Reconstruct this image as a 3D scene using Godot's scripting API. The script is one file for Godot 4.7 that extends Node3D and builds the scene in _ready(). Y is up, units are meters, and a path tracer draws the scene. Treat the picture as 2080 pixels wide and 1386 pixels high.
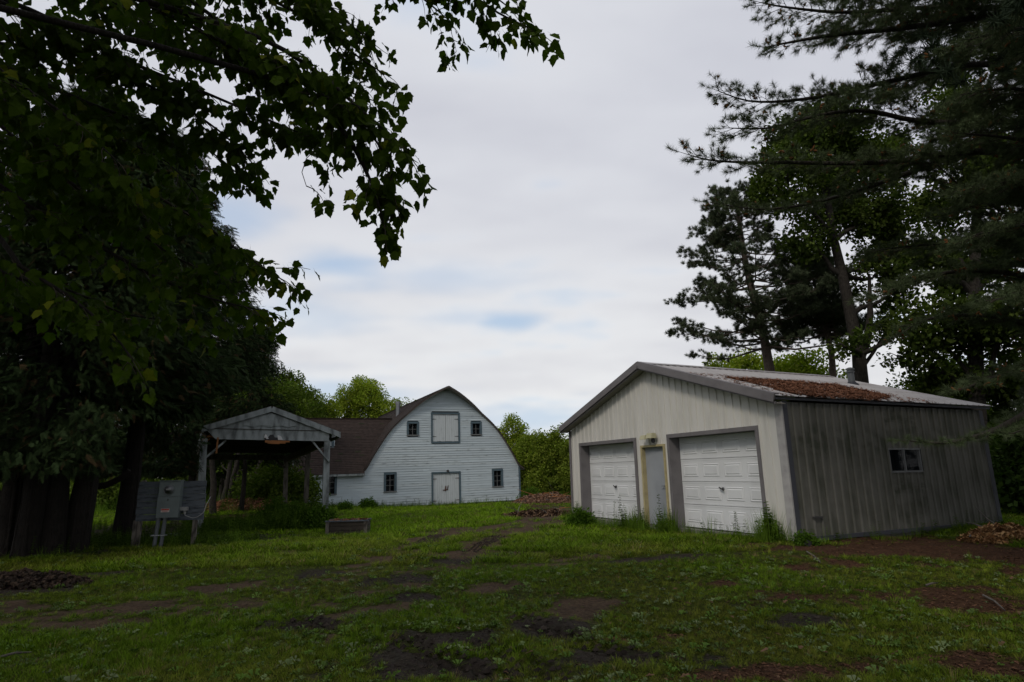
extends Node3D

const FOCAL := 1217.6      # lens, in pixels of the 2080 wide photograph
const PITCH := 0.217
const ROLL := -0.019
const EYE := 1.55

var rng := RandomNumberGenerator.new()
var used := {}
var mat := {}
var bump_noise := FastNoiseLite.new()
var patch_noise := FastNoiseLite.new()
var fine_noise := FastNoiseLite.new()
var land_grid := PackedFloat32Array()
var soil_patches: Array = []
var soil_rows := {}
var tracks: Array = []


class Shape:
	var v := PackedVector3Array()
	var n := PackedVector3Array()
	var c := PackedColorArray()
	var uv := PackedVector2Array()
	var ix := PackedInt32Array()
	var tint := Color.WHITE

	func tri(a: Vector3, b: Vector3, d: Vector3) -> void:      # counter-clockwise seen from the front
		var m := (b - a).cross(d - a).normalized()
		var k := v.size()
		v.append(a); v.append(b); v.append(d)
		for i in 3:
			n.append(m); c.append(tint); uv.append(Vector2.ZERO)
		ix.append(k); ix.append(k + 2); ix.append(k + 1)

	func quad(a: Vector3, b: Vector3, d: Vector3, e: Vector3, u0 := Vector2.ZERO, u1 := Vector2.ONE) -> void:
		var m := (b - a).cross(e - a)
		if m.length_squared() < 1e-14:
			m = (d - b).cross(e - b)
		m = m.normalized()
		var k := v.size()
		v.append(a); v.append(b); v.append(d); v.append(e)
		uv.append(u0); uv.append(Vector2(u1.x, u0.y)); uv.append(u1); uv.append(Vector2(u0.x, u1.y))
		for i in 4:
			n.append(m); c.append(tint)
		ix.append(k); ix.append(k + 2); ix.append(k + 1)
		ix.append(k); ix.append(k + 3); ix.append(k + 2)

	func hexa(p: Array) -> void:       # eight corners: bottom ring 0-3 (ccw from above), top ring 4-7
		quad(p[4], p[5], p[6], p[7])
		quad(p[3], p[2], p[1], p[0])
		for i in 4:
			var j := (i + 1) % 4
			quad(p[i], p[j], p[j + 4], p[i + 4])

	func box(lo: Vector3, hi: Vector3) -> void:
		hexa([Vector3(lo.x, lo.y, hi.z), Vector3(hi.x, lo.y, hi.z), Vector3(hi.x, lo.y, lo.z), Vector3(lo.x, lo.y, lo.z),
			Vector3(lo.x, hi.y, hi.z), Vector3(hi.x, hi.y, hi.z), Vector3(hi.x, hi.y, lo.z), Vector3(lo.x, hi.y, lo.z)])

	func bar(a: Vector3, b: Vector3, w: float, h: float, side := Vector3.UP, w2 := -1.0, h2 := -1.0) -> void:   # a squared timber from a to b
		var t := (b - a).normalized()
		var x := t.cross(side)
		if x.length() < 0.01:
			x = t.cross(Vector3.RIGHT)
		x = x.normalized()
		var y := x.cross(t).normalized()
		var wa := w / 2.0
		var ha := h / 2.0
		var wb := (w if w2 < 0.0 else w2) / 2.0
		var hb := (h if h2 < 0.0 else h2) / 2.0
		var p := []
		for e in [[a, wa, ha], [b, wb, hb]]:
			for s in [[-1, -1], [1, -1], [1, 1], [-1, 1]]:
				p.append(e[0] + x * (s[0] * e[1]) + y * (s[1] * e[2]))
		# ring a seen from b is ccw when x, y, t are right-handed; here x cross y = -t... keep faces outward
		if x.cross(y).dot(t) > 0.0:
			hexa(p)
		else:
			hexa([p[3], p[2], p[1], p[0], p[7], p[6], p[5], p[4]])

	func tube(pts: Array, radii: Array, sides := 6, cap := true) -> void:
		var base := v.size()
		var up := Vector3.UP
		var last: int = pts.size() - 1
		var run := 0.0
		var x := Vector3.ZERO
		for i in pts.size():
			var t: Vector3 = (pts[mini(i + 1, last)] - pts[maxi(i - 1, 0)]).normalized()
			if i == 0:
				x = t.cross(up)
				if x.length() < 0.05:
					x = t.cross(Vector3.RIGHT)
			else:
				run += pts[i].distance_to(pts[i - 1])
			x = (x - t * x.dot(t)).normalized()
			var y := t.cross(x)
			for k in sides + 1:
				var a := TAU * k / sides
				var d := x * cos(a) + y * sin(a)
				v.append(pts[i] + d * radii[i])
				n.append(d); c.append(tint)
				uv.append(Vector2(float(k) / sides, run))
		var w := sides + 1
		for i in last:
			for k in sides:
				var q := base + i * w + k
				ix.append(q); ix.append(q + w + 1); ix.append(q + 1)
				ix.append(q); ix.append(q + w); ix.append(q + w + 1)
		if cap:
			for e in [[0, -1.0], [last, 1.0]]:
				var m: Vector3 = (pts[last] - pts[last - 1]).normalized() if e[1] > 0 else (pts[0] - pts[1]).normalized()
				var o := v.size()
				for k in sides + 1:
					v.append(v[base + e[0] * w + k]); n.append(m); c.append(tint); uv.append(Vector2.ZERO)
				for k in range(1, sides - 1):
					if e[1] > 0:
						ix.append(o); ix.append(o + k + 1); ix.append(o + k)
					else:
						ix.append(o); ix.append(o + k); ix.append(o + k + 1)

	func lathe(at: Vector3, prof: Array, sides := 16) -> void:       # [radius, height] rings upwards
		var pts := []
		var rad := []
		for p in prof:
			pts.append(at + Vector3(0, p[1], 0)); rad.append(p[0])
		for i in prof.size() - 1:
			tube([pts[i], pts[i + 1] + Vector3(0, 0.0005, 0)], [rad[i], rad[i + 1]], sides, i == 0 or i == prof.size() - 2)

	func mesh(m: Material) -> ArrayMesh:
		var a := []
		a.resize(Mesh.ARRAY_MAX)
		a[Mesh.ARRAY_VERTEX] = v
		a[Mesh.ARRAY_NORMAL] = n
		a[Mesh.ARRAY_COLOR] = c
		a[Mesh.ARRAY_TEX_UV] = uv
		a[Mesh.ARRAY_INDEX] = ix
		var r := ArrayMesh.new()
		r.add_surface_from_arrays(Mesh.PRIMITIVE_TRIANGLES, a)
		r.surface_set_material(0, m)
		return r


class Scatter:
	var b := PackedFloat32Array()
	var count := 0

	func put(s: Basis, o: Vector3, col: Color) -> void:
		b.append_array(PackedFloat32Array([s.x.x, s.y.x, s.z.x, o.x, s.x.y, s.y.y, s.z.y, o.y, s.x.z, s.y.z, s.z.z, o.z, col.r, col.g, col.b, 1.0]))
		count += 1

	func node(m: Mesh) -> MultiMeshInstance3D:
		var mm := MultiMesh.new()
		mm.transform_format = MultiMesh.TRANSFORM_3D
		mm.use_colors = true
		mm.mesh = m
		mm.instance_count = count
		mm.buffer = b
		var o := MultiMeshInstance3D.new()
		o.multimesh = mm
		return o


# ---------------------------------------------------------------- names and nodes
func numbered(called: String, parent: Node) -> String:
	var key := "%d/%s" % [parent.get_instance_id(), called]
	var k: int = used.get(key, 0)
	used[key] = k + 1
	return called if k == 0 else "%s_%03d" % [called, k]


func own(o: Node, called: String, parent: Node) -> void:
	o.name = numbered(called, parent)
	parent.add_child(o, true)


func tag(o: Node, label: String, category: String, group := "") -> void:
	o.set_meta("label", label)
	o.set_meta("category", category)
	if group:
		o.set_meta("group", group)


func thing(called: String, label: String, category: String, where := Vector3.ZERO, group := "") -> Node3D:
	var o := Node3D.new()
	own(o, called, self)
	o.position = where
	tag(o, label, category, group)
	return o


func part(called: String, m: Mesh, parent: Node = self) -> MeshInstance3D:
	var o := MeshInstance3D.new()
	o.mesh = m
	own(o, called, parent)
	return o


func piece(called: String, s: Shape, m: Material, parent: Node = self) -> MeshInstance3D:
	return part(called, s.mesh(m), parent)


func mass(called: String, s: Scatter, m: Mesh, parent: Node = self) -> MultiMeshInstance3D:
	var o := s.node(m)
	own(o, called, parent)
	o.set_meta("kind", "stuff")
	return o


func boxed(lo: Vector3, hi: Vector3, m: Material, called: String, parent: Node) -> MeshInstance3D:
	var s := Shape.new()
	s.box(lo, hi)
	return piece(called, s, m, parent)


func copy_of(o: Node3D, called: String, label: String) -> Node3D:
	var r: Node3D = o.duplicate()
	own(r, called, self)
	r.set_meta("label", label)
	return r


# ---------------------------------------------------------------- the lens: where a thing seen at a pixel stands, so many metres ahead
func ray(px: float, py: float) -> Vector3:
	var x0 := (px - 1040.0) / FOCAL
	var y0 := (693.0 - py) / FOCAL
	var x := x0 * cos(ROLL) - y0 * sin(ROLL)
	var u := x0 * sin(ROLL) + y0 * cos(ROLL)
	return Vector3(x, u * cos(PITCH) + sin(PITCH), u * sin(PITCH) - cos(PITCH))


func at(px: float, py: float, d: float) -> Vector3:
	var r := ray(px, py)
	return r * (d / -r.z) + Vector3(0, EYE, 0)


func hit(px: float, py: float, on: Vector3, normal: Vector3) -> Vector3:
	var r := ray(px, py)
	var o := Vector3(0, EYE, 0)
	return o + r * ((on - o).dot(normal) / r.dot(normal))


func land(px: float, py: float) -> Vector3:
	var r := ray(px, py)
	r /= -r.z
	var p := Vector3(0, EYE, 0) + r * 3.5
	for i in 900:
		if p.y < base_height(p.x, p.z):
			break
		p += r * 0.06
	p.y = height(p.x, p.z)
	return p


# ---------------------------------------------------------------- chance
func rf(a := 0.0, b := 1.0) -> float:
	return rng.randf_range(a, b)


func any_way() -> Vector3:
	var z := rf(-1, 1)
	var a := rf(0, TAU)
	var r := sqrt(1.0 - z * z)
	return Vector3(r * cos(a), z, r * sin(a))


func along(y: Vector3, spin: float, size: float) -> Basis:       # a basis whose y axis runs along the given way
	y = y.normalized()
	var x := y.cross(Vector3.UP)
	if x.length_squared() < 0.002:
		x = Vector3.RIGHT
	x = x.normalized().rotated(y, spin)
	return Basis(x * size, y * size, x.cross(y) * size)


# ---------------------------------------------------------------- the lie of the land
const ANCHORS := [[0, 2, 0], [0, -4, 0], [-6, -5, 0.02], [6, -5, 0.05], [-8.2, -14.5, 0.04], [-9.4, -18.6, -0.03], [-6, -19.9, -0.05], [-10, -27, -0.14],
	[-4.2, -37.5, -0.28], [0.4, -39.6, -0.34], [-12.2, -34.2, -0.1], [5.3, -12, 0.16], [1.8, -19.5, 0.02], [11.5, -14.8, 0.15], [9.5, -11.5, 0.11], [1.5, -34, -0.05], [-14, -13, 0.0], [-1, -22, -0.1], [1, -14, 0.03]]




func make_land_grid() -> void:      # one value a metre, x -60..60, z -100..12
	var sx := 121
	land_grid.resize(sx * 113)
	for j in 113:
		for i in sx:
			var x := i - 60.0
			var z := j - 100.0
			var s := 1e-5
			var h := -0.12 * s
			for a in ANCHORS:
				var dx: float = x - a[0]
				var dz: float = z - a[1]
				var d := dx * dx + dz * dz + 1.5
				var w := 1.0 / (d * d)
				s += w
				h += w * a[2]
			land_grid[j * sx + i] = h / s


func base_height(x: float, z: float) -> float:
	var fx := clampf(x + 60.0, 0.0, 119.99)
	var fz := clampf(z + 100.0, 0.0, 111.99)
	var i := int(fx)
	var j := int(fz)
	fx -= i
	fz -= j
	var k := j * 121 + i
	return lerpf(lerpf(land_grid[k], land_grid[k + 1], fx), lerpf(land_grid[k + 121], land_grid[k + 122], fx), fz)


func height(x: float, z: float) -> float:
	var h := base_height(x, z)
	if z < 6.0 and z > -60.0:
		h += bump_noise.get_noise_2d(x, z) * 0.05
	if z > -14.0 and absf(x) < 14.0:
		h += fine_noise.get_noise_2d(x * 3.0, z * 3.0) * 0.018
		for t in tracks:
			var u: float = (x - t.a.x) * t.t.x + (z - t.a.z) * t.t.z
			if u < -0.2 or u > t.len + 0.2:
				continue
			var w: float = absf((x - t.a.x) * -t.t.z + (z - t.a.z) * t.t.x)
			if w < t.w:
				var e: float = clampf((t.w - w) / 0.08, 0.0, 1.0) * clampf(u / 0.3 + 0.3, 0.0, 1.0) * clampf((t.len - u) / 0.3 + 0.3, 0.0, 1.0)
				h += e * (-0.04 + 0.035 * clampf(sin(TAU * (u + w * 0.8) / 0.17) * 2.0, -1.0, 1.0))
			elif w < t.w + 0.12:
				h += 0.02 * (1.0 - (w - t.w) / 0.12)
	return h


func soil_at(x: float, z: float) -> Vector2:        # how bare (0 turf, 1 bare) and of which kind
	var best := 0.0
	var kind := 0.0
	for s in soil_rows.get(int(floor(z)), []):
		var dx: float = (x - s.x) / s.rx
		var dz: float = (z - s.z) / s.rz
		if absf(dx) > 1.7 or absf(dz) > 1.7:
			continue
		var d := 1.25 - sqrt(dx * dx + dz * dz)
		d = d * s.k + patch_noise.get_noise_2d(x * s.f * 1.4, z * s.f * 1.4) * 1.1 + fine_noise.get_noise_2d(x * 7.0, z * 7.0) * 0.55
		if d > best:
			best = d
			kind = s.kind
	var wear := patch_noise.get_noise_2d(x * 0.7 + 90.0, z * 0.7) * 1.1 + fine_noise.get_noise_2d(x * 2.0, z * 2.0) * 0.35 - 0.42
	if z > -16.0 and wear > best:
		best = wear
	return Vector2(clampf(best * 1.5, 0.0, 1.0), kind)


# ---------------------------------------------------------------- materials
func noise(freq: float, octaves := 4, seed_of := 1, kind := FastNoiseLite.TYPE_SIMPLEX_SMOOTH) -> FastNoiseLite:
	var f := FastNoiseLite.new()
	f.noise_type = kind
	f.frequency = freq
	f.seed = seed_of
	f.fractal_octaves = octaves
	return f


func lin(r: float, g: float, b: float) -> Color:       # a colour given as linear reflectance
	return Color(r, g, b).linear_to_srgb()


func ramp_tex(size: int, f: FastNoiseLite, stops: Array) -> ImageTexture:     # stops: [share of all pixels below, linear grey or colour]
	var src := f.get_seamless_image(size, size)
	var im := Image.create_empty(size, size, false, Image.FORMAT_RGB8)
	var g := Gradient.new()
	g.offsets = PackedFloat32Array(stops.map(func(s): return s[0]))
	g.colors = PackedColorArray(stops.map(func(s): return (s[1] if s[1] is Color else Color(s[1], s[1], s[1])).linear_to_srgb()))
	for y in size:
		for x in size:
			im.set_pixel(x, y, g.sample(src.get_pixel(x, y).r))
	return ImageTexture.create_from_image(im)


func bump_tex(size: int, f: FastNoiseLite, strength: float) -> ImageTexture:
	var im := f.get_seamless_image(size, size)
	im.convert(Image.FORMAT_RGB8)
	im.bump_map_to_normal_map(strength)
	return ImageTexture.create_from_image(im)


func plain(called: String, col: Color, rough := 0.8, tex: Texture2D = null, scale := Vector3.ONE, bump: Texture2D = null, amount := 1.0) -> StandardMaterial3D:
	var m := StandardMaterial3D.new()
	m.resource_name = called
	m.albedo_color = col
	m.roughness = rough
	m.metallic_specular = 0.35
	if tex:
		m.albedo_texture = tex
		m.uv1_triplanar = true
		m.uv1_scale = scale
	if bump:
		m.normal_enabled = true
		m.normal_texture = bump
		m.normal_scale = amount
		m.uv1_triplanar = true
		m.uv1_scale = scale
	mat[called] = m
	return m


func tinted(called: String, rough: float, back: Color = Color.BLACK) -> StandardMaterial3D:      # coloured by its vertices or by each copy
	var m := StandardMaterial3D.new()
	m.resource_name = called
	m.vertex_color_use_as_albedo = true
	m.roughness = rough
	m.metallic_specular = 0.15
	m.cull_mode = BaseMaterial3D.CULL_DISABLED
	if back != Color.BLACK:
		m.backlight_enabled = true
		m.backlight = back
	mat[called] = m
	return m


func make_materials() -> void:
	var mottled := ramp_tex(256, noise(0.015, 5, 4), [[0.15, 0.80], [0.5, 0.93], [0.8, 1.0]])
	var rough_bump := bump_tex(256, noise(0.06, 4, 5), 4.0)
	# weathered white paint: short grey scratches along the boards where the paint has worn off
	var worn := ramp_tex(512, noise(0.02, 6, 6), [[0.06, 0.55], [0.14, 0.80], [0.26, 0.95], [0.7, 1.0]])
	plain("white_siding", lin(0.47, 0.54, 0.58), 0.6, worn, Vector3(0.07, 0.45, 0.07))
	for k in 3:
		plain("white_siding_%d" % k, lin(0.47, 0.54, 0.58).darkened([0.02, 0.05, 0.0][k]), 0.6, worn, Vector3(0.07 + 0.02 * k, 0.45 + 0.1 * k, 0.07))
	var worse := ramp_tex(512, noise(0.022, 6, 7), [[0.08, 0.45], [0.20, 0.70], [0.34, 0.94], [0.7, 1.0]])
	for k in 2:
		plain("peeling_siding_%d" % k, lin(0.46, 0.52, 0.55), 0.7, worse, Vector3(0.10 + 0.03 * k, 0.6 + 0.15 * k, 0.1))
	plain("white_door_plank", lin(0.49, 0.53, 0.55), 0.6, worn, Vector3(0.7, 0.12, 0.7))
	plain("blue_trim", lin(0.085, 0.125, 0.150), 0.55, mottled, Vector3(0.8, 0.8, 0.8))
	plain("grey_sill", lin(0.15, 0.155, 0.155), 0.7, mottled)
	plain("soffit", lin(0.30, 0.285, 0.26), 0.8, mottled)
	plain("roof_edge", lin(0.075, 0.062, 0.055), 0.9, mottled)
	plain("shingle", lin(0.040, 0.027, 0.022), 0.9, ramp_tex(256, noise(0.03, 5, 8), [[0.15, 0.5], [0.5, 0.85], [0.8, 1.0]]), Vector3(0.5, 0.9, 0.5))
	mat["shingle"].vertex_color_use_as_albedo = true
	plain("concrete", lin(0.20, 0.19, 0.18), 0.9, mottled, Vector3.ONE, rough_bump, 0.6)
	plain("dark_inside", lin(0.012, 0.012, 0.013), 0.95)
	plain("iron", lin(0.05, 0.05, 0.05), 0.5)
	plain("rusty_iron", lin(0.10, 0.055, 0.04), 0.8)
	plain("galvanised", lin(0.26, 0.27, 0.285), 0.35)
	mat["galvanised"].metallic = 0.7
	# garage
	var streak := ramp_tex(256, noise(0.012, 5, 9), [[0.1, Color(0.86, 0.855, 0.84)], [0.45, Color(0.96, 0.96, 0.95)], [0.8, Color(1, 1, 1)]])
	plain("white_metal", lin(0.60, 0.59, 0.555), 0.45, streak, Vector3(0.9, 0.12, 0.9))
	plain("door_white", lin(0.68, 0.695, 0.71), 0.5, ramp_tex(256, noise(0.01, 5, 10), [[0.1, 0.9], [0.5, 0.98], [0.8, 1.0]]), Vector3(0.25, 0.25, 0.25))
	plain("grey_trim", lin(0.165, 0.155, 0.16), 0.5, mottled, Vector3(0.5, 0.5, 0.5))
	plain("dark_trim", lin(0.055, 0.058, 0.072), 0.5)
	plain("door_grey", lin(0.32, 0.34, 0.37), 0.5, mottled, Vector3(0.2, 0.2, 0.2))
	plain("cream_frame", lin(0.42, 0.36, 0.20), 0.6, mottled)
	plain("roof_metal", lin(0.40, 0.385, 0.38), 0.38, ramp_tex(256, noise(0.014, 5, 12), [[0.12, Color(0.6, 0.56, 0.54)], [0.4, Color(0.92, 0.91, 0.9)], [0.8, Color(1, 1, 1)]]), Vector3(0.35, 0.35, 0.35))
	mat["roof_metal"].metallic = 0.25
	plain("window_frame", lin(0.15, 0.155, 0.16), 0.45)
	plain("corner_grey", lin(0.40, 0.39, 0.385), 0.45, mottled)
	plain("lamp_body", lin(0.42, 0.40, 0.26), 0.5)
	plain("black_plastic", lin(0.02, 0.02, 0.022), 0.4)
	# carport and meter board
	var stain := ramp_tex(512, noise(0.012, 6, 14), [[0.10, 0.2], [0.28, 0.42], [0.48, 0.8], [0.75, 1.0]])
	plain("old_paint", lin(0.30, 0.33, 0.335), 0.85, stain, Vector3(0.6, 0.2, 0.6))
	plain("old_timber", lin(0.13, 0.115, 0.10), 0.9, stain, Vector3(1.2, 0.35, 1.2))
	plain("dark_timber", lin(0.05, 0.042, 0.034), 0.95, mottled)
	var plank_grain := ramp_tex(512, noise(0.014, 6, 15), [[0.12, 0.4], [0.4, 0.85], [0.8, 1.0]])
	plain("grey_plank", lin(0.080, 0.092, 0.108), 0.85, plank_grain, Vector3(0.35, 2.0, 0.35))
	plain("meter_grey", lin(0.125, 0.15, 0.152), 0.5, mottled, Vector3(0.4, 0.4, 0.4))
	plain("conduit_grey", lin(0.10, 0.11, 0.118), 0.5)
	plain("label_red", lin(0.35, 0.05, 0.04), 0.6)
	plain("label_white", lin(0.45, 0.43, 0.4), 0.6)
	plain("pale_plastic", lin(0.22, 0.22, 0.22), 0.5)
	plain("rotten_wood", lin(0.30, 0.13, 0.05), 0.9, mottled)
	plain("bird_white", lin(0.55, 0.55, 0.55), 0.9)
	var glass := plain("glass", Color(0.3, 0.34, 0.38, 0.06), 0.04)
	glass.transparency = BaseMaterial3D.TRANSPARENCY_ALPHA
	glass.metallic_specular = 0.2
	# bark and leaves
	var bark_bump := bump_tex(256, noise(0.05, 4, 16), 6.0)
	var bark_tone := ramp_tex(256, noise(0.03, 5, 17), [[0.15, 0.45], [0.5, 0.85], [0.8, 1.0]])
	plain("bark", lin(0.036, 0.031, 0.026), 0.95, bark_tone, Vector3(2.5, 0.5, 2.5), bark_bump, 1.2)
	plain("cedar_bark", lin(0.016, 0.013, 0.011), 0.95, bark_tone, Vector3(4.0, 0.35, 4.0), bark_bump, 1.5)
	plain("pine_bark", lin(0.11, 0.085, 0.07), 0.95, bark_tone, Vector3(2.5, 0.7, 2.5), bark_bump, 1.2)
	plain("twig", lin(0.045, 0.036, 0.028), 0.95)
	tinted("leaf", 0.7, Color(0.75, 0.85, 0.2))
	tinted("needle", 0.8, Color(0.25, 0.3, 0.15))
	tinted("grass", 0.85, Color(0.5, 0.6, 0.2))
	tinted("litter", 0.95)
	tinted("earth", 0.97)
	mat["earth"].albedo_texture = ramp_tex(512, noise(0.03, 6, 21), [[0.12, 0.45], [0.45, 0.8], [0.8, 1.0]])
	mat["earth"].normal_enabled = true
	mat["earth"].normal_texture = bump_tex(512, noise(0.06, 5, 22), 6.0)
	mat["earth"].normal_scale = 1.3
	mat["earth"].uv1_triplanar = true
	mat["earth"].uv1_world_triplanar = true
	mat["earth"].uv1_scale = Vector3(0.9, 0.9, 0.9)
	mat["earth"].cull_mode = BaseMaterial3D.CULL_BACK


func algae_shade_wall_texture(w_m: float, h_m: float) -> ImageTexture:     # dirt, algae and painted tree shade on the long garage wall, as wide as the wall
	var w := 768
	var h := 300
	var im := Image.create_empty(w, h, false, Image.FORMAT_RGB8)
	var big := noise(0.9, 4, 31)
	var run := noise(1.0, 4, 32)
	var small := noise(7.0, 3, 33)
	for y in h:
		for x in w:
			var u := w_m * x / w
			var t := h_m * y / h          # metres below the eave
			var down := run.get_noise_2d(u * 6.0, t * 0.5) * 0.5 + 0.5
			var blot := big.get_noise_2d(u * 1.3, t * 0.9) * 0.5 + 0.5
			var k := smoothstep(0.30, 0.85, blot * 0.75 + down * 0.25)
			k += 0.55 * smoothstep(0.55, 0.9, 1.0 - absf(t - 0.75) / 0.9) * smoothstep(0.35, 0.7, big.get_noise_2d(u * 2.0 + 40.0, t * 3.0) * 0.5 + 0.55)
			k = clampf(k + small.get_noise_2d(u, t * 0.5) * 0.15, 0.0, 1.0)
			var c := Color(0.128, 0.126, 0.112).lerp(Color(0.054, 0.058, 0.043), k)  # base tone lowered to hold pine shade as well as dirt
			if fposmod(u - 0.10, 0.2286) > 0.184:      # light caught on the rib tops, painted as a paler tone
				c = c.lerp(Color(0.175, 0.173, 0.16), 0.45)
			im.set_pixel(x, y, c.linear_to_srgb())
	return ImageTexture.create_from_image(im)


# ---------------------------------------------------------------- sky: thin bright cloud with a few openings of pale blue
func make_sky() -> ImageTexture:
	var w := 1024
	var h := 512
	var im := Image.create_empty(w, h, false, Image.FORMAT_RGBF)
	var veil := noise(1.1, 6, 41)
	var streaks := noise(3.4, 6, 42)
	var gaps := [[ray(1030, 652), 0.065, 0.020, 0.72], [ray(700, 545), 0.09, 0.032, 0.7], [ray(480, 440), 0.07, 0.035, 0.5], [ray(950, 645), 0.10, 0.018, 0.35], [ray(1080, 855), 0.16, 0.03, 0.55],
		[ray(640, 800), 0.16, 0.03, 0.5], [ray(900, 560), 0.16, 0.025, 0.35], [ray(620, 640), 0.12, 0.03, 0.4]]
	for g in gaps:
		g[0] = g[0].normalized()
	for y in h:
		var el := PI * (0.5 - (y + 0.5) / h)
		var ce := cos(el)
		var se := sin(el)
		for x in w:
			var az := TAU * (x + 0.5) / w
			var d := Vector3(sin(az) * ce, se, -cos(az) * ce)
			var k := maxf(0.12, se + 0.15)
			var q := Vector3(d.x / k, 0.0, d.z / k)       # cloud sheet overhead, foreshortened towards the horizon
			var a := veil.get_noise_3d(q.x * 0.55, q.z * 0.8, 3.0)
			var s := streaks.get_noise_3d(q.x * 0.5, q.z * 1.1, 9.0)
			var open := smoothstep(0.12, 0.6, a + s * 0.6 - 0.10) * 0.42
			for g in gaps:
				var c: Vector3 = g[0]
				var dot := d.dot(c)
				if dot < 0.9:
					continue
				var side := Vector3(c.z, 0, -c.x).normalized()
				var rise := c.cross(side)
				var gx: float = d.dot(side) / g[1]
				var gy: float = d.dot(rise) / g[2]
				open = maxf(open, g[3] * smoothstep(1.5, 0.05, sqrt(gx * gx + gy * gy) + s * 0.9 + a * 0.4))
			var low := 1.0 - smoothstep(0.0, 0.5, se)
			var cloud := Color(0.555, 0.568, 0.615).lerp(Color(0.675, 0.68, 0.69), low)
			var shade := 1.0 + a * 0.20 + s * 0.09
			cloud = Color(cloud.r * shade, cloud.g * shade, cloud.b * (1.0 + (shade - 1.0) * 0.8))
			var blue := Color(0.27, 0.40, 0.60).lerp(Color(0.36, 0.51, 0.67), low)
			var c2 := cloud.lerp(blue, clampf(open, 0.0, 1.0))
			im.set_pixel(x, y, c2)
	return ImageTexture.create_from_image(im)


# ---------------------------------------------------------------- the barn
const BARN_PROFILE := [[0.0, 7.28], [0.8, 6.88], [1.6, 6.35], [2.3, 5.76], [3.15, 5.0], [3.8, 4.22], [4.5, 3.12], [4.9, 2.42], [5.3, 2.1]]


func barn_curve(k: float) -> Vector2:       # 0 ridge .. 1 eave, rounded
	var t := clampf(k, 0.0, 1.0) * 8.0
	var i := mini(int(t), 7)
	var f := t - i
	var p := []
	for j in [i - 1, i, i + 1, i + 2]:
		var q: Array = BARN_PROFILE[clampi(absi(j), 0, 8)]
		p.append(Vector2(q[0], q[1]) if j >= 0 else Vector2(-0.8, 7.68))
	return p[1].cubic_interpolate(p[2], p[0], p[3], f)


func barn_half_width(h: float) -> float:
	if h <= 2.42:
		return 5.0
	for i in 100:
		var p := barn_curve(i / 100.0)
		if p.y <= h:
			return minf(5.0, p.x)
	return 5.0


func barn_overhang(x: float) -> float:
	return 0.14 + 0.62 * maxf(0.0, 1.0 - absf(x) / 2.5)


func window_into(b: Node3D, x0: float, x1: float, y0: float, y1: float, cols: int, rows: int, z: float, broken := -1, turn := Basis.IDENTITY) -> void:
	var f := 0.125
	var w := Node3D.new()
	own(w, "window", b)
	w.position = Vector3((x0 + x1) / 2, y0, z)
	w.basis = turn
	var hw := (x1 - x0) / 2
	var hh := y1 - y0
	var s := Shape.new()
	s.box(Vector3(-hw, hh - f, -0.1), Vector3(hw, hh, 0.065))
	s.box(Vector3(-hw, 0.07, -0.1), Vector3(-hw + f, hh - f - 0.002, 0.06))
	s.box(Vector3(hw - f, 0.07, -0.1), Vector3(hw, hh - f - 0.002, 0.06))
	piece("frame", s, mat.blue_trim, w)
	boxed(Vector3(-hw - 0.01, 0, -0.1), Vector3(hw + 0.01, 0.068, 0.085), mat.grey_sill, "sill", w)
	var gx0 := -hw + f
	var gy0 := 0.072
	var gw := (hw - f) * 2
	var gh := hh - f - gy0
	var bars := Shape.new()
	for i in range(1, cols):
		var x := gx0 + gw * i / cols
		bars.box(Vector3(x - 0.013, gy0, -0.05), Vector3(x + 0.013, gy0 + gh, -0.025))
	for j in range(1, rows):
		var y := gy0 + gh * j / rows
		bars.box(Vector3(gx0, y - 0.013, -0.052), Vector3(gx0 + gw, y + 0.013, -0.027))
	piece("muntin", bars, mat.grey_sill, w)
	var k := 0
	for j in rows:
		for i in cols:
			if k != broken:
				var pn := Shape.new()
				pn.quad(Vector3(gx0 + gw * i / cols, gy0 + gh * j / rows, -0.04), Vector3(gx0 + gw * (i + 1) / cols, gy0 + gh * j / rows, -0.04), Vector3(gx0 + gw * (i + 1) / cols, gy0 + gh * (j + 1) / rows, -0.04), Vector3(gx0 + gw * i / cols, gy0 + gh * (j + 1) / rows, -0.04))
				piece("pane", pn, mat.glass, w)
			k += 1
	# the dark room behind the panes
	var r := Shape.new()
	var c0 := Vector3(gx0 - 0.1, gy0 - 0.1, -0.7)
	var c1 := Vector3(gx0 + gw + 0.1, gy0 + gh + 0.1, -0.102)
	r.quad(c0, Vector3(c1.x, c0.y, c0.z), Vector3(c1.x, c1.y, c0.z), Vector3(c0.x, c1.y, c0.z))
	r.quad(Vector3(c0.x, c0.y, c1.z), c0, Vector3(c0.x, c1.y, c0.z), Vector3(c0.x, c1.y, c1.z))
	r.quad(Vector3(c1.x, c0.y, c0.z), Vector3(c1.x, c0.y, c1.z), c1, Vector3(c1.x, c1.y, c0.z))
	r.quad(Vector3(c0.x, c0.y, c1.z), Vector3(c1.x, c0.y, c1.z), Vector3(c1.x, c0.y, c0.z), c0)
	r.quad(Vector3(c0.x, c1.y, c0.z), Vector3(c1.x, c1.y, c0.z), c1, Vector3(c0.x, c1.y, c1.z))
	piece("dark_room", r, mat.dark_inside, w)


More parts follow.
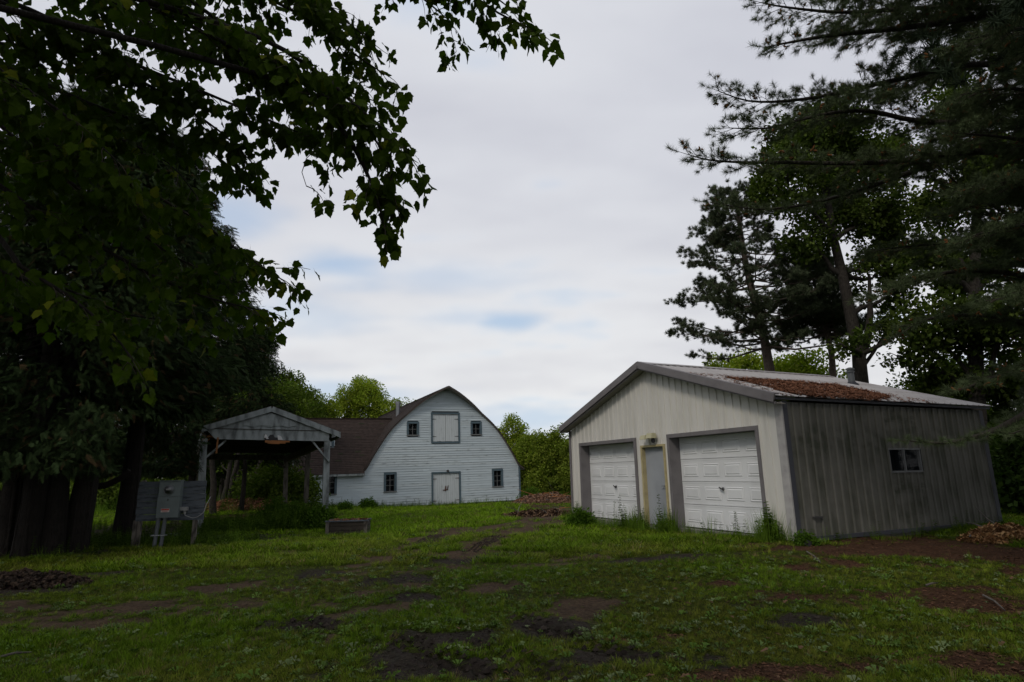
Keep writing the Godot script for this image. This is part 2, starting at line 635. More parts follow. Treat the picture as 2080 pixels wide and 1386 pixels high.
func plank_doors(b: Node3D, x0: float, x1: float, y0: float, y1: float, hinge: Material, sill: bool) -> void:
	var f := 0.1
	var s := Shape.new()
	s.box(Vector3(x0, y1 - f, -0.06), Vector3(x1, y1, 0.07))
	s.box(Vector3(x0, y0, -0.06), Vector3(x0 + f, y1 - f - 0.002, 0.066))
	s.box(Vector3(x1 - f, y0, -0.06), Vector3(x1, y1 - f - 0.002, 0.066))
	if sill:
		s.box(Vector3(x0 + f + 0.002, y0, -0.06), Vector3(x1 - f - 0.002, y0 + f, 0.07))
	piece("door_frame", s, mat.blue_trim, b)
	var lo := y0 + (f if sill else -0.02)
	for side in 2:
		var d := Node3D.new()
		own(d, "door", b)
		var a := x0 + f + 0.004 if side == 0 else (x0 + x1) / 2 + 0.006
		var e := (x0 + x1) / 2 - 0.006 if side == 0 else x1 - f - 0.004
		var n := 6
		for i in n:
			var p := a + (e - a) * i / n
			boxed(Vector3(p + 0.003, lo + 0.01 + rf(0, 0.02), -0.035), Vector3(p + (e - a) / n - 0.003, y1 - f - 0.012, rf(-0.006, 0.004)), mat.white_door_plank, "plank", d)
		boxed(Vector3(a, lo + 0.03, -0.06), Vector3(e, y1 - f - 0.02, -0.037), mat.dark_inside, "backing", d)
		for hy in [lo + 0.32, y1 - f - 0.32]:
			var hx := a if side == 0 else e
			var way := 1.0 if side == 0 else -1.0
			var g := Shape.new()
			g.bar(Vector3(hx - way * 0.04, hy, 0.012), Vector3(hx + way * 0.24, hy, 0.012), 0.05, 0.012, Vector3.BACK, 0.02, 0.012)
			piece("hinge", g, hinge, d)


func siding(b: Node3D, x_lo: float, x_hi: float, y_lo: float, y_hi: float, holes: Array, gable: bool) -> void:
	var pitch := 0.145
	var rows := int(ceil((y_hi - y_lo) / pitch))
	for r in rows:
		var y0 := y_lo + r * pitch
		var y1 := y0 + pitch + 0.02
		var l0 := x_lo
		var r0 := x_hi
		var l1 := x_lo
		var r1 := x_hi
		if gable:
			var w0 := barn_half_width(y0 + 0.06)
			var w1 := barn_half_width(y1 + 0.06)
			if y0 + 0.06 > 2.42:
				l0 = maxf(l0, -w0)
			if y1 + 0.06 > 2.42:
				l1 = maxf(l1, -w1)
			r0 = minf(r0, w0)
			r1 = minf(r1, w1)
			if w1 < 0.12:
				break
		var spans := [[l0, r0, l1, r1]]
		for q in holes:
			if y0 + pitch * 0.6 > q[2] and y0 + pitch * 0.4 < q[3]:
				var next := []
				for s in spans:
					var ea: float = q[0] + 0.05
					var eb: float = q[1] - 0.05
					if eb <= s[0] or ea >= s[1]:
						next.append(s)
						continue
					if ea > s[0]:
						next.append([s[0], ea, s[2], ea])
					if eb < s[1]:
						next.append([eb, s[1], eb, s[3]])
				spans = next
		for s in spans:
			# long runs are made of two or three boards
			var cuts := [0.0]
			var run: float = s[1] - s[0]
			if run > 5.0:
				cuts.append(rf(0.35, 0.65))
			cuts.append(1.0)
			for i in cuts.size() - 1:
				var gap := 0.002
				var a0: float = lerpf(s[0], s[1], cuts[i]) + (gap if i > 0 else 0.0)
				var a1: float = lerpf(s[2], s[3], cuts[i]) + (gap if i > 0 else 0.0)
				var e0: float = lerpf(s[0], s[1], cuts[i + 1])
				var e1: float = lerpf(s[2], s[3], cuts[i + 1])
				var m := Shape.new()
				var o := 0.037 + rf(-0.005, 0.004)
				m.hexa([Vector3(a0, y0, o), Vector3(e0, y0, o), Vector3(e0, y0, -0.02), Vector3(a0, y0, -0.02),
					Vector3(a1, y1, 0.004), Vector3(e1, y1, 0.004), Vector3(e1, y1, -0.02), Vector3(a1, y1, -0.02)])
				piece("siding_board", m, mat["peeling_siding_%d" % (rng.randi() % 2)] if y0 < 0.5 or y0 > 2.3 and y0 < 3.5 and rng.randf() < 0.75 or rng.randf() < 0.1 else mat["white_siding_%d" % (rng.randi() % 3)], b)


func shingle_course(s: Shape, a: Vector3, b: Vector3, up: Vector3, normal: Vector3) -> void:     # one row from a to b along the eave; up leads to the next row
	var run := a.distance_to(b)
	var t := (b - a) / run
	var x := -rf(0, 0.3)
	while x < run:
		var w := rf(0.22, 0.4)
		var k := rf(0.78, 1.1)
		var moss := 1.0 if rng.randf() < 0.03 else 0.0
		s.tint = Color(k * lerpf(1.0, 0.7, moss), k * lerpf(1.0, 1.1, moss), k * lerpf(1.0, 0.6, moss))
		var p0 := a + t * clampf(x, 0, run)
		var p1 := a + t * clampf(x + w - 0.008, 0, run)
		var o := normal * rf(0.014, 0.022)
		s.quad(p0 + o, p1 + o, p1 + up + normal * 0.004, p0 + up + normal * 0.004)
		s.quad(p0, p1, p1 + o, p0 + o)
		x += w
	s.tint = Color.WHITE


func build_barn() -> void:
	var b := thing("barn", "white clapboard barn with curved brown shingle roof, loft doors and lower side wing", "barn", Vector3(-4.216, -0.31, -38.0))
	b.basis = Basis(Vector3.UP, 0.423) * Basis(Vector3.BACK, 0.017)
	var depth := 16.0
	var holes := [[-0.94, 0.94, -0.2, 2.03], [-0.945, 0.945, 3.764, 5.682], [-2.483, -1.717, 4.238, 5.111], [1.673, 2.432, 4.238, 5.111],
		[-3.855, -3.092, 0.946, 2.095], [3.06, 3.817, 0.946, 2.095], [-7.305, -6.545, 0.946, 2.095]]
	siding(b, -8.6, 5.0, 0.09, 2.13, holes, true)
	siding(b, -5.0, 5.0, 0.09 + 0.145 * 14.07, 7.1, holes, true)
	plank_doors(b, -0.94, 0.94, 0.0, 2.03, mat.rusty_iron, false)
	plank_doors(b, -0.945, 0.945, 3.764, 5.682, mat.iron, true)
	var latch := Shape.new()
	latch.bar(Vector3(-0.22, 0.92, 0.02), Vector3(0.12, 0.95, 0.02), 0.05, 0.02, Vector3.BACK)
	latch.bar(Vector3(-0.06, 0.86, 0.03), Vector3(-0.03, 1.18, 0.03), 0.06, 0.02, Vector3.BACK)
	latch.bar(Vector3(0.05, 0.95, 0.03), Vector3(0.13, 1.2, 0.03), 0.035, 0.02, Vector3.BACK)
	piece("latch", latch, mat.rusty_iron, b)
	var knob := Shape.new()
	knob.lathe(Vector3(0.1, 1.98, 0.09), [[0.03, 0], [0.08, 0.04], [0.08, 0.1], [0.03, 0.16]], 10)
	piece("pulley", knob, mat.iron, b)
	window_into(b, -2.483, -1.717, 4.238, 5.111, 2, 2, 0.0)
	window_into(b, 1.673, 2.432, 4.238, 5.111, 2, 2, 0.0)
	window_into(b, -3.855, -3.092, 0.946, 2.095, 2, 3, 0.0, 1)
	window_into(b, 3.06, 3.817, 0.946, 2.095, 2, 3, 0.0)
	window_into(b, -7.305, -6.545, 0.946, 2.095, 2, 3, 0.0)
	boxed(Vector3(4.93, 0.09, -0.05), Vector3(5.04, 2.28, 0.05), mat.blue_trim, "corner_board", b)
	boxed(Vector3(-8.66, 0.09, -0.05), Vector3(-8.55, 2.05, 0.05), mat.blue_trim, "corner_board", b)
	boxed(Vector3(-8.56, -0.9, -7.2), Vector3(4.96, 0.09, -0.03), mat.concrete, "foundation", b)
	# the other walls
	var w := Shape.new()
	w.quad(Vector3(5, 0.0, -0.03), Vector3(5, 0.0, -depth), Vector3(5, 2.36, -depth), Vector3(5, 2.36, -0.03))
	piece("wall", w, mat.white_siding, b)
	w = Shape.new()
	w.quad(Vector3(-5, -0.3, -depth), Vector3(-5, -0.3, -0.03), Vector3(-5, 2.36, -0.03), Vector3(-5, 2.36, -depth))
	piece("wall", w, mat.white_siding, b)
	w = Shape.new()
	for i in 40:
		var p := barn_curve(i / 40.0)
		var q := barn_curve((i + 1) / 40.0)
		for sgn in [1.0, -1.0]:
			var a := Vector3(p.x * sgn, p.y - 0.06, -depth)
			var c := Vector3(q.x * sgn, q.y - 0.06, -depth)
			var a0 := Vector3(p.x * sgn, -0.3, -depth)
			var c0 := Vector3(q.x * sgn, -0.3, -depth)
			if sgn > 0:
				w.quad(c0, a0, a, c)
			else:
				w.quad(a0, c0, c, a)
	piece("wall", w, mat.white_siding, b)
	# roof: deck, soffit, rake boards, shingle courses
	var deck := Shape.new()
	var soffit := Shape.new()
	var rake := Shape.new()
	var n := 40
	for i in n:
		var p := barn_curve(float(i) / n)
		var q := barn_curve(float(i + 1) / n)
		for sgn in [1.0, -1.0]:
			var zp := barn_overhang(p.x)
			var zq := barn_overhang(q.x)
			var a := Vector3(p.x * sgn, p.y, zp)
			var c := Vector3(q.x * sgn, q.y, zq)
			var ab := Vector3(p.x * sgn, p.y, -depth - 0.2)
			var cb := Vector3(q.x * sgn, q.y, -depth - 0.2)
			var d := Vector3(0, -0.11, 0)
			if sgn > 0:
				deck.quad(a, c, cb, ab)
				soffit.quad(ab + d, cb + d, c + d, a + d)
				rake.quad(a + d * 1.0 + Vector3(0, 0, 0.02), c + d * 1.0 + Vector3(0, 0, 0.02), c + Vector3(0, 0.0, 0.02), a + Vector3(0, 0, 0.02))
				rake.quad(c + d * 1.0 + Vector3(0, 0, 0.02), a + d * 1.0 + Vector3(0, 0, 0.02), a + d * 1.0 - Vector3(0, 0, 0.02), c + d * 1.0 - Vector3(0, 0, 0.02))
			else:
				deck.quad(c, a, ab, cb)
				soffit.quad(cb + d, ab + d, a + d, c + d)
				rake.quad(c + d * 1.0 + Vector3(0, 0, 0.02), a + d * 1.0 + Vector3(0, 0, 0.02), a + Vector3(0, 0, 0.02), c + Vector3(0, 0, 0.02))
				rake.quad(a + d * 1.0 + Vector3(0, 0, 0.02), c + d * 1.0 + Vector3(0, 0, 0.02), c + d * 1.0 - Vector3(0, 0, 0.02), a + d * 1.0 - Vector3(0, 0, 0.02))
	piece("roof", deck, mat.shingle, b)
	piece("soffit", soffit, mat.soffit, b)
	piece("rake_board", rake, mat.roof_edge, b)
	var sh := Shape.new()
	var len_all := 8.9
	var rows := 56
	for i in range(rows, 0, -1):
		var q := barn_curve(float(i) / rows)
		var p := barn_curve(float(i - 1) / rows)
		for sgn in [1.0, -1.0]:
			var lowp := Vector3(q.x * sgn, q.y, 0)
			var upv := Vector3((p.x - q.x) * sgn, p.y - q.y, 0)
			var nor := Vector3(upv.y * sgn, -upv.x * sgn, 0).normalized()
			if nor.y < 0:
				nor = -nor
			var front := Vector3(0, 0, barn_overhang(q.x) + 0.05)
			var back := Vector3(0, 0, -depth - 0.25)
			if sgn > 0:
				shingle_course(sh, lowp + front, lowp + back, upv, nor)
			else:
				shingle_course(sh, lowp + back, lowp + front, upv, nor)
	# wing roof
	var eave := Vector3(0, 2.10, 0.30)
	var ridge := Vector3(0, 5.60, -3.6)
	var rear := Vector3(0, 2.10, -7.5)
	var x0 := -8.9
	var x1 := -1.6
	var up := (ridge - eave) / 34.0
	var nf := Vector3(1, 0, 0).cross(up).normalized()
	for i in 34:
		shingle_course(sh, Vector3(x0, 0, 0) + eave + up * i, Vector3(-5.03 if (eave + up * i).z > -0.06 else minf(x1, -barn_half_width(maxf(2.45, (eave + up * i).y)) + 0.25), 0, 0) + eave + up * i, up, nf)
	var shn := piece("shingling", sh, mat.shingle, b)
	shn.set_meta("kind", "stuff")
	var wr := Shape.new()
	var reach := func(p: Vector3): return -5.02 if p.z > -0.06 else minf(-1.6, -barn_half_width(maxf(2.45, p.y)) + 0.3)
	for i in 34:
		for half in 2:
			var a: Vector3 = eave + up * i if half == 0 else Vector3(0, (eave + up * i).y, 2.0 * ridge.z - (eave + up * i).z)
			var c: Vector3 = eave + up * (i + 1) if half == 0 else Vector3(0, (eave + up * (i + 1)).y, 2.0 * ridge.z - (eave + up * (i + 1)).z)
			var xa: float = reach.call(a)
			var xc: float = reach.call(c)
			for drop in [-0.002, -0.1]:
				var o := Vector3(0, drop, 0)
				var q := [a + o + Vector3(x0, 0, 0), a + o + Vector3(xa, 0, 0), c + o + Vector3(xc, 0, 0), c + o + Vector3(x0, 0, 0)]
				if (half == 0) == (drop > -0.05):
					wr.quad(q[0], q[1], q[2], q[3])
				else:
					wr.quad(q[3], q[2], q[1], q[0])
	piece("wing_roof", wr, mat.shingle, b)
	var cap := Shape.new()
	cap.bar(ridge + Vector3(x0, 0.02, 0), ridge + Vector3(-2.6, 0.02, 0), 0.2, 0.04)
	piece("ridge_cap", cap, mat.shingle, b)
	boxed(Vector3(x0, 1.97, 0.26), Vector3(-5.05, 2.085, 0.30), mat.old_paint, "eave_board", b)
	boxed(Vector3(x0, 1.99, -0.02), Vector3(-5.0, 2.02, 0.258), mat.soffit, "wing_soffit", b)
	var g := Shape.new()
	for e in [[eave, ridge], [rear, ridge]]:
		g.bar(e[0] + Vector3(x0 - 0.02, -0.07, 0), e[1] + Vector3(x0 - 0.02, -0.07, 0), 0.04, 0.16)
	piece("rake_board", g, mat.old_paint, b)
	# end wall of the wing, board by board
	for i in 24:
		var y0 := 0.09 + i * 0.145
		var y1 := y0 + 0.16
		var f0 := clampf((5.5 - y0) / 3.45, 0, 1) * 3.6
		var s := Shape.new()
		var za := minf(-0.04, -3.6 + f0)
		var zb := maxf(-7.2, -3.6 - f0)
		s.hexa([Vector3(-8.63, y0, zb), Vector3(-8.63, y0, za), Vector3(-8.59, y0, za), Vector3(-8.59, y0, zb), Vector3(-8.605, y1, zb), Vector3(-8.605, y1, za), Vector3(-8.59, y1, za), Vector3(-8.59, y1, zb)])
		piece("siding_board", s, mat.white_siding, b)
	var rw := Shape.new()
	rw.quad(Vector3(-4.9, -0.3, -7.2), Vector3(-8.6, -0.3, -7.2), Vector3(-8.6, 2.3, -7.2), Vector3(-4.9, 2.3, -7.2))
	piece("wall", rw, mat.white_siding, b)
	# small dormer on the wing roof
	var dz := -1.55
	var dy := 2.10 + (0.30 - dz) / 3.9 * 3.5
	var dm := Shape.new()
	dm.box(Vector3(-7.38, dy - 0.5, dz - 1.0), Vector3(-6.5, dy + 0.75, dz))
	piece("dormer_wall", dm, mat.white_siding, b)
	var dr := Shape.new()
	dr.hexa([Vector3(-7.5, dy + 0.74, dz + 0.16), Vector3(-6.38, dy + 0.74, dz + 0.16), Vector3(-6.38, dy + 1.05, dz - 1.3), Vector3(-7.5, dy + 1.05, dz - 1.3),
		Vector3(-7.5, dy + 0.80, dz + 0.16), Vector3(-6.38, dy + 0.80, dz + 0.16), Vector3(-6.38, dy + 1.11, dz - 1.3), Vector3(-7.5, dy + 1.11, dz - 1.3)])
	piece("dormer_roof", dr, mat.shingle, b)
	window_into(b, -7.32, -6.56, dy - 0.12, dy + 0.74, 2, 2, dz + 0.05)
	# stove pipe through the main roof
	var ch := barn_curve(0.36)
	var sp := Shape.new()
	sp.lathe(Vector3(-ch.x, ch.y - 0.3, -3.4), [[0.14, 0], [0.14, 1.0], [0.19, 1.02], [0.19, 1.12], [0.12, 1.2]], 14)
	piece("stove_pipe", sp, mat.galvanised, b)


# ---------------------------------------------------------------- the metal garage
const GW := 8.344
const GD := 6.811
const G_PEAK := 4.149
const G_MID := -4.172
const G_SLOPE := 0.323


func garage_roof(x: float) -> float:
	return G_PEAK - G_SLOPE * absf(x - G_MID)


func clad(parent: Node, a: Vector3, t: Vector3, out: Vector3, w: float, y0: float, ya: float, yb: float, m: Material, rib: bool, u0 := 0.0, u1 := 1.0) -> void:   # one strip of ribbed sheet
	var s := Shape.new()
	var up := Vector3.UP
	var e := a + t * w
	var flat := w - (0.044 if rib else 0.0)
	var f := a + t * flat
	var yf := lerpf(ya, yb, flat / w)
	var uf := lerpf(u0, u1, flat / w)
	var pan := f - t * (0.018 if rib else 0.0)
	s.quad(a + up * y0, pan + up * y0, pan + up * lerpf(ya, yb, (pan - a).dot(t) / w), a + up * ya, Vector2(u0, 1), Vector2(uf, 0))
	if rib:
		var gr := f - t * 0.018          # groove added beside the rib to stand in for its shadow line
		var dark := f - t * 0.009 - out * 0.035
		var hg := lerpf(ya, yb, (gr - a).dot(t) / w)
		s.quad(gr + up * y0, dark + up * y0, dark + up * hg, gr + up * hg, Vector2(uf, 1), Vector2(uf, 0))
		s.quad(dark + up * y0, f + up * y0, f + up * yf, dark + up * hg, Vector2(uf, 1), Vector2(uf, 0))
		var p := [f, f + t * 0.008 + out * 0.028, f + t * 0.034 + out * 0.028, e]
		for i in 3:
			var h0 := lerpf(ya, yb, (p[i] - a).dot(t) / w)
			var h1 := lerpf(ya, yb, (p[i + 1] - a).dot(t) / w)
			s.quad(p[i] + up * y0, p[i + 1] + up * y0, p[i + 1] + up * h1, p[i] + up * h0, Vector2(uf, 1), Vector2(u1, 0))
	piece("cladding_panel", s, m, parent)


func sectional_door(b: Node3D, x0: float, x1: float, y0: float, y1: float, z: float) -> void:
	var d := Node3D.new()
	own(d, "garage_door", b)
	d.position = Vector3(x0, y0, z)
	var w := x1 - x0
	var h := (y1 - y0) / 4.0
	for r in 4:
		var s := Shape.new()
		var lo := r * h + 0.004
		var hi := (r + 1) * h - 0.004
		s.box(Vector3(0, lo, -0.04), Vector3(w, hi, 0.0))
		s.bar(Vector3(0, lo + 0.018, 0.001), Vector3(w, lo + 0.018, 0.001), 0.03, 0.008, Vector3.BACK)
		s.bar(Vector3(0, hi - 0.02, 0.001), Vector3(w, hi - 0.02, 0.001), 0.03, 0.006, Vector3.BACK)
		piece("door_section", s, mat.door_white, d)
		for c in 4:
			var px0 := w * (c + 0.5) / 4.0 - w * 0.096
			var px1 := w * (c + 0.5) / 4.0 + w * 0.096
			var p0 := lo + 0.115
			var p1 := hi - 0.105
			var q := Shape.new()
			var g := 0.022
			# moulded panel: a groove sunk round a raised field
			var ring := [[px0, p0, 0.002], [px0 + g, p0 + g, 0.013], [px0 + g * 1.9, p0 + g * 1.9, 0.003], [px0 + g * 2.9, p0 + g * 2.9, 0.015]]
			for i in 3:
				var A: Array = ring[i]
				var B: Array = ring[i + 1]
				var ox := px0 + px1
				var oy := p0 + p1
				var a := [Vector3(A[0], A[1], A[2]), Vector3(ox - A[0], A[1], A[2]), Vector3(ox - A[0], oy - A[1], A[2]), Vector3(A[0], oy - A[1], A[2])]
				var e := [Vector3(B[0], B[1], B[2]), Vector3(ox - B[0], B[1], B[2]), Vector3(ox - B[0], oy - B[1], B[2]), Vector3(B[0], oy - B[1], B[2])]
				for k in 4:
					q.quad(a[k], a[(k + 1) % 4], e[(k + 1) % 4], e[k])
				if i == 2:
					q.quad(e[0], e[1], e[2], e[3])
			piece("raised_panel", q, mat.door_white, d)
	var hd := Shape.new()
	hd.lathe(Vector3(0, 0, 0), [[0.035, -0.006], [0.035, 0.006]], 12)
	var k := piece("handle", hd, mat.galvanised, d)
	k.position = Vector3(w * 0.5, h * 1.72, 0.012)
	k.basis = Basis(Vector3.RIGHT, PI / 2)
	var hb := Shape.new()
	hb.bar(Vector3(-0.07, 0.03, 0.05), Vector3(0.06, -0.035, 0.05), 0.024, 0.02, Vector3.BACK)
	hb.bar(Vector3(0, 0, 0.0), Vector3(0, 0, 0.05), 0.02, 0.02)
	var kb := piece("handle", hb, mat.iron, d)
	kb.position = Vector3(w * 0.5, h * 1.72, 0.012)
	# rubber seal at the foot
	boxed(Vector3(0, -0.03, -0.035), Vector3(w, 0.002, -0.005), mat.black_plastic, "bottom_seal", d)


func opening_trim(b: Node3D, x0: float, x1: float, y1: float, deep: float, m: Material, w := 0.09) -> void:
	var s := Shape.new()
	s.box(Vector3(x0, y1 - w, -deep), Vector3(x1, y1, 0.044))
	piece("door_head", s, m, b)
	for x in [x0, x1 - w]:
		boxed(Vector3(x, -0.05, -deep), Vector3(x + w, y1 - w - 0.002, 0.041), m, "door_jamb", b)


func garage_to_world(b: Node3D, p: Vector3) -> Vector3:
	return b.transform * p


func build_garage() -> void:
	var b := thing("garage", "white ribbed metal garage with two panelled overhead doors and low grey gable roof", "garage", Vector3(5.341, 0.185, -11.972))
	b.basis = Basis(Vector3.UP, -1.134)
	var gaps := [[-3.533, -0.61, 2.237], [-4.628, -3.651, 2.014], [-7.753, -4.83, 2.237]]
	# front wall, strip by strip between the ribs
	var marks := []
	var k := 0
	while k * 0.2286 < GW:
		marks.append([-GW + k * 0.2286, true])
		k += 1
	marks.append([0.0, false])
	for g in gaps:
		marks.append([g[0] + 0.03, false])
		marks.append([g[1] - 0.03, false])
	marks.append([G_MID, false])
	marks.sort_custom(func(p, q): return p[0] < q[0])
	for i in marks.size() - 1:
		var xa: float = marks[i][0]
		var xb: float = marks[i + 1][0]
		if xb - xa < 0.012:
			continue
		var y0 := 0.0
		for g in gaps:
			if xa > g[0] and xb < g[1]:
				y0 = g[2] - 0.04
		clad(b, Vector3(xa, 0, 0), Vector3.RIGHT, Vector3.BACK, xb - xa, y0, garage_roof(xa) - 0.16, garage_roof(xb) - 0.16, mat.white_metal, marks[i + 1][1] and xb - xa > 0.06)
	# long side wall, algae and tree shade in its colour
	var algae_shade := StandardMaterial3D.new()
	algae_shade.resource_name = "algae_shade_metal"
	algae_shade.albedo_texture = algae_shade_wall_texture(GD, 2.6)
	algae_shade.roughness = 0.55
	algae_shade.metallic_specular = 0.3
	k = 0
	var z := -0.10
	var win := [-3.054, -4.14, 1.219, 1.743]
	while z > -GD + 0.05:
		var e := maxf(z - 0.2286, -GD + 0.02)
		var u0 := -z / GD
		var u1 := -e / GD
		var hole: bool = z < win[0] + 0.1 and e > win[1] - 0.1
		if hole:
			var s0 := b.get_child_count()
			clad(b, Vector3(0, 0, z), Vector3.FORWARD, Vector3.RIGHT, z - e, 0.05, 1.235, 1.235, algae_shade, true, u0, u1)
			clad(b, Vector3(0, 0, z), Vector3.FORWARD, Vector3.RIGHT, z - e, 1.73, 2.66, 2.66, algae_shade, true, u0, u1)
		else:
			clad(b, Vector3(0, 0, z), Vector3.FORWARD, Vector3.RIGHT, z - e, 0.05, 2.66, 2.66, algae_shade, true, u0, u1)
		z = e
	# the two walls out of sight, floor slab and a black box standing in for darkness behind the window
	var s := Shape.new()
	s.quad(Vector3(-GW, 0, -GD), Vector3(-GW, 0, 0), Vector3(-GW, 2.66, 0), Vector3(-GW, 2.66, -GD))
	piece("wall", s, mat.white_metal, b)
	s = Shape.new()
	s.quad(Vector3(0, 0, -GD), Vector3(-GW, 0, -GD), Vector3(-GW, 2.66, -GD), Vector3(0, 2.66, -GD))
	s.tri(Vector3(0, 2.66, -GD), Vector3(-GW, 2.66, -GD), Vector3(G_MID, garage_roof(G_MID) - 0.15, -GD))
	piece("wall", s, mat.white_metal, b)
	s = Shape.new()
	s.box(Vector3(-GW + 0.05, -0.55, -GD + 0.05), Vector3(-0.05, 0.0, -0.02))
	piece("foundation", s, mat.concrete, b)
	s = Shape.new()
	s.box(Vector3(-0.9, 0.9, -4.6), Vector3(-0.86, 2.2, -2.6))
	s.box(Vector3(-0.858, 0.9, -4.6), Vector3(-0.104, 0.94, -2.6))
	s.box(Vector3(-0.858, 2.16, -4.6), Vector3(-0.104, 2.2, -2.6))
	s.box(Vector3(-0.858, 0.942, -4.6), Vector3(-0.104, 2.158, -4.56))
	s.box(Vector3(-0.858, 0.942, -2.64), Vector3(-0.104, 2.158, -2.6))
	piece("window_dark_box", s, mat.dark_inside, b)
	# corner trims
	boxed(Vector3(-0.145, 0.0, 0.0), Vector3(0.034, garage_roof(0) - 0.14, 0.036), mat.corner_grey, "corner_trim", b)
	boxed(Vector3(0.0, 0.0, -0.13), Vector3(0.032, 2.68, -0.002), mat.dark_trim, "corner_trim", b)
	boxed(Vector3(-GW - 0.03, 0.0, -0.1), Vector3(-GW + 0.07, 2.66, 0.03), mat.grey_trim, "corner_trim", b)
	boxed(Vector3(-0.01, 0.0, -GD - 0.03), Vector3(0.032, 2.66, -GD + 0.12), mat.dark_trim, "corner_trim", b)
	boxed(Vector3(0.0, -0.02, -GD), Vector3(0.035, 0.06, -0.132), mat.dark_trim, "base_trim", b)
	# doors
	opening_trim(b, -3.533, -0.61, 2.237, 0.30, mat.grey_trim)
	opening_trim(b, -7.753, -4.83, 2.237, 0.30, mat.grey_trim)
	sectional_door(b, -3.44, -0.70, 0.02, 2.145, -0.28)
	sectional_door(b, -7.66, -4.92, 0.02, 2.145, -0.28)
	opening_trim(b, -4.628, -3.651, 2.014, 0.13, mat.cream_frame, 0.055)
	boxed(Vector3(-4.57, 0.02, -0.12), Vector3(-3.71, 1.955, -0.075), mat.door_grey, "door", b)
	var kn := Shape.new()
	kn.bar(Vector3(-3.80, 0.98, -0.07), Vector3(-3.80, 0.98, -0.015), 0.04, 0.04)
	kn.bar(Vector3(-3.79, 0.98, -0.012), Vector3(-3.92, 0.98, -0.012), 0.022, 0.02)
	piece("door_handle", kn, mat.galvanised, b)
	# window in the side wall
	var w := Node3D.new()
	own(w, "window", b)
	w.position = Vector3(0.0, 1.219, -3.597)
	w.basis = Basis(Vector3.UP, PI / 2)
	s = Shape.new()
	s.box(Vector3(-0.55, 0.0, -0.03), Vector3(0.55, 0.04, 0.03))
	s.box(Vector3(-0.55, 0.49, -0.03), Vector3(0.55, 0.525, 0.03))
	s.box(Vector3(-0.55, 0.042, -0.03), Vector3(-0.512, 0.488, 0.026))
	s.box(Vector3(0.512, 0.042, -0.03), Vector3(0.55, 0.488, 0.026))
	piece("frame", s, mat.window_frame, w)
	boxed(Vector3(-0.016, 0.042, -0.028), Vector3(0.016, 0.488, 0.014), mat.window_frame, "mullion", w)
	for e in [[-0.512, -0.016, 0.004], [0.016, 0.512, 0.008]]:
		s = Shape.new()
		s.quad(Vector3(e[0], 0.04, e[2]), Vector3(e[1], 0.04, e[2]), Vector3(e[1], 0.49, e[2]), Vector3(e[0], 0.49, e[2]))
		piece("pane", s, mat.glass, w)
	# roof sheets
	var ze := 0.284
	var zr := -GD - 0.27
	var along_z := 0.2286
	for side in [1.0, -1.0]:
		var ex := (0.122 if side > 0 else -GW - 0.122)
		var pe := Vector3(ex, garage_roof(ex), 0)
		var pr := Vector3(G_MID, G_PEAK, 0)
		var q := ze
		while q > zr + 0.02:
			var nx := maxf(q - along_z, zr)
			var sh := Shape.new()
			var nor := Vector3(G_SLOPE * side, 1, 0).normalized()
			var prof := [[q, 0.0], [nx + 0.034, 0.0], [nx + 0.026, 0.02], [nx + 0.009, 0.02], [nx, 0.0]]
			for i in 4:
				var za: float = prof[i][0]
				var zb: float = prof[i + 1][0]
				var oa: Vector3 = nor * prof[i][1]
				var ob: Vector3 = nor * prof[i + 1][1]
				var A := pe + Vector3(0, 0, za) + oa
				var B := pe + Vector3(0, 0, zb) + ob
				var C := pr + Vector3(0, 0, zb) + ob
				var D := pr + Vector3(0, 0, za) + oa
				if side > 0:
					sh.quad(A, B, C, D)
					sh.quad(B - nor * 0.012, A - nor * 0.012, D - nor * 0.012, C - nor * 0.012)
				else:
					sh.quad(B, A, D, C)
					sh.quad(A - nor * 0.012, B - nor * 0.012, C - nor * 0.012, D - nor * 0.012)
			piece("roof_panel", sh, mat.roof_metal, b)
			q = nx
		# rake flashing over the front edge, fascia and soffit below it
		var f := Shape.new()
		var o := Vector3(0, 0.03, 0)
		f.bar(pe + Vector3(0, -0.05, ze + 0.02), pr + Vector3(-0.002 * side, -0.05, ze + 0.02), 0.035, 0.17)
		piece("fascia", f, mat.grey_trim, b)
		f = Shape.new()
		f.bar(pe + Vector3(0, 0.035, ze - 0.05), pr + Vector3(-0.002 * side, 0.035, ze - 0.05), 0.14, 0.02)
		piece("rake_flashing", f, mat.grey_trim, b)
		f = Shape.new()
		f.bar(pe + Vector3(0, -0.150, ze - 0.015), pr + Vector3(-0.002 * side, -0.150, ze - 0.015), 0.025, 0.05)
		piece("fascia_lip", f, mat.grey_trim, b)
		f = Shape.new()
		f.bar(pe + Vector3(0, -0.155, ze * 0.5 - 0.01), pr + Vector3(0, -0.155, ze * 0.5 - 0.01), ze - 0.04, 0.012)
		piece("soffit", f, mat.soffit, b)
		f = Shape.new()
		f.bar(Vector3(ex - side * 0.05, pe.y - 0.045, ze), Vector3(ex - side * 0.05, pe.y - 0.045, zr), 0.025, 0.05)
		piece("eave_trim", f, mat.dark_trim, b)
	var rc := Shape.new()
	for side in [1.0, -1.0]:
		rc.hexa([Vector3(G_MID, G_PEAK + 0.032, ze), Vector3(G_MID + side * 0.2, G_PEAK + 0.028 - 0.065, ze), Vector3(G_MID + side * 0.2, G_PEAK + 0.028 - 0.065, zr), Vector3(G_MID, G_PEAK + 0.032, zr),
			Vector3(G_MID, G_PEAK + 0.042, ze), Vector3(G_MID + side * 0.2, G_PEAK + 0.036 - 0.065, ze), Vector3(G_MID + side * 0.2, G_PEAK + 0.036 - 0.065, zr), Vector3(G_MID, G_PEAK + 0.042, zr)])
	piece("ridge_cap", rc, mat.roof_metal, b)
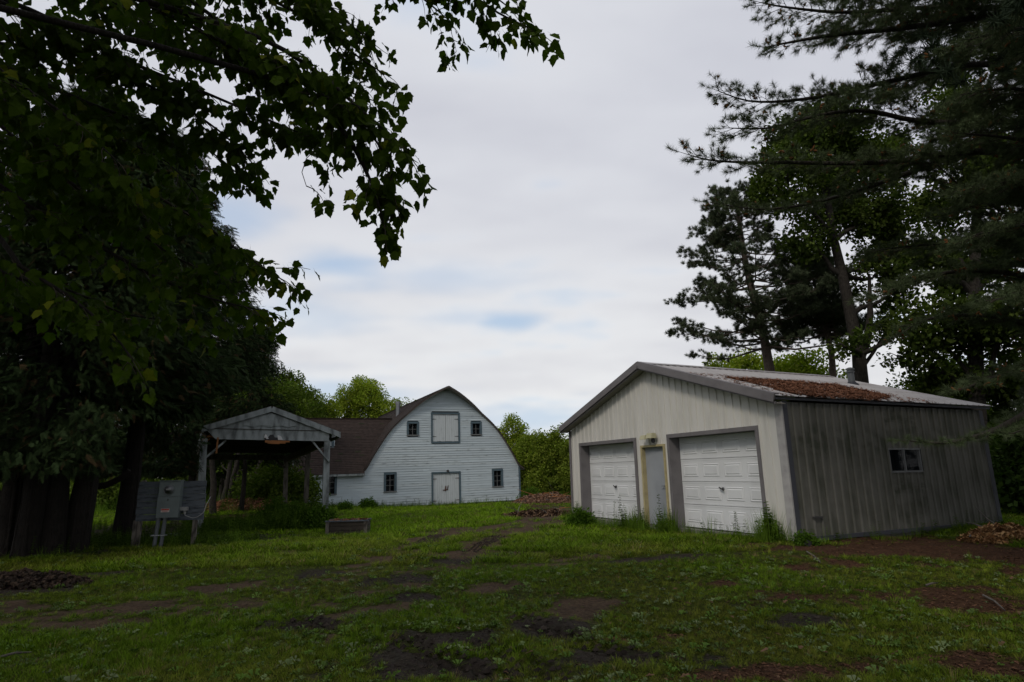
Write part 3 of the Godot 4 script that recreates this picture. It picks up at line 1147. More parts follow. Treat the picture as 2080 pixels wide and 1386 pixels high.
	# floodlight above the small door
	var fl := Node3D.new()
	own(fl, "flood_light", b)
	fl.position = Vector3(-4.08, 2.17, 0.0)
	boxed(Vector3(-0.06, -0.06, 0.0), Vector3(0.06, 0.06, 0.05), mat.black_plastic, "mount", fl)
	var hood := Shape.new()
	hood.hexa([Vector3(-0.28, -0.02, 0.26), Vector3(-0.06, -0.02, 0.26), Vector3(-0.06, -0.01, 0.08), Vector3(-0.28, -0.01, 0.08),
		Vector3(-0.26, 0.09, 0.22), Vector3(-0.08, 0.09, 0.22), Vector3(-0.08, 0.10, 0.09), Vector3(-0.26, 0.10, 0.09)])
	hood.hexa([Vector3(-0.04, 0.0, 0.24), Vector3(0.2, 0.0, 0.24), Vector3(0.2, 0.0, 0.06), Vector3(-0.04, 0.0, 0.06),
		Vector3(-0.02, 0.13, 0.2), Vector3(0.18, 0.13, 0.2), Vector3(0.18, 0.13, 0.07), Vector3(-0.02, 0.13, 0.07)])
	piece("lamp_head", hood, mat.lamp_body, fl)
	var sens := Shape.new()
	sens.lathe(Vector3(0.12, -0.12, 0.12), [[0.02, 0], [0.05, 0.02], [0.05, 0.09], [0.03, 0.12]], 10)
	piece("sensor", sens, mat.black_plastic, fl)
	# wall hook low on the side wall
	boxed(Vector3(0.02, 0.40, -0.72), Vector3(0.07, 0.43, -0.48), mat.iron, "wall_hook", b)
	# flue on the roof
	var on_roof := b.transform * Vector3(0.122, garage_roof(0.122), 0)
	var nr := b.basis * Vector3(G_SLOPE, 1, 0).normalized()
	var fp := b.transform.affine_inverse() * hit(1731, 781, on_roof, nr)
	var flue := Node3D.new()
	own(flue, "flue", b)
	flue.position = fp
	flue.scale = Vector3.ONE * 0.85
	var fs := Shape.new()
	fs.lathe(Vector3(0, -0.08, 0), [[0.22, 0], [0.20, 0.08], [0.13, 0.13], [0.12, 0.16]], 16)
	piece("flashing", fs, mat.dark_trim, flue)
	fs = Shape.new()
	fs.lathe(Vector3(0, 0.08, 0), [[0.09, 0], [0.09, 0.33]], 16)
	piece("pipe", fs, mat.conduit_grey, flue)
	fs = Shape.new()
	fs.lathe(Vector3(0, 0.40, 0), [[0.13, 0], [0.13, 0.03], [0.10, 0.035], [0.10, 0.08], [0.14, 0.085], [0.13, 0.13], [0.05, 0.16]], 16)
	for a in 4:
		var an := TAU * a / 4.0
		fs.bar(Vector3(cos(an) * 0.115, 0.08, sin(an) * 0.115), Vector3(cos(an) * 0.115, 0.42, sin(an) * 0.115), 0.014, 0.014)
	piece("cap", fs, mat.conduit_grey, flue)
	build_roof_litter(b)


func build_roof_litter(b: Node3D) -> void:       # brown pine needles lying in a drift on the sheltered roof slope
	var nor := b.basis * Vector3(G_SLOPE, 1, 0).normalized()
	var on := b.transform * Vector3(0.122, garage_roof(0.122), 0)
	var outline := [Vector2(1474, 768), Vector2(1530, 770), Vector2(1620, 776), Vector2(1700, 783), Vector2(1760, 795), Vector2(1808, 806), Vector2(1800, 818), Vector2(1740, 818), Vector2(1680, 812), Vector2(1600, 800), Vector2(1530, 780)]
	var flat := PackedVector2Array()
	var inv := b.transform.affine_inverse()
	for p in outline:
		var q := inv * hit(p.x, p.y, on, nor)
		flat.append(Vector2(q.x, q.z))
	var lo := flat[0]
	var hi := flat[0]
	for p in flat:
		lo = lo.min(p)
		hi = hi.max(p)
	var needle := Shape.new()
	needle.quad(Vector3(-0.05, 0, -0.004), Vector3(-0.05, 0, 0.004), Vector3(0.05, 0.01, 0.004), Vector3(0.05, 0.01, -0.004))
	var leafy := Shape.new()
	leafy.quad(Vector3(-0.03, 0, 0), Vector3(0, 0.006, 0.02), Vector3(0.03, 0, 0), Vector3(0, 0.004, -0.02))
	var sc := Scatter.new()
	var tries := 0
	while sc.count < 11000 and tries < 90000:
		tries += 1
		var p := Vector2(rf(lo.x - 0.3, hi.x + 0.3), rf(lo.y - 0.5, hi.y + 0.5))
		if p.x > 0.115:
			continue
		var inside := Geometry2D.is_point_in_polygon(p, flat)
		var edge := fine_noise.get_noise_2d(p.x * 5.0, p.y * 5.0)
		if inside and edge < -0.12 - 0.25 * rng.randf() + 0.3 * (absf(fposmod(p.y + 0.05, 0.2286) - 0.1) * 4.0 - 0.3) or not inside and (edge < -0.1 or rng.randf() > 0.13):
			continue
		var y := garage_roof(p.x) + 0.004 + (rf(0, 0.02) if inside else 0.0)
		var bs := Basis(Vector3.UP, rf(0, TAU)) * Basis(Vector3.RIGHT, rf(-0.4, 0.4)) * Basis(Vector3.BACK, rf(-0.5, 0.5))
		var k := rf(0.5, 1.3)
		sc.put(Basis(Vector3.BACK, -atan(G_SLOPE)) * bs.scaled(Vector3.ONE * rf(0.8, 1.7)), Vector3(p.x, y, p.y), Color(0.15 * k, 0.07 * k, 0.042 * k))
	needle.quad(Vector3(-0.03, 0, 0.01), Vector3(0, 0.006, 0.03), Vector3(0.03, 0, 0.01), Vector3(0, 0.004, -0.01))
	var o := mass("roof_litter", sc, needle.mesh(mat.litter), self)
	o.transform = b.transform
	tag(o, "drift of brown pine needles lying on the garage's metal roof", "leaf litter")


# ---------------------------------------------------------------- carport, meter board, planter and the small things in the yard
func board_between(c: Node3D, called: String, a: Vector3, b: Vector3, w: float, h: float, m: Material, side := Vector3.UP) -> void:
	var s := Shape.new()
	s.bar(a - c.position, b - c.position, w, h, side)
	piece(called, s, m, c)


func build_carport() -> void:
	var fl := at(414, 893, 18.5)
	var fr := at(664, 897, 19.9)
	var across := (fr - fl)
	across.y = 0
	across = across.normalized()
	var bk := at(581, 934, 27.7)
	var deep := bk - fr
	var mid := at(626, 919, 23.3)
	var bl := fl + deep
	var out := Vector3(-across.z, 0, across.x)
	if out.z < 0:
		out = -out
	var c := thing("carport", "weathered open carport on timber posts with stained white gable and torn soffit", "carport", Vector3(fl.x, base_height(fl.x, fl.z), fl.z))
	var ground := func(p: Vector3): return Vector3(p.x, height(p.x, p.z) - 0.15, p.z)
	# posts
	var feet := [at(404, 1088, 18.45), at(659, 1075, 19.9)]
	for e in [[fl, feet[0], 0.19], [fr, feet[1], 0.19], [mid, at(619, 1056, 23.3), 0.17], [bk, at(578, 1050, 27.7), 0.19], [bl, ground.call(bl), 0.18]]:
		var q: Vector3 = e[1]
		q.y = height(q.x, q.z) - 0.12
		board_between(c, "post", q, e[0] + Vector3(0, 0.02, 0), e[2], e[2], mat.old_paint if e[0] == fl or e[0] == fr else mat.old_timber, out)
	# front board, gable and fascia
	var top := Vector3(0, 0.34, 0)
	var f0 := fl - across * 0.05 + out * 0.12
	var f1 := fr + across * 0.05 + out * 0.12
	var s := Shape.new()
	var o := c.position
	var p0 := f0 + Vector3(0.28 * across.x, 0, 0.28 * across.z)      # the board has rotted short at its far left end
	var edge := [p0 + across * 0.10, p0 + across * 0.02 + Vector3(0, 0.08, 0), p0 - across * 0.03 + Vector3(0, 0.13, 0), p0 - across * 0.12 + Vector3(0, 0.22, 0), p0 - across * 0.2 + top]
	for i in 4:
		var a: Vector3 = edge[i] - o
		var e: Vector3 = edge[i + 1] - o
		var r0 := f1 + Vector3(0, edge[i].y - p0.y, 0) - o
		var r1 := f1 + Vector3(0, edge[i + 1].y - p0.y, 0) - o
		s.hexa([a, r0, r0 - out * 0.03, a - out * 0.03, e, r1, r1 - out * 0.03, e - out * 0.03])
	piece("front_board", s, mat.old_paint, c)
	var apex := at(552, 831, 19.05)
	var el := at(412, 871, 18.25)
	var er := at(689, 884, 20.05)
	apex += out * ((f0 - apex).dot(out) + 0.06)
	el += out * ((f0 - el).dot(out) + 0.06)
	er += out * ((f0 - er).dot(out) + 0.06)
	var g := Shape.new()
	var gl := f0 + top - across * 0.02
	var gr := f1 + top + across * 0.05
	var ga := apex - Vector3(0, 0.12, 0) - out * 0.06
	g.tri(gl - o, gr - o, ga - o)
	g.tri(gr - out * 0.03 - o, gl - out * 0.03 - o, ga - out * 0.03 - o)
	piece("gable_panel", g, mat.old_paint, c)
	board_between(c, "batten", gl + out * 0.012 - Vector3(0, 0.008, 0), gr + out * 0.012 - Vector3(0, 0.008, 0), 0.02, 0.018, mat.dark_timber)
	# scalloped piece in the peak
	var sc := Shape.new()
	var sw := 0.78
	for i in 24:
		var u0 := -sw + 2.0 * sw * i / 24.0
		var u1 := -sw + 2.0 * sw * (i + 1) / 24.0
		var y_of := func(u: float): return ga.y - 0.46 + 0.06 * absf(sin(u / sw * PI * 1.5)) 
		var t_of := func(u: float): return ga.y - absf(u) * 0.33 - 0.03
		var b0 := Vector3(ga.x, 0, ga.z) + across * u0 + out * 0.025 - Vector3(o.x, 0, o.z)
		var b1 := Vector3(ga.x, 0, ga.z) + across * u1 + out * 0.025 - Vector3(o.x, 0, o.z)
		var ya0: float = minf(y_of.call(u0), t_of.call(u0)) - o.y
		var ya1: float = minf(y_of.call(u1), t_of.call(u1)) - o.y
		var yb0: float = t_of.call(u0) - o.y
		var yb1: float = t_of.call(u1) - o.y
		sc.hexa([b0 + Vector3(0, ya0, 0), b1 + Vector3(0, ya1, 0), b1 + Vector3(0, ya1, 0) - out * 0.02, b0 + Vector3(0, ya0, 0) - out * 0.02,
			b0 + Vector3(0, yb0, 0), b1 + Vector3(0, yb1, 0), b1 + Vector3(0, yb1, 0) - out * 0.02, b0 + Vector3(0, yb0, 0) - out * 0.02])
	piece("scalloped_board", sc, mat.old_paint, c)
	board_between(c, "fascia", el, apex + across * 0.0, 0.035, 0.17, mat.old_paint)
	board_between(c, "fascia", apex, er, 0.035, 0.17, mat.old_paint)
	# beams
	board_between(c, "beam", fr + Vector3(0, 0.02, 0), bk + Vector3(0, 0.0, 0) + deep.normalized() * 0.1, 0.10, 0.26, mat.old_timber)
	board_between(c, "beam", fl + Vector3(0, 0.06, 0), bl + deep.normalized() * 0.1, 0.10, 0.24, mat.old_timber)
	board_between(c, "beam", bl + Vector3(0, 0.09, 0), bk + Vector3(0, 0.09, 0), 0.08, 0.22, mat.old_timber)
	for i in 4:
		var q := fl.lerp(bl, (i + 0.7) / 5.0) + Vector3(0, 0.2, 0)
		var r := fr.lerp(bk, (i + 0.7) / 5.0) + Vector3(0, 0.2, 0)
		board_between(c, "tie_beam", q, r, 0.05, 0.14, mat.dark_timber)
	# braces
	board_between(c, "brace", at(407, 939, 18.45), at(459, 895, 18.75), 0.05, 0.13, mat.old_paint, out)
	board_between(c, "brace", at(632, 894, 19.75), at(668, 938, 19.8), 0.05, 0.13, mat.old_paint, out)
	board_between(c, "brace", at(553, 928, 27.5), at(579, 951, 27.6), 0.08, 0.14, mat.dark_timber, out)
	# roof: boarded slopes sagging to the rear
	var ra := apex + deep * 1.04
	for e in [[el, -1.0], [er, 1.0]]:
		var rear: Vector3 = e[0] + deep * 1.04
		var up := Vector3(0, 0.06, 0)
		var q := [e[0] + up * 1.2 - o, apex + up * 1.2 - o, ra + up * 1.2 - o, rear + up * 1.2 - o]
		var rs := Shape.new()
		var th := Vector3(0, 0.03, 0)
		if e[1] > 0:
			rs.hexa([q[1], q[0], q[3], q[2], q[1] + th, q[0] + th, q[3] + th, q[2] + th])
		else:
			rs.hexa([q[0], q[1], q[2], q[3], q[0] + th, q[1] + th, q[2] + th, q[3] + th])
		piece("roof_slope", rs, mat.shingle, c)
		board_between(c, "eave_board", e[0] - Vector3(0, 0.02, 0), rear - Vector3(0, 0.02, 0), 0.04, 0.16, mat.old_paint)
		for i in 6:
			var k := (i + 0.5) / 6.0
			board_between(c, "rafter", e[0] + deep * k - Vector3(0, 0.03, 0), apex + deep * k - Vector3(0, 0.03, 0), 0.05, 0.12, mat.dark_timber)
	# boarded ceiling that closes the roof space
	var ce := Shape.new()
	var cq := [fl + Vector3(0, 0.28, 0) - o, fr + Vector3(0, 0.28, 0) - o, bk + Vector3(0, 0.28, 0) - o, bl + Vector3(0, 0.28, 0) - o]
	ce.hexa([cq[0], cq[1], cq[2], cq[3], cq[0] + Vector3(0, 0.02, 0), cq[1] + Vector3(0, 0.02, 0), cq[2] + Vector3(0, 0.02, 0), cq[3] + Vector3(0, 0.02, 0)])
	piece("ceiling", ce, mat.dark_timber, c)
	# the eave return at the right end
	var rt := Shape.new()
	var e0 := er - o
	rt.hexa([e0 + Vector3(0, -0.10, 0) - across * 0.25, e0 + Vector3(0, -0.02, 0), e0 + Vector3(0, -0.02, 0) + deep.normalized() * 0.3, e0 + Vector3(0, -0.10, 0) - across * 0.25 + deep.normalized() * 0.3,
		e0 + Vector3(0, 0.16, 0) - across * 0.25, e0 + Vector3(0, 0.04, 0), e0 + Vector3(0, 0.04, 0) + deep.normalized() * 0.3, e0 + Vector3(0, 0.16, 0) - across * 0.25 + deep.normalized() * 0.3])
	piece("eave_return", rt, mat.old_paint, c)
	# torn soffit: hole, shards and rotten strips under the middle of the front board
	var h0 := at(551, 889, 19.2) + out * ((f0 - at(551, 889, 19.2)).dot(out))
	var hole := Shape.new()
	for i in 7:
		var a0 := PI * i / 7.0
		var a1 := PI * (i + 1) / 7.0
		var r0 := 0.20 + 0.05 * sin(i * 2.3)
		var r1 := 0.20 + 0.05 * sin((i + 1) * 2.3)
		hole.tri(h0 - Vector3(0, 0.1, 0) + out * 0.008 - o, h0 - Vector3(0, 0.1, 0) + (across * cos(a0) * r0 + Vector3(0, sin(a0) * r0 * 0.85, 0)) + out * 0.008 - o, h0 - Vector3(0, 0.1, 0) + (across * cos(a1) * r1 + Vector3(0, sin(a1) * r1 * 0.85, 0)) + out * 0.008 - o)
	piece("rot_hole", hole, mat.black_plastic, c)
	var sh := Shape.new()
	for q in [[-0.22, -0.02, 0.12, 0.5], [0.2, -0.08, 0.14, -0.6], [-0.16, -0.05, 0.08, 0.9]]:
		var m: Vector3 = h0 + across * q[0] + Vector3(0, q[1], 0) + out * 0.03 - o
		sh.hexa([m, m + across * q[2], m + across * q[2] - out * 0.015, m - out * 0.015, m + Vector3(0, q[2], 0) + across * (q[3] * 0.05), m + across * q[2] * 0.6 + Vector3(0, q[2] * 0.8, 0), m + across * q[2] * 0.6 + Vector3(0, q[2] * 0.8, 0) - out * 0.015, m + Vector3(0, q[2], 0) - out * 0.015])
	piece("splinter", sh, mat.bird_white, c)
	for q in [[-0.18, -0.13, 0.42, -0.17, 0.07], [0.0, -0.12, 0.55, -0.14, 0.05], [-0.1, -0.17, 0.25, -0.19, 0.06]]:
		board_between(c, "rotten_strip", h0 + across * q[0] + Vector3(0, q[1], 0) + out * 0.05, h0 + across * q[2] + Vector3(0, q[3], 0) + out * 0.1, 0.02, q[4], mat.rotten_wood)
	var lt := f0 + across * 0.12
	board_between(c, "hanging_lath", lt + across * 0.32 + Vector3(0, 0.06, 0), lt + across * 0.31 - Vector3(0, 0.42, 0), 0.03, 0.045, mat.rotten_wood)
	var nest := Shape.new()
	for i in 26:
		var q := lt + across * rf(-0.1, 0.34) + Vector3(0, rf(0.02, 0.16), 0) - out * rf(0.02, 0.2) - o
		nest.bar(q, q + any_way() * rf(0.08, 0.2), 0.012, 0.012)
	piece("splintered_end", nest, mat.rotten_wood, c)


func build_meter_board() -> void:
	var tl := at(288, 979, 14.5)
	var br := at(409, 1057, 14.5)
	var w := br.x - tl.x
	var h := tl.y - br.y
	var o := Vector3((tl.x + br.x) / 2, height((tl.x + br.x) / 2, -14.5), -14.5)
	var b := thing("meter_board", "grey plank board on stakes carrying an electric meter cabinet and conduits", "utility board", o)
	b.basis = Basis(Vector3.UP, 0.12)
	var y0 := br.y - o.y
	var n := 6
	for i in n:
		var lo := y0 + h * i / n
		boxed(Vector3(-w / 2 + rf(-0.02, 0.01), lo + 0.004, -0.025), Vector3(w / 2 + rf(-0.01, 0.02), lo + h / n - 0.003, rf(-0.002, 0.004)), mat.grey_plank, "plank", b)
	for x in [-w / 2 + 0.06, w / 2 - 0.2]:
		boxed(Vector3(x - 0.045, -0.25, -0.11), Vector3(x + 0.045, y0 + h + (0.03 if x < 0 else 0.0), -0.028), mat.old_timber, "stake", b)
	boxed(Vector3(-w / 2 - 0.05, -0.25, -0.05), Vector3(-w / 2 + 0.03, y0 + 0.02, 0.0), mat.old_timber, "stake", b)
	var x := func(px: float): return -w / 2 + w * (px - 288.0) / 121.0
	var y := func(py: float): return y0 + h * (1057.0 - py) / 78.0
	var cab := Node3D.new()
	own(cab, "meter_cabinet", b)
	var cx0: float = x.call(329)
	var cx1: float = x.call(368)
	var cy0: float = y.call(1050)
	var cy1: float = y.call(978.5)
	var ym: float = y.call(1009.5)
	boxed(Vector3(cx0, cy0, 0.005), Vector3(cx1, ym - 0.004, 0.17), mat.meter_grey, "lower_cover", cab)
	boxed(Vector3(cx0 + 0.004, ym + 0.002, 0.005), Vector3(cx1 - 0.004, cy1, 0.155), mat.meter_grey, "upper_cover", cab)
	boxed(Vector3(cx0 - 0.01, cy1 + 0.001, 0.0), Vector3(cx1 + 0.01, cy1 + 0.015, 0.18), mat.meter_grey, "rain_lip", cab)
	var mx := (cx0 + cx1) / 2 - 0.01
	var my: float = y.call(996)
	var ring := Shape.new()
	ring.lathe(Vector3.ZERO, [[0.108, 0], [0.108, 0.03], [0.092, 0.035]], 24)
	var r := piece("meter_ring", ring, mat.galvanised, cab)
	r.position = Vector3(mx, my, 0.155)
	r.basis = Basis(Vector3.RIGHT, PI / 2)
	var dial := Shape.new()
	dial.lathe(Vector3.ZERO, [[0.088, 0.02], [0.088, 0.045], [0.078, 0.058], [0.0, 0.062]], 24)
	r = piece("meter_glass", dial, mat.galvanised, cab)
	r.position = Vector3(mx, my, 0.155)
	r.basis = Basis(Vector3.RIGHT, PI / 2)
	boxed(Vector3(mx - 0.05, my - 0.005, 0.216), Vector3(mx + 0.05, my + 0.035, 0.221), mat.pale_plastic, "meter_plate", cab)
	boxed(Vector3(mx - 0.008, ym - 0.09, 0.17), Vector3(mx + 0.008, ym - 0.04, 0.19), mat.iron, "hasp", cab)
	boxed(Vector3(x.call(337.0), y.call(1039.5), 0.17), Vector3(x.call(352.0), y.call(1032.5), 0.173), mat.label_white, "warning_label", cab)
	boxed(Vector3(x.call(337.5), y.call(1036.0), 0.173), Vector3(x.call(351.5), y.call(1033.0), 0.175), mat.label_red, "warning_stripe", cab)
	for i in 3:
		boxed(Vector3(x.call(338.5), y.call(1037.6 + i * 0.6), 0.173), Vector3(x.call(349.0 + i % 2), y.call(1037.3 + i * 0.6), 0.1745), mat.label_red, "warning_line", cab)
	for q in [[329.5, 327.0], [341.0, 338.5]]:
		var s := Shape.new()
		s.tube([Vector3(x.call(q[1]), -0.2, 0.07), Vector3(x.call(q[0] + 2.0), cy0 - 0.03, 0.08)], [0.042, 0.042], 14)
		s.tube([Vector3(x.call(q[0] + 2.0), cy0 - 0.05, 0.08), Vector3(x.call(q[0] + 2.0), cy0 + 0.001, 0.08)], [0.05, 0.05], 14)
		piece("conduit", s, mat.conduit_grey, b)
	boxed(Vector3(x.call(322.0), 0.27, 0.02), Vector3(x.call(348.0), 0.285, 0.125), mat.galvanised, "conduit_strap", b)
	var jb := Shape.new()
	jb.box(Vector3(x.call(367.0), y.call(1037.5), 0.005), Vector3(x.call(381.0), y.call(1030.5), 0.09))
	piece("outlet_box", jb, mat.pale_plastic, b)
	jb = Shape.new()
	jb.lathe(Vector3(x.call(376.0), y.call(1044.0), 0.045), [[0.02, 0], [0.03, 0.02], [0.03, 0.085]], 10)
	piece("outlet_plug", jb, mat.pale_plastic, b)
	var pts := []
	for q in [[376.0, 1043.0, 0.05], [377.5, 1047.0, 0.06], [383.0, 1049.5, 0.06], [391.0, 1052.5, 0.06], [399.0, 1051.0, 0.05], [406.0, 1046.0, 0.04], [410.0, 1040.0, 0.02], [411.0, 1028.0, -0.03], [413.0, 1012.0, -0.2]]:
		pts.append(Vector3(x.call(q[0]), y.call(q[1]), q[2]))
	var rad := []
	for q in pts:
		rad.append(0.009)
	var cb := Shape.new()
	cb.tube(pts, rad, 6)
	piece("cable", cb, mat.pale_plastic, b)


func build_planter() -> void:
	var a := land(666, 1086)
	var e := land(741, 1087)
	var o := Vector3((a.x + e.x) / 2, 0, (a.z + e.z) / 2)
	o.y = height(o.x, o.z)
	var w := 1.12
	var d := 0.7
	var h := 0.36
	var p := thing("planter_box", "low weathered timber planter box beside the carport's front post", "planter", o)
	p.basis = Basis(Vector3.UP, 0.1)
	for i in 3:
		var lo := h / 3.0 * i
		boxed(Vector3(-w / 2, lo + 0.005, -0.035), Vector3(w / 2, lo + h / 3.0 - 0.008, 0.0), mat.dark_timber, "plank", p)
		boxed(Vector3(-w / 2, lo + 0.005, -d), Vector3(w / 2, lo + h / 3.0 - 0.008, -d + 0.035), mat.dark_timber, "plank", p)
		for sx in [-w / 2, w / 2 - 0.035]:
			boxed(Vector3(sx, lo + 0.006, -d + 0.037), Vector3(sx + 0.035, lo + h / 3.0 - 0.009, -0.037), mat.dark_timber, "plank", p)
	for q in [[-w / 2 - 0.005, 0.006], [w / 2 - 0.085, 0.006]]:
		boxed(Vector3(q[0], -0.05, 0.001), Vector3(q[0] + 0.09, h - 0.004, 0.03), mat.old_timber, "corner_post", p)
	boxed(Vector3(-w / 2 - 0.03, h, -0.1), Vector3(w / 2 + 0.03, h + 0.03, 0.04), mat.grey_plank, "rim_board", p)
	boxed(Vector3(-w / 2 - 0.03, h, -d - 0.03), Vector3(w / 2 + 0.03, h + 0.03, -d + 0.1), mat.grey_plank, "rim_board", p)
	boxed(Vector3(-w / 2 + 0.04, 0.1, -d + 0.04), Vector3(w / 2 - 0.04, h - 0.03, -0.04), mat.dark_timber, "soil_fill", p)
	var sc := Scatter.new()
	for i in 260:
		var k := rf(0.5, 1.3)
		sc.put(Basis.from_euler(Vector3(rf(-0.5, 0.5), rf(0, TAU), rf(-0.5, 0.5))).scaled(Vector3.ONE * rf(0.6, 1.3)), Vector3(rf(-w / 2 + 0.03, w / 2 - 0.03), h - 0.02 + rf(0, 0.07), rf(-d + 0.05, -0.02)), Color(0.17 * k, 0.09 * k, 0.05 * k))
	mass("leaf_litter", sc, chip_mesh(), p)


func chip_mesh() -> ArrayMesh:
	var s := Shape.new()
	s.quad(Vector3(-0.05, 0.0, -0.012), Vector3(-0.04, 0.006, 0.014), Vector3(0.05, 0.0, 0.012), Vector3(0.045, 0.006, -0.014))
	s.quad(Vector3(-0.02, 0.0, 0.01), Vector3(0.0, 0.014, 0.03), Vector3(0.03, 0.0, 0.016), Vector3(0.0, 0.008, -0.01))
	return s.mesh(mat.litter)


func mound(called: String, label: String, category: String, where: Vector3, rx: float, rz: float, h: float, count: int, cols: Array, chip: Mesh, chip_size: float, twigs := 0) -> void:
	var p := thing(called, label, category, Vector3(where.x, base_height(where.x, where.z), where.z))
	var s := Shape.new()
	var n := 22
	var pt := func(i: int, j: int):
		var a := TAU * i / n
		var r := j / 8.0
		var lump := 0.75 + 0.25 * fine_noise.get_noise_2d(where.x * 5.0 + cos(a) * r * 4.0, where.z * 3.0 + sin(a) * r * 4.0) * 2.0
		var x := cos(a) * r * rx
		var z := sin(a) * r * rz
		return Vector3(x, height(where.x + x, where.z + z) - p.position.y - 0.03 + h * lump * pow(maxf(0.0, 1.0 - r * r), 0.8), z)
	s.tint = Color(cols[0].r * 0.6, cols[0].g * 0.6, cols[0].b * 0.6)
	for i in n:
		for j in 8:
			s.quad(pt.call(i, j), pt.call(i + 1, j), pt.call(i + 1, j + 1), pt.call(i, j + 1))
	piece("heap", s, mat.litter, p)
	var sc := Scatter.new()
	for k in count:
		var a := rf(0, TAU)
		var r := sqrt(rng.randf()) * 1.06
		var x := cos(a) * r * rx
		var z := sin(a) * r * rz
		var lump := 0.75 + 0.25 * fine_noise.get_noise_2d(where.x * 5.0 + cos(a) * r * 4.0, where.z * 3.0 + sin(a) * r * 4.0) * 2.0
		var y: float = height(where.x + x, where.z + z) - p.position.y + h * lump * pow(maxf(0.0, 1.0 - r * r), 0.8) + rf(-0.02, 0.04)
		var c: Color = cols[rng.randi() % cols.size()]
		var m := rf(0.6, 1.25)
		sc.put(Basis.from_euler(Vector3(rf(-0.9, 0.9), rf(0, TAU), rf(-0.9, 0.9))).scaled(Vector3.ONE * chip_size * rf(0.6, 1.5)), Vector3(x, y, z), Color(c.r * m, c.g * m, c.b * m))
	mass("wood_chips", sc, chip, p)
	for k in twigs:
		var a := rf(0, TAU)
		var r := sqrt(rng.randf()) * 0.9
		var q := Vector3(cos(a) * r * rx, 0, sin(a) * r * rz)
		q.y = height(where.x + q.x, where.z + q.z) - p.position.y + h * pow(maxf(0.0, 1.0 - r * r), 0.8) * 0.8
		var way := Vector3(rf(-1, 1), rf(-0.1, 0.25), rf(-1, 1)).normalized() * rf(0.5, 1.3) * minf(1.0, rx)
		var t := Shape.new()
		t.tube([q, q + way * 0.5 + any_way() * 0.05, q + way], [rf(0.015, 0.035), 0.015, 0.006], 5)
		piece("stick", t, mat.old_timber if k % 3 else mat.rotten_wood, p)


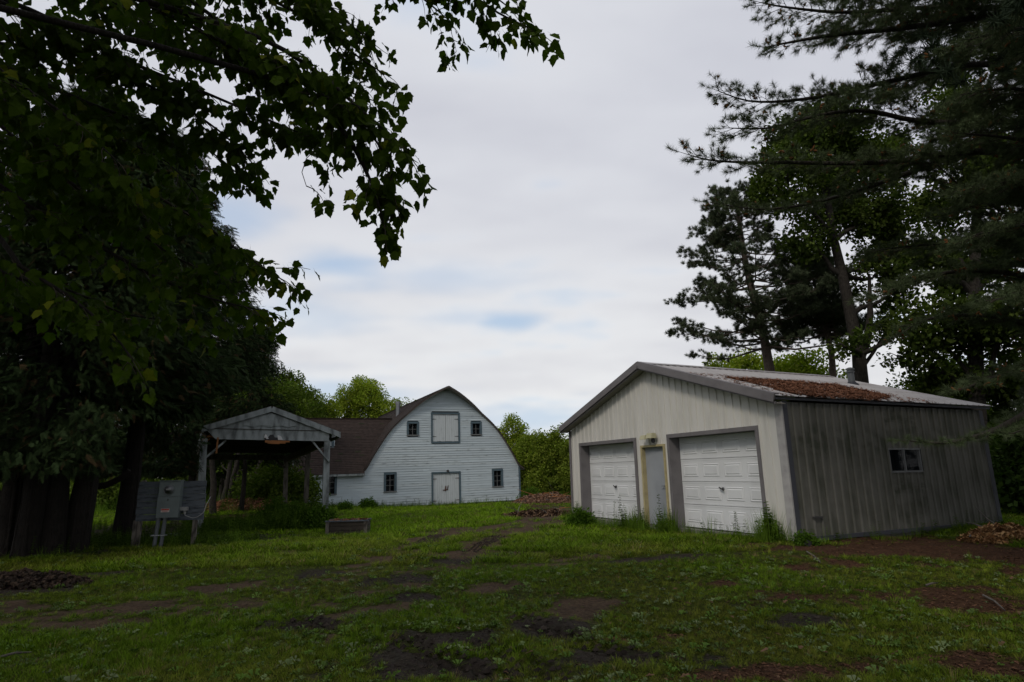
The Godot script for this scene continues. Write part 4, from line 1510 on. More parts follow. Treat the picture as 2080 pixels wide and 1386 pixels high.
func build_yard_things() -> void:
	var chip := chip_mesh()
	var red := [Color(0.21, 0.10, 0.055), Color(0.15, 0.075, 0.045), Color(0.29, 0.17, 0.10), Color(0.10, 0.06, 0.04)]
	var pink := [Color(0.26, 0.15, 0.10), Color(0.18, 0.11, 0.075), Color(0.34, 0.22, 0.15), Color(0.12, 0.075, 0.05)]
	mound("wood_chip_pile", "long low pile of reddish wood chips behind the carport", "wood chips", at(505, 1038, 33.0), 3.6, 1.4, 0.62, 8000, red, chip, 1.0, 12)
	mound("brush_pile", "tangled reddish brush pile between the barn and the garage", "brush pile", at(1112, 1014, 34.5), 1.9, 1.6, 0.55, 5200, pink, chip, 0.95, 40)
	var s0 := land(1098, 1046)
	mound("bark_heap", "flat heap of dark bark and pale sticks on the drive near the garage", "bark heap", s0, 1.5, 0.9, 0.16, 1500, [Color(0.09, 0.055, 0.035), Color(0.06, 0.04, 0.03), Color(0.2, 0.13, 0.08)], chip, 1.3, 12)
	var st := at(2040, 1104, 12.2)
	mound("straw_heap", "small heap of pale straw and shavings at the garage's far corner", "straw heap", st, 0.75, 0.5, 0.30, 1700, [Color(0.33, 0.18, 0.08), Color(0.40, 0.25, 0.12), Color(0.22, 0.12, 0.06)], chip, 1.1, 5)
	var so := land(50, 1192)
	mound("soil_heap", "dark crumbly heap of turned soil at the lawn's shaded edge", "soil heap", so, 0.95, 0.4, 0.17, 1200, [Color(0.035, 0.025, 0.02), Color(0.05, 0.035, 0.025), Color(0.025, 0.02, 0.016)], clod_mesh(), 0.9)
	mound("woodland_chip_pile", "reddish chip pile under the trees beyond the cedar trunks", "wood chips", at(10, 1058, 26.0), 2.2, 1.0, 0.4, 1500, red, chip, 1.6)
	# drain pipe at the garage corner
	var g: Node3D = get_node("garage")
	var d := thing("drain_pipe", "black plastic drain pipe lying at the garage's near corner", "drain pipe", Vector3.ZERO)
	var q0 := g.transform * Vector3(0.10, -0.02, -0.25)
	var q1 := g.transform * Vector3(0.42, -0.06, 0.05)
	var q2 := g.transform * Vector3(0.62, -0.08, 0.42)
	for q in [q0, q1, q2]:
		pass
	q0.y = height(q0.x, q0.z) + 0.06
	q1.y = height(q1.x, q1.z) + 0.06
	q2.y = height(q2.x, q2.z) + 0.05
	d.position = q0
	var s := Shape.new()
	var pts := []
	var rad := []
	for i in 40:
		var t := i / 39.0
		pts.append(q0.lerp(q1, t).lerp(q1.lerp(q2, t), t) - q0)
		rad.append(0.05 if i % 2 else 0.044)
	s.tube(pts, rad, 12)
	piece("hose", s, mat.black_plastic, d)
	s = Shape.new()
	s.tube([q2 - q0, q2 - q0 + (q2 - q1).normalized() * 0.08], [0.056, 0.056], 12)
	piece("coupling", s, mat.black_plastic, d)
	# sticks lying about
	var spots := [[1640, 1128, 1668, 1148, "pale broken stick on the grass just below the garage corner"], [1998, 1212, 2044, 1250, "thin pale stick on brown needles near the lawn's edge"], [1882, 1194, 1906, 1191, "short white stick on the lawn below the garage's side wall"],
		[0, 1342, 62, 1335, "thin grey twig on the dark soil patch of the lawn"], [700, 1052, 748, 1050, "grey branch lying in the grass behind the planter box"]]
	for e in spots:
		var a := land(e[0], e[1])
		var b := land(e[2], e[3])
		var st2 := thing("stick", e[4], "stick", a, "sticks lying on the grass")
		var t := Shape.new()
		var m := a.lerp(b, 0.5)
		t.tube([Vector3(0, 0.03, 0), m - a + Vector3(0.0, 0.05, 0.02), b - a + Vector3(0, 0.035, 0)], [0.013, 0.011, 0.006], 6)
		piece("branch", t, mat.old_timber, st2)
	# stone and fallen plank under the cedars
	var pos := land(18, 1102)
	var stone := thing("stone", "flat pale stone lying under the cedar trees", "stone", pos)
	var rs := Shape.new()
	var n := 10
	for i in n:
		for j in 4:
			var P := func(ii: int, jj: int):
				var a := TAU * ii / n
				var b := PI / 2 * jj / 4.0
				var r := 0.34 * (1.0 + 0.18 * sin(a * 3.0 + 1.0)) * cos(b)
				return Vector3(cos(a) * r, 0.13 * sin(b) - 0.02, sin(a) * r * 0.7)
			rs.quad(P.call(i + 1, j), P.call(i, j), P.call(i, j + 1), P.call(i + 1, j + 1))
	piece("stone_body", rs, mat.concrete, stone)
	var pa := land(288, 1094)
	var pb := land(402, 1090)
	var pl := thing("fallen_plank", "dark plank lying in the weeds below the meter board", "plank", pa)
	board_between(pl, "board", pa + Vector3(0, 0.06, 0), pb + Vector3(0, 0.08, 0), 0.2, 0.05, mat.grey_plank)


func clod_mesh() -> ArrayMesh:
	var s := Shape.new()
	var t := Vector3(0.01, 0.03, 0)
	var ring := []
	for i in 5:
		var a := TAU * i / 5.0
		ring.append(Vector3(cos(a) * (0.035 + 0.01 * sin(i * 2.1)), -0.005 + 0.008 * cos(i * 1.7), sin(a) * 0.03))
	for i in 5:
		s.tri(t, ring[(i + 1) % 5], ring[i])
		s.tri(Vector3(0, -0.025, 0), ring[i], ring[(i + 1) % 5])
	return s.mesh(mat.litter)


# ---------------------------------------------------------------- ground, bare soil, grass
func patch(px: float, py: float, rx: float, ry: float, kind: float, k := 1.0, f := 1.0) -> void:      # a bare spot, given by where the photograph shows it
	var c := land(px, py)
	var n := land(px, py - ry)
	var s := land(px, py + ry)
	soil_patches.append({"x": c.x, "z": (n.z + s.z) / 2, "rx": rx / FOCAL * -c.z, "rz": maxf(0.1, (s.z - n.z) / 2), "kind": kind, "k": k, "f": f})


func tread(px: float, py: float, qx: float, qy: float, w := 0.2) -> void:
	var a := land(px, py)
	var b := land(qx, qy)
	var t := Vector3(b.x - a.x, 0, b.z - a.z)
	tracks.append({"a": a, "t": t.normalized(), "len": t.length(), "w": w})


func make_patches() -> void:
	# kinds: 0 dark turned soil, 1 brown path, 2 reddish needles and bark
	for e in [[840, 1355, 120, 36, 0, 1.1, 1.3], [920, 1305, 110, 18, 0, 1.0, 1.6], [960, 1365, 90, 24, 0, 0.9, 1.6], [1090, 1275, 90, 22, 0, 0.9, 1.2], [1300, 1345, 170, 22, 0, 0.8, 1.6], [620, 1272, 70, 13, 0, 1.0, 1.5], [850, 1218, 60, 9, 0, 1.0, 1.5],
		[820, 1180, 70, 9, 0, 0.9, 1.5], [640, 1168, 45, 10, 0, 0.9, 1.5], [930, 1140, 60, 6, 0, 1.0, 1.5], [1170, 1240, 80, 22, 1, 0.9, 1.2], [330, 1235, 180, 14, 1, 0.9, 1.2], [460, 1193, 90, 8, 1, 1.0, 1.2], [120, 1272, 100, 14, 1, 0.9, 1.2],
		[50, 1345, 90, 22, 1, 0.8, 1.2], [60, 1188, 130, 18, 0, 1.2, 1.0], [200, 1165, 60, 6, 0, 0.9, 1.0], [720, 1240, 120, 12, 1, 0.7, 1.2], [40, 1235, 90, 9, 1, 0.8, 1.2], [1010, 1195, 70, 10, 1, 0.7, 1.2],
		[1190, 1134, 70, 5, 1, 1.1, 1.4], [1320, 1138, 110, 6, 0, 0.9, 1.4], [1120, 1150, 70, 6, 1, 0.8, 1.4], [960, 1128, 110, 6, 1, 0.9, 1.4],
		[870, 1098, 45, 9, 1, 1.1, 1.2], [980, 1108, 45, 10, 1, 1.1, 1.2], [930, 1078, 70, 6, 1, 0.8, 1.2], [1040, 1080, 70, 5, 1, 1.1, 1.2], [1110, 1063, 50, 6, 1, 1.2, 1.2], [1090, 1048, 60, 6, 1, 1.2, 1.2], [990, 1073, 60, 4, 1, 0.9, 1.2], [1145, 1040, 40, 10, 1, 1.2, 1.2], [820, 1051, 35, 3, 0, 1.1, 1.5],
		[1900, 1118, 260, 26, 2, 1.5, 1.0], [2060, 1130, 160, 60, 2, 1.2, 1.0], [1720, 1120, 90, 10, 2, 1.3, 1.0], [1700, 1145, 60, 8, 2, 0.7, 1.5], [1960, 1235, 150, 40, 2, 0.65, 1.0], [1640, 1265, 80, 14, 0, 0.8, 1.5], [1630, 1152, 30, 6, 2, 1.0, 1.5], [1470, 1186, 60, 8, 2, 0.7, 1.5], [1660, 1215, 140, 10, 2, 0.6, 1.5],
		[1900, 1350, 120, 20, 2, 0.7, 1.4], [1560, 1370, 160, 12, 2, 0.7, 1.4], [2030, 1370, 90, 24, 2, 0.7, 1.4], [1340, 1300, 60, 16, 2, 0.6, 1.5],
		[130, 1098, 290, 34, 0, 1.6, 1.0], [470, 1098, 120, 10, 0, 0.8, 1.0], [500, 1052, 120, 6, 2, 1.0, 1.0], [1100, 1020, 70, 10, 2, 1.0, 1.0], [20, 1062, 100, 8, 2, 1.2, 1.0]]:
		patch(e[0], e[1], e[2], e[3], e[4], e[5], e[6])
	for path in [[[[1150, 1034], [1090, 1054], [1000, 1072], [930, 1083], [868, 1099], [800, 1124], [690, 1162], [540, 1203], [330, 1240], [110, 1276]], 0.34, 0.78], [[[1142, 1048], [1062, 1075], [1002, 1095], [966, 1115], [925, 1142], [830, 1182], [720, 1240], [600, 1290]], 0.28, 0.72]]:
		var pts: Array = path[0]
		for i in pts.size() - 1:
			var a := land(pts[i][0], pts[i][1])
			var b := land(pts[i + 1][0], pts[i + 1][1])
			var n := int(a.distance_to(b) / 0.55) + 1
			for j in n:
				var q := a.lerp(b, float(j) / n)
				var fade: float = 1.15 if i < 4 else path[2] - 0.09 * i
				soil_patches.append({"x": q.x, "z": q.z, "rx": path[1] * 1.3, "rz": path[1] * 1.5, "kind": 1.0, "k": fade, "f": 1.6})
	tread(965, 1300, 1130, 1386)
	tread(800, 1300, 1000, 1386, 0.16)
	tread(1040, 1255, 1290, 1345, 0.17)
	tread(590, 1268, 690, 1282, 0.17)
	tread(1010, 1090, 950, 1122, 0.2)
	tread(890, 1088, 850, 1108, 0.2)


func sort_patches() -> void:        # patches by the metre of depth they reach into, for quick look-up
	for s in soil_patches:
		for k in range(int(floor(s.z - s.rz * 1.7)), int(floor(s.z + s.rz * 1.7)) + 1):
			if not soil_rows.has(k):
				soil_rows[k] = []
			soil_rows[k].append(s)


func axis_lines(near_lo: float, near_hi: float, step: float, far_lo: float, far_hi: float, grow: float) -> PackedFloat32Array:
	var r := PackedFloat32Array()
	var x := near_lo
	while x < near_hi:
		r.append(x)
		x += step
	var s := step
	while x < far_hi:
		r.append(x)
		s *= grow
		x += s
	r.append(far_hi)
	var low := []
	s = step
	x = near_lo - s
	while x > far_lo:
		low.append(x)
		s *= grow
		x -= s
	low.append(far_lo)
	low.reverse()
	var all := PackedFloat32Array(low)
	all.append_array(r)
	return all


func build_ground() -> void:
	var xs := axis_lines(-6.5, 6.5, 0.055, -420.0, 420.0, 1.055)
	var zs := axis_lines(-9.5, -4.2, 0.055, -600.0, 60.0, 1.045)
	var nx := xs.size()
	var nz := zs.size()
	var g := Shape.new()
	var p := Shape.new()
	var bare := PackedFloat32Array()
	var turf := Color(0.050, 0.062, 0.012)
	var kinds := [Color(0.048, 0.040, 0.032), Color(0.095, 0.066, 0.044), Color(0.085, 0.047, 0.029)]
	var vs := PackedVector3Array()
	var cs := PackedColorArray()
	for z in zs:
		for x in xs:
			vs.append(Vector3(x, height(x, z), z))
			var s := soil_at(x, z) if z > -48.0 and absf(x) < 45.0 else Vector2.ZERO
			var c := turf.lerp(kinds[int(s.y)], smoothstep(0.05, 0.9, s.x))
			if z < -40.0 and x < -8.0:
				c = turf.lerp(Color(0.24, 0.23, 0.085), smoothstep(-40.0, -46.0, z))
			var k := 0.85 + 0.3 * fine_noise.get_noise_2d(x * 5.0, z * 5.0)
			cs.append(Color(c.r * k, c.g * k, c.b * k))
			bare.append(s.x if s.y > 0.5 and s.y < 1.5 and z < -11.0 and x > -6.0 and x < 5.0 else 0.0)
	var ns := PackedVector3Array()
	ns.resize(vs.size())
	for j in nz:
		for i in nx:
			var a := vs[j * nx + mini(i + 1, nx - 1)] - vs[j * nx + maxi(i - 1, 0)]
			var b := vs[mini(j + 1, nz - 1) * nx + i] - vs[maxi(j - 1, 0) * nx + i]
			ns[j * nx + i] = b.cross(a).normalized()
	var ig := PackedInt32Array()
	var ip := PackedInt32Array()
	for j in nz - 1:
		for i in nx - 1:
			var q := j * nx + i
			var to := ip if bare[q] + bare[q + 1] + bare[q + nx] + bare[q + nx + 1] > 1.6 else ig
			# rows run from far (low z) to near
			for e in [q, q + 1, q + nx + 1, q, q + nx + 1, q + nx]:
				if bare[q] + bare[q + 1] + bare[q + nx] + bare[q + nx + 1] > 1.6:
					ip.append(e)
				else:
					ig.append(e)
	for e in [["ground", ig], ["dirt_track", ip]]:
		var s := Shape.new()
		var index: PackedInt32Array = e[1]
		if index.is_empty():
			continue
		if e[0] == "ground":
			s.v = vs; s.n = ns; s.c = cs; s.ix = index
		else:
			var seen := {}
			for q in index:
				if not seen.has(q):
					seen[q] = s.v.size()
					s.v.append(vs[q]); s.n.append(ns[q]); s.c.append(cs[q])
				s.ix.append(seen[q])
		s.uv.resize(s.v.size())
		var o := piece(e[0], s, mat.earth)
		o.set_meta("kind", "structure")
		o.set_meta("label", "uneven lawn ground with worn soil patches and tyre marks" if e[0] == "ground" else "worn brown drive leading past the garage towards the barn")
		o.set_meta("category", "ground" if e[0] == "ground" else "track")


func blade(s: Shape, root: Vector3, tip: Vector3, w: float, bend: float) -> void:
	var way := (tip - root)
	var side := Vector3(-way.z, 0, way.x)
	side = (side.normalized() if side.length() > 0.001 else Vector3.RIGHT) * w / 2
	var m := root.lerp(tip, 0.55) + Vector3(0, bend, 0)
	s.quad(root - side, root + side, m + side * 0.7, m - side * 0.7)
	s.tri(m - side * 0.7, m + side * 0.7, tip)


func tuft_mesh(count: int, tall: float, spread: float, w: float, m: Material) -> ArrayMesh:
	var s := Shape.new()
	for i in count:
		var a := rf(0, TAU)
		var r := rf(0, spread * 0.6)
		var root := Vector3(cos(a) * r, -0.01, sin(a) * r)
		var b := a + rf(-0.9, 0.9)
		var h := tall * rf(0.5, 1.0)
		var lean := spread * rf(0.3, 1.3)
		blade(s, root, root + Vector3(cos(b) * lean, h, sin(b) * lean), w * rf(0.7, 1.2), h * 0.12)
	return s.mesh(m)


func weed_mesh(leaves: int, size: float, m: Material) -> ArrayMesh:       # a rosette of broad leaves: plantain, clover, dandelion
	var s := Shape.new()
	for i in leaves:
		var a := TAU * i / leaves + rf(-0.4, 0.4)
		var l := size * rf(0.6, 1.1)
		var w := l * rf(0.38, 0.6)
		var up := rf(0.1, 0.6) * l
		var d := Vector3(cos(a), 0, sin(a))
		var e := Vector3(-d.z, 0, d.x) * w / 2
		var r0 := d * l * 0.15
		var mid := d * l * 0.6 + Vector3(0, up, 0)
		var tip := d * l + Vector3(0, up * 0.75, 0)
		s.quad(r0, mid - e - Vector3(0, -0.006, 0), mid, r0)
		s.tri(r0, mid + Vector3(0, -0.004, 0), mid - e)
		s.tri(r0, mid + e, mid + Vector3(0, -0.004, 0))
		s.tri(tip, mid - e, mid + Vector3(0, -0.004, 0))
		s.tri(tip, mid + Vector3(0, -0.004, 0), mid + e)
	return s.mesh(m)


func clear_of_buildings(x: float, z: float) -> bool:
	# inside the garage, the barn or its wing nothing grows
	var gx := (x - 5.341) * 0.424 + (z + 11.972) * 0.906
	var gz := -((x - 5.341) * 0.906 - (z + 11.972) * 0.424)
	if gx < 0.03 and gx > -8.4 and gz < 0.02 and gz > -6.85:
		return false
	var bx := (x + 4.216) * 0.912 - (z + 38.0) * 0.410
	var bz := (x + 4.216) * 0.410 + (z + 38.0) * 0.912
	return not (bx < 5.0 and bx > -8.6 and bz < 0.05 and bz > -16.0)


func build_grass() -> void:
	var short := [tuft_mesh(12, 0.055, 0.055, 0.0045, mat.grass), tuft_mesh(10, 0.08, 0.06, 0.005, mat.grass), tuft_mesh(9, 0.05, 0.09, 0.005, mat.grass)]
	var wide := [tuft_mesh(14, 0.10, 0.16, 0.010, mat.grass), tuft_mesh(12, 0.13, 0.15, 0.011, mat.grass)]
	var sc := [Scatter.new(), Scatter.new(), Scatter.new()]
	var sw := [Scatter.new(), Scatter.new()]
	var weeds := [Scatter.new(), Scatter.new(), Scatter.new()]
	var dry := Scatter.new()
	var clods := Scatter.new()
	var wm := [weed_mesh(7, 0.045, mat.grass), weed_mesh(5, 0.075, mat.grass), weed_mesh(9, 0.035, mat.grass)]
	var z := -4.3
	while z > -46.0:
		var step := 0.034 if z > -7.0 else (0.05 if z > -10.0 else (0.085 if z > -16.0 else (0.14 if z > -26.0 else 0.22)))
		var half := -z * 0.9 + 1.0
		var x := -half
		while x < half:
			x += step
			var gx := x + rf(-step, step)
			var gz := z + rf(-step, step)
			if not clear_of_buildings(gx, gz):
				continue
			var s := soil_at(gx, gz)
			if rng.randf() < smoothstep(0.10, 1.0, s.x) * 0.95:
				if gz > -14.0 and s.y < 0.5 and rng.randf() < 0.30:
					clods.put(Basis.from_euler(Vector3(rf(0, 6), rf(0, 6), rf(0, 6))).scaled(Vector3(1, 0.6, 1) * (0.12 + 0.75 * pow(rng.randf(), 3.0))), Vector3(gx, height(gx, gz) + 0.003, gz), Color(0.042, 0.034, 0.028) * rf(0.6, 1.4))
				elif s.y > 1.5 and rng.randf() < 0.9:
					var k0 := rf(0.5, 1.3)
					dry.put(Basis.from_euler(Vector3(rf(-0.4, 0.4), rf(0, TAU), rf(-0.3, 0.3))).scaled(Vector3.ONE * rf(0.15, 0.5)), Vector3(gx, height(gx, gz) + 0.008, gz), Color(0.115 * k0, 0.060 * k0, 0.036 * k0))
				continue
			var y := height(gx, gz)
			var lush := patch_noise.get_noise_2d(gx * 0.45 + 50.0, gz * 0.45) * 0.5 + 0.5
			var k := rf(0.5, 1.35)
			var c := Color(0.098, 0.168, 0.010).lerp(Color(0.150, 0.165, 0.024), clampf(1.5 - lush * 2.2 + rf(-0.35, 0.35), 0.0, 1.0))
			if gz < -14.0:
				c = c.lerp(Color(0.135, 0.235, 0.010), clampf((-13.0 - gz) / 6.0, 0.0, 0.85))
			if rng.randf() < 0.07:
				c = Color(0.16, 0.125, 0.055)
			c = Color(c.r * k, c.g * k, c.b * k)
			var bs := Basis(Vector3.UP, rf(0, TAU)).scaled(Vector3.ONE * rf(0.5, 1.2) * (0.55 + lush * 0.8) * (1.0 - 0.6 * s.x))
			if rng.randf() < 0.03:
				bs = bs.scaled(Vector3(1.1, 1.9, 1.1))
			if gz > -11.0:
				sc[rng.randi() % 3].put(bs, Vector3(gx, y, gz), c)
				var odd := rng.randf()
				if odd < 0.07 + 0.20 * clampf(1.0 - Vector2(gx + 0.9, gz + 8.5).length() / 2.8, 0.0, 1.0) + 0.22 * clampf(patch_noise.get_noise_2d(gx * 1.6, gz * 1.6 + 70.0) * 2.2 - 0.1, 0.0, 1.0):
					var g := rf(0.6, 1.35)
					var pale := pow(rng.randf(), 2.0)
					weeds[rng.randi() % 3].put(Basis.from_euler(Vector3(rf(-0.35, 0.35), rf(0, TAU), rf(-0.35, 0.35))).scaled(Vector3.ONE * rf(0.35, 1.2)), Vector3(gx, y + 0.012, gz), Color(0.085, 0.15, 0.025).lerp(Color(0.17, 0.20, 0.11), pale) * g)
				elif odd > 0.99 and gx > -1.0:
					dry.put(Basis.from_euler(Vector3(rf(-0.3, 0.3), rf(0, TAU), rf(-0.3, 0.3))).scaled(Vector3.ONE * rf(0.4, 0.9)), Vector3(gx, y + 0.035, gz), Color(0.14, 0.085, 0.05) * rf(0.6, 1.2))
			else:
				var tall := 1.0 if gz > -16.0 else 1.25
				sw[rng.randi() % 2].put(bs.scaled(Vector3.ONE * tall), Vector3(gx, y, gz), c)
				if rng.randf() < 0.02 and gz > -22.0:
					weeds[1].put(Basis(Vector3.UP, rf(0, TAU)).scaled(Vector3.ONE * rf(0.8, 1.6)), Vector3(gx, y + 0.03, gz), Color(0.09, 0.135, 0.045))
		z -= step
	for t in tracks:           # lugs that a tyre has pressed up, row by row
		var u := 0.0
		while u < t.len:
			var v: float = -t.w
			while v < t.w:
				var q: Vector3 = t.a + t.t * (u + absf(v) * 0.8 + rf(-0.02, 0.02)) + Vector3(-t.t.z, 0, t.t.x) * v
				if rng.randf() < 0.8:
					clods.put(Basis(Vector3.UP, atan2(t.t.x, t.t.z) + rf(-0.4, 0.4)).scaled(Vector3(rf(0.7, 1.3), rf(0.5, 1.0), rf(0.5, 0.9))), Vector3(q.x, height(q.x, q.z) + 0.008, q.z), Color(0.036, 0.029, 0.024) * rf(0.6, 1.3))
				v += 0.05
			u += 0.14
	for i in 3:
		mass("grass", sc[i], short[i]).set_meta("label", "short trampled lawn grass close by")
		mass("weed_cover", weeds[i], wm[i]).set_meta("label", "small broad-leaved lawn weeds among the grass")
	for i in 2:
		mass("grass", sw[i], wide[i]).set_meta("label", "longer lawn grass farther off towards the buildings")
	mass("dead_leaves", dry, chip_mesh()).set_meta("label", "dry brown needles and leaves scattered over the lawn")
	mass("soil_crumbs", clods, clod_mesh()).set_meta("label", "dark crumbs of turned soil in the tyre marks")
	for q in get_children():
		if q.has_meta("kind") and str(q.get_meta("kind")) == "stuff" and not q.has_meta("category"):
			q.set_meta("category", "grass" if str(q.name).begins_with("grass") else ("weeds" if str(q.name).begins_with("weed") else ("soil" if str(q.name).begins_with("soil") else "leaf litter")))


func herb_mesh(tall: float, pairs: int, leaf: float, m: Material) -> ArrayMesh:      # an upright weed: stem with leaves up its length
	var s := Shape.new()
	var lean := Vector3(rf(-0.12, 0.12), 1, rf(-0.12, 0.12)) * tall
	s.tint = Color(0.9, 0.8, 0.8)
	s.bar(Vector3.ZERO, lean, 0.008, 0.008, Vector3.RIGHT, 0.003, 0.003)
	s.tint = Color.WHITE
	for i in pairs:
		var t := 0.12 + 0.88 * i / pairs
		for k in 2:
			var a := i * 1.4 + k * PI + rf(-0.4, 0.4)
			var d := Vector3(cos(a), rf(-0.15, 0.5), sin(a)).normalized()
			var l := leaf * (1.15 - 0.7 * t) * rf(0.7, 1.2)
			var e := d.cross(Vector3.UP).normalized() * l * 0.22
			var r := lean * t
			var mid := r + d * l * 0.5 + Vector3(0, 0.012, 0)
			s.quad(r, mid + e, r + d * l - Vector3(0, l * 0.2, 0), mid - e)
	return s.mesh(m)


func build_weeds() -> void:
	var herbs := [herb_mesh(0.75, 11, 0.16, mat.grass), herb_mesh(0.55, 9, 0.2, mat.grass), herb_mesh(0.95, 13, 0.13, mat.grass)]
	var blades := [tuft_mesh(16, 0.55, 0.26, 0.012, mat.grass), tuft_mesh(14, 0.8, 0.3, 0.011, mat.grass)]
	var sh := [Scatter.new(), Scatter.new(), Scatter.new()]
	var sb := [Scatter.new(), Scatter.new()]
	var put := func(x: float, z: float, size: float, leafy: float, shade: float):
		var y := height(x, z)
		var k := rf(0.7, 1.25) * shade
		var bs := Basis(Vector3.UP, rf(0, TAU)).scaled(Vector3(1, rf(0.7, 1.2), 1) * size)
		if rng.randf() < leafy:
			sh[rng.randi() % 3].put(bs, Vector3(x, y - 0.02, z), Color(0.070 * k, 0.125 * k, 0.016 * k))
		else:
			sb[rng.randi() % 2].put(bs, Vector3(x, y - 0.02, z), Color(0.095 * k, 0.165 * k, 0.018 * k))
	# thicket round and inside the carport
	var fl := at(414, 893, 18.5)
	var fr := at(664, 897, 19.9)
	var deep := at(581, 934, 27.7) - fr
	for i in 2600:
		var u := rf(-0.06, 1.1)
		var t := rf(-0.07, 0.32) if rng.randf() < 0.75 else rf(0.3, 0.95)
		var p := fl.lerp(fr, u) + deep * t
		var open_part := t > 0.10 and u < 0.75
		put.call(p.x, p.z, rf(0.45, 0.95) * (1.05 if u > 0.55 else 0.85) * (0.5 if open_part else 1.0), 0.75, 1.1)
	for i in 240:
		var p := fr + Vector3(rf(-1.2, 0.25), 0, rf(-0.6, 0.4))
		put.call(p.x, p.z, rf(0.6, 1.1), 0.8, 1.0)
	# under the meter board and the cedars
	for i in 900:
		var p := Vector3(rf(-12.5, -6.4), 0, rf(-16.2, -14.4))
		put.call(p.x, p.z, rf(0.25, 0.6), 0.6, 0.85)
	for i in 1500:
		put.call(rf(-20.0, -8.6), rf(-22.0, -12.4), rf(0.2, 0.55), 0.75, 0.75)
	# along the foot of the garage
	var g: Node3D = get_node("garage")
	for i in 900:
		var x := -rf(0.0, 8.4)
		var zc := absf(rng.randfn(0.0, 0.16)) + 0.03
		var crowd := 0.30
		for c in [-0.45, -3.55, -3.75, -4.75, -5.0, -5.4, -7.9]:
			crowd = maxf(crowd, 1.0 - absf(x - c) * 2.2)
		if rng.randf() > crowd * crowd + 0.12:
			continue
		var p: Vector3 = g.transform * Vector3(x, 0, zc)
		put.call(p.x, p.z, rf(0.35, 0.95) * (0.5 + crowd * 0.6), 0.22, 1.1)
	for i in 34:
		var p: Vector3 = g.transform * Vector3(-rf(0.25, 0.7), 0, rf(0.06, 0.3))
		put.call(p.x, p.z, rf(0.45, 0.95), 0.6, 1.3)
	for i in 70:
		var q := land(rf(655, 755), rf(1084, 1096))
		put.call(q.x, q.z, rf(0.15, 0.3), 0.4, 1.3)
	for i in 90:
		var p: Vector3 = g.transform * Vector3(rf(0.05, 0.5), 0, -rf(-0.3, 6.8))
		put.call(p.x, p.z, rf(0.2, 0.5), 0.6, 0.9)
	# along the barn
	for i in 700:
		var b: Node3D = get_node("barn")
		var p: Vector3 = b.transform * Vector3(rf(-8.6, 5.2), 0, rf(0.1, 0.9))
		put.call(p.x, p.z, rf(0.25, 0.55), 0.4, 1.1)
	# rough ground behind and between the buildings
	for i in 1800:
		var p := Vector3(rf(-26.0, 6.0), 0, rf(-46.0, -30.0))
		if clear_of_buildings(p.x, p.z) and (p.x < -13.0 or p.x > 1.5 and p.z < -36.0):
			put.call(p.x, p.z, rf(0.5, 1.2), 0.6, 1.0)
	for i in 3:
		var o := mass("tall_weeds", sh[i], herbs[i])
		tag(o, ["leafy upright weeds crowding round the carport posts", "broad-leaved weeds along walls and under the trees", "tall thin weeds standing among the carport growth"][i], "weeds")
	for i in 2:
		var o := mass("tall_grass", sb[i], blades[i])
		tag(o, ["uncut grass along the foot of the buildings", "long seeding grass against the garage doors"][i], "grass")


const FAR_LABELS := ["distant woods tree far out beyond the cedar border", "distant woods tree behind the border cedar", "distant woods tree past the trunk cluster's outer side", "distant woods tree just past the trunk cluster", "distant woods tree behind the cedar trunk cluster", "distant woods tree between the two cedars", "distant woods tree behind the second cedar trunk", "distant woods tree behind the meter board",
	"distant woods tree left in the carport opening", "distant woods tree in the middle of the carport opening", "distant woods tree behind the barn wing's end", "distant woods tree behind the barn's curved eave", "distant woods tree behind the willow thicket", "distant woods tree behind the garage's near eave", "distant woods tree hidden behind the garage front", "distant woods tree behind the red pine", "distant woods tree behind the smaller pine", "distant woods tree behind the forked maple", "distant woods tree behind the garage's far end", "distant woods tree behind the dark hedge bushes", "distant woods tree out past the white pine", "distant woods tree farthest out beyond the white pine"]


# ---------------------------------------------------------------- trees
func clump_mesh(count: int, radius: float, size: float, wide: float, m: Material, seed_of: int) -> ArrayMesh:
	rng.seed = seed_of
	var s := Shape.new()
	for i in count:
		var p := any_way() * radius * pow(rng.randf(), 0.45)
		var d := (any_way() + Vector3(0, -0.25, 0) + p.normalized() * 0.5).normalized()
		var e := d.cross(any_way()).normalized() * size * wide * 0.5
		var l := size * rf(0.7, 1.25)
		var fold := d.cross(e).normalized() * l * rf(-0.12, 0.12)
		var k := rf(0.75, 1.25)
		s.tint = Color(k, k * rf(0.95, 1.05), k * rf(0.8, 1.1))
		var mid := p + d * l * 0.45 + fold
		s.tri(p, mid + e, p + d * l)
		s.tri(p, p + d * l, mid - e)
	return s.mesh(m)


func wobble(a: Vector3, b: Vector3, n: int, amount: float, sag := 0.0) -> Array:
	var r := []
	for i in n + 1:
		var t := float(i) / n
		var q := a.lerp(b, t) + Vector3(0, -sag * 4.0 * t * (1.0 - t), 0)
		if i > 0 and i < n:
			q += any_way() * amount
		r.append(q)
	return r


func taper(n: int, a: float, b: float) -> Array:
	var r := []
	for i in n:
		r.append(lerpf(a, b, float(i) / (n - 1)))
	return r


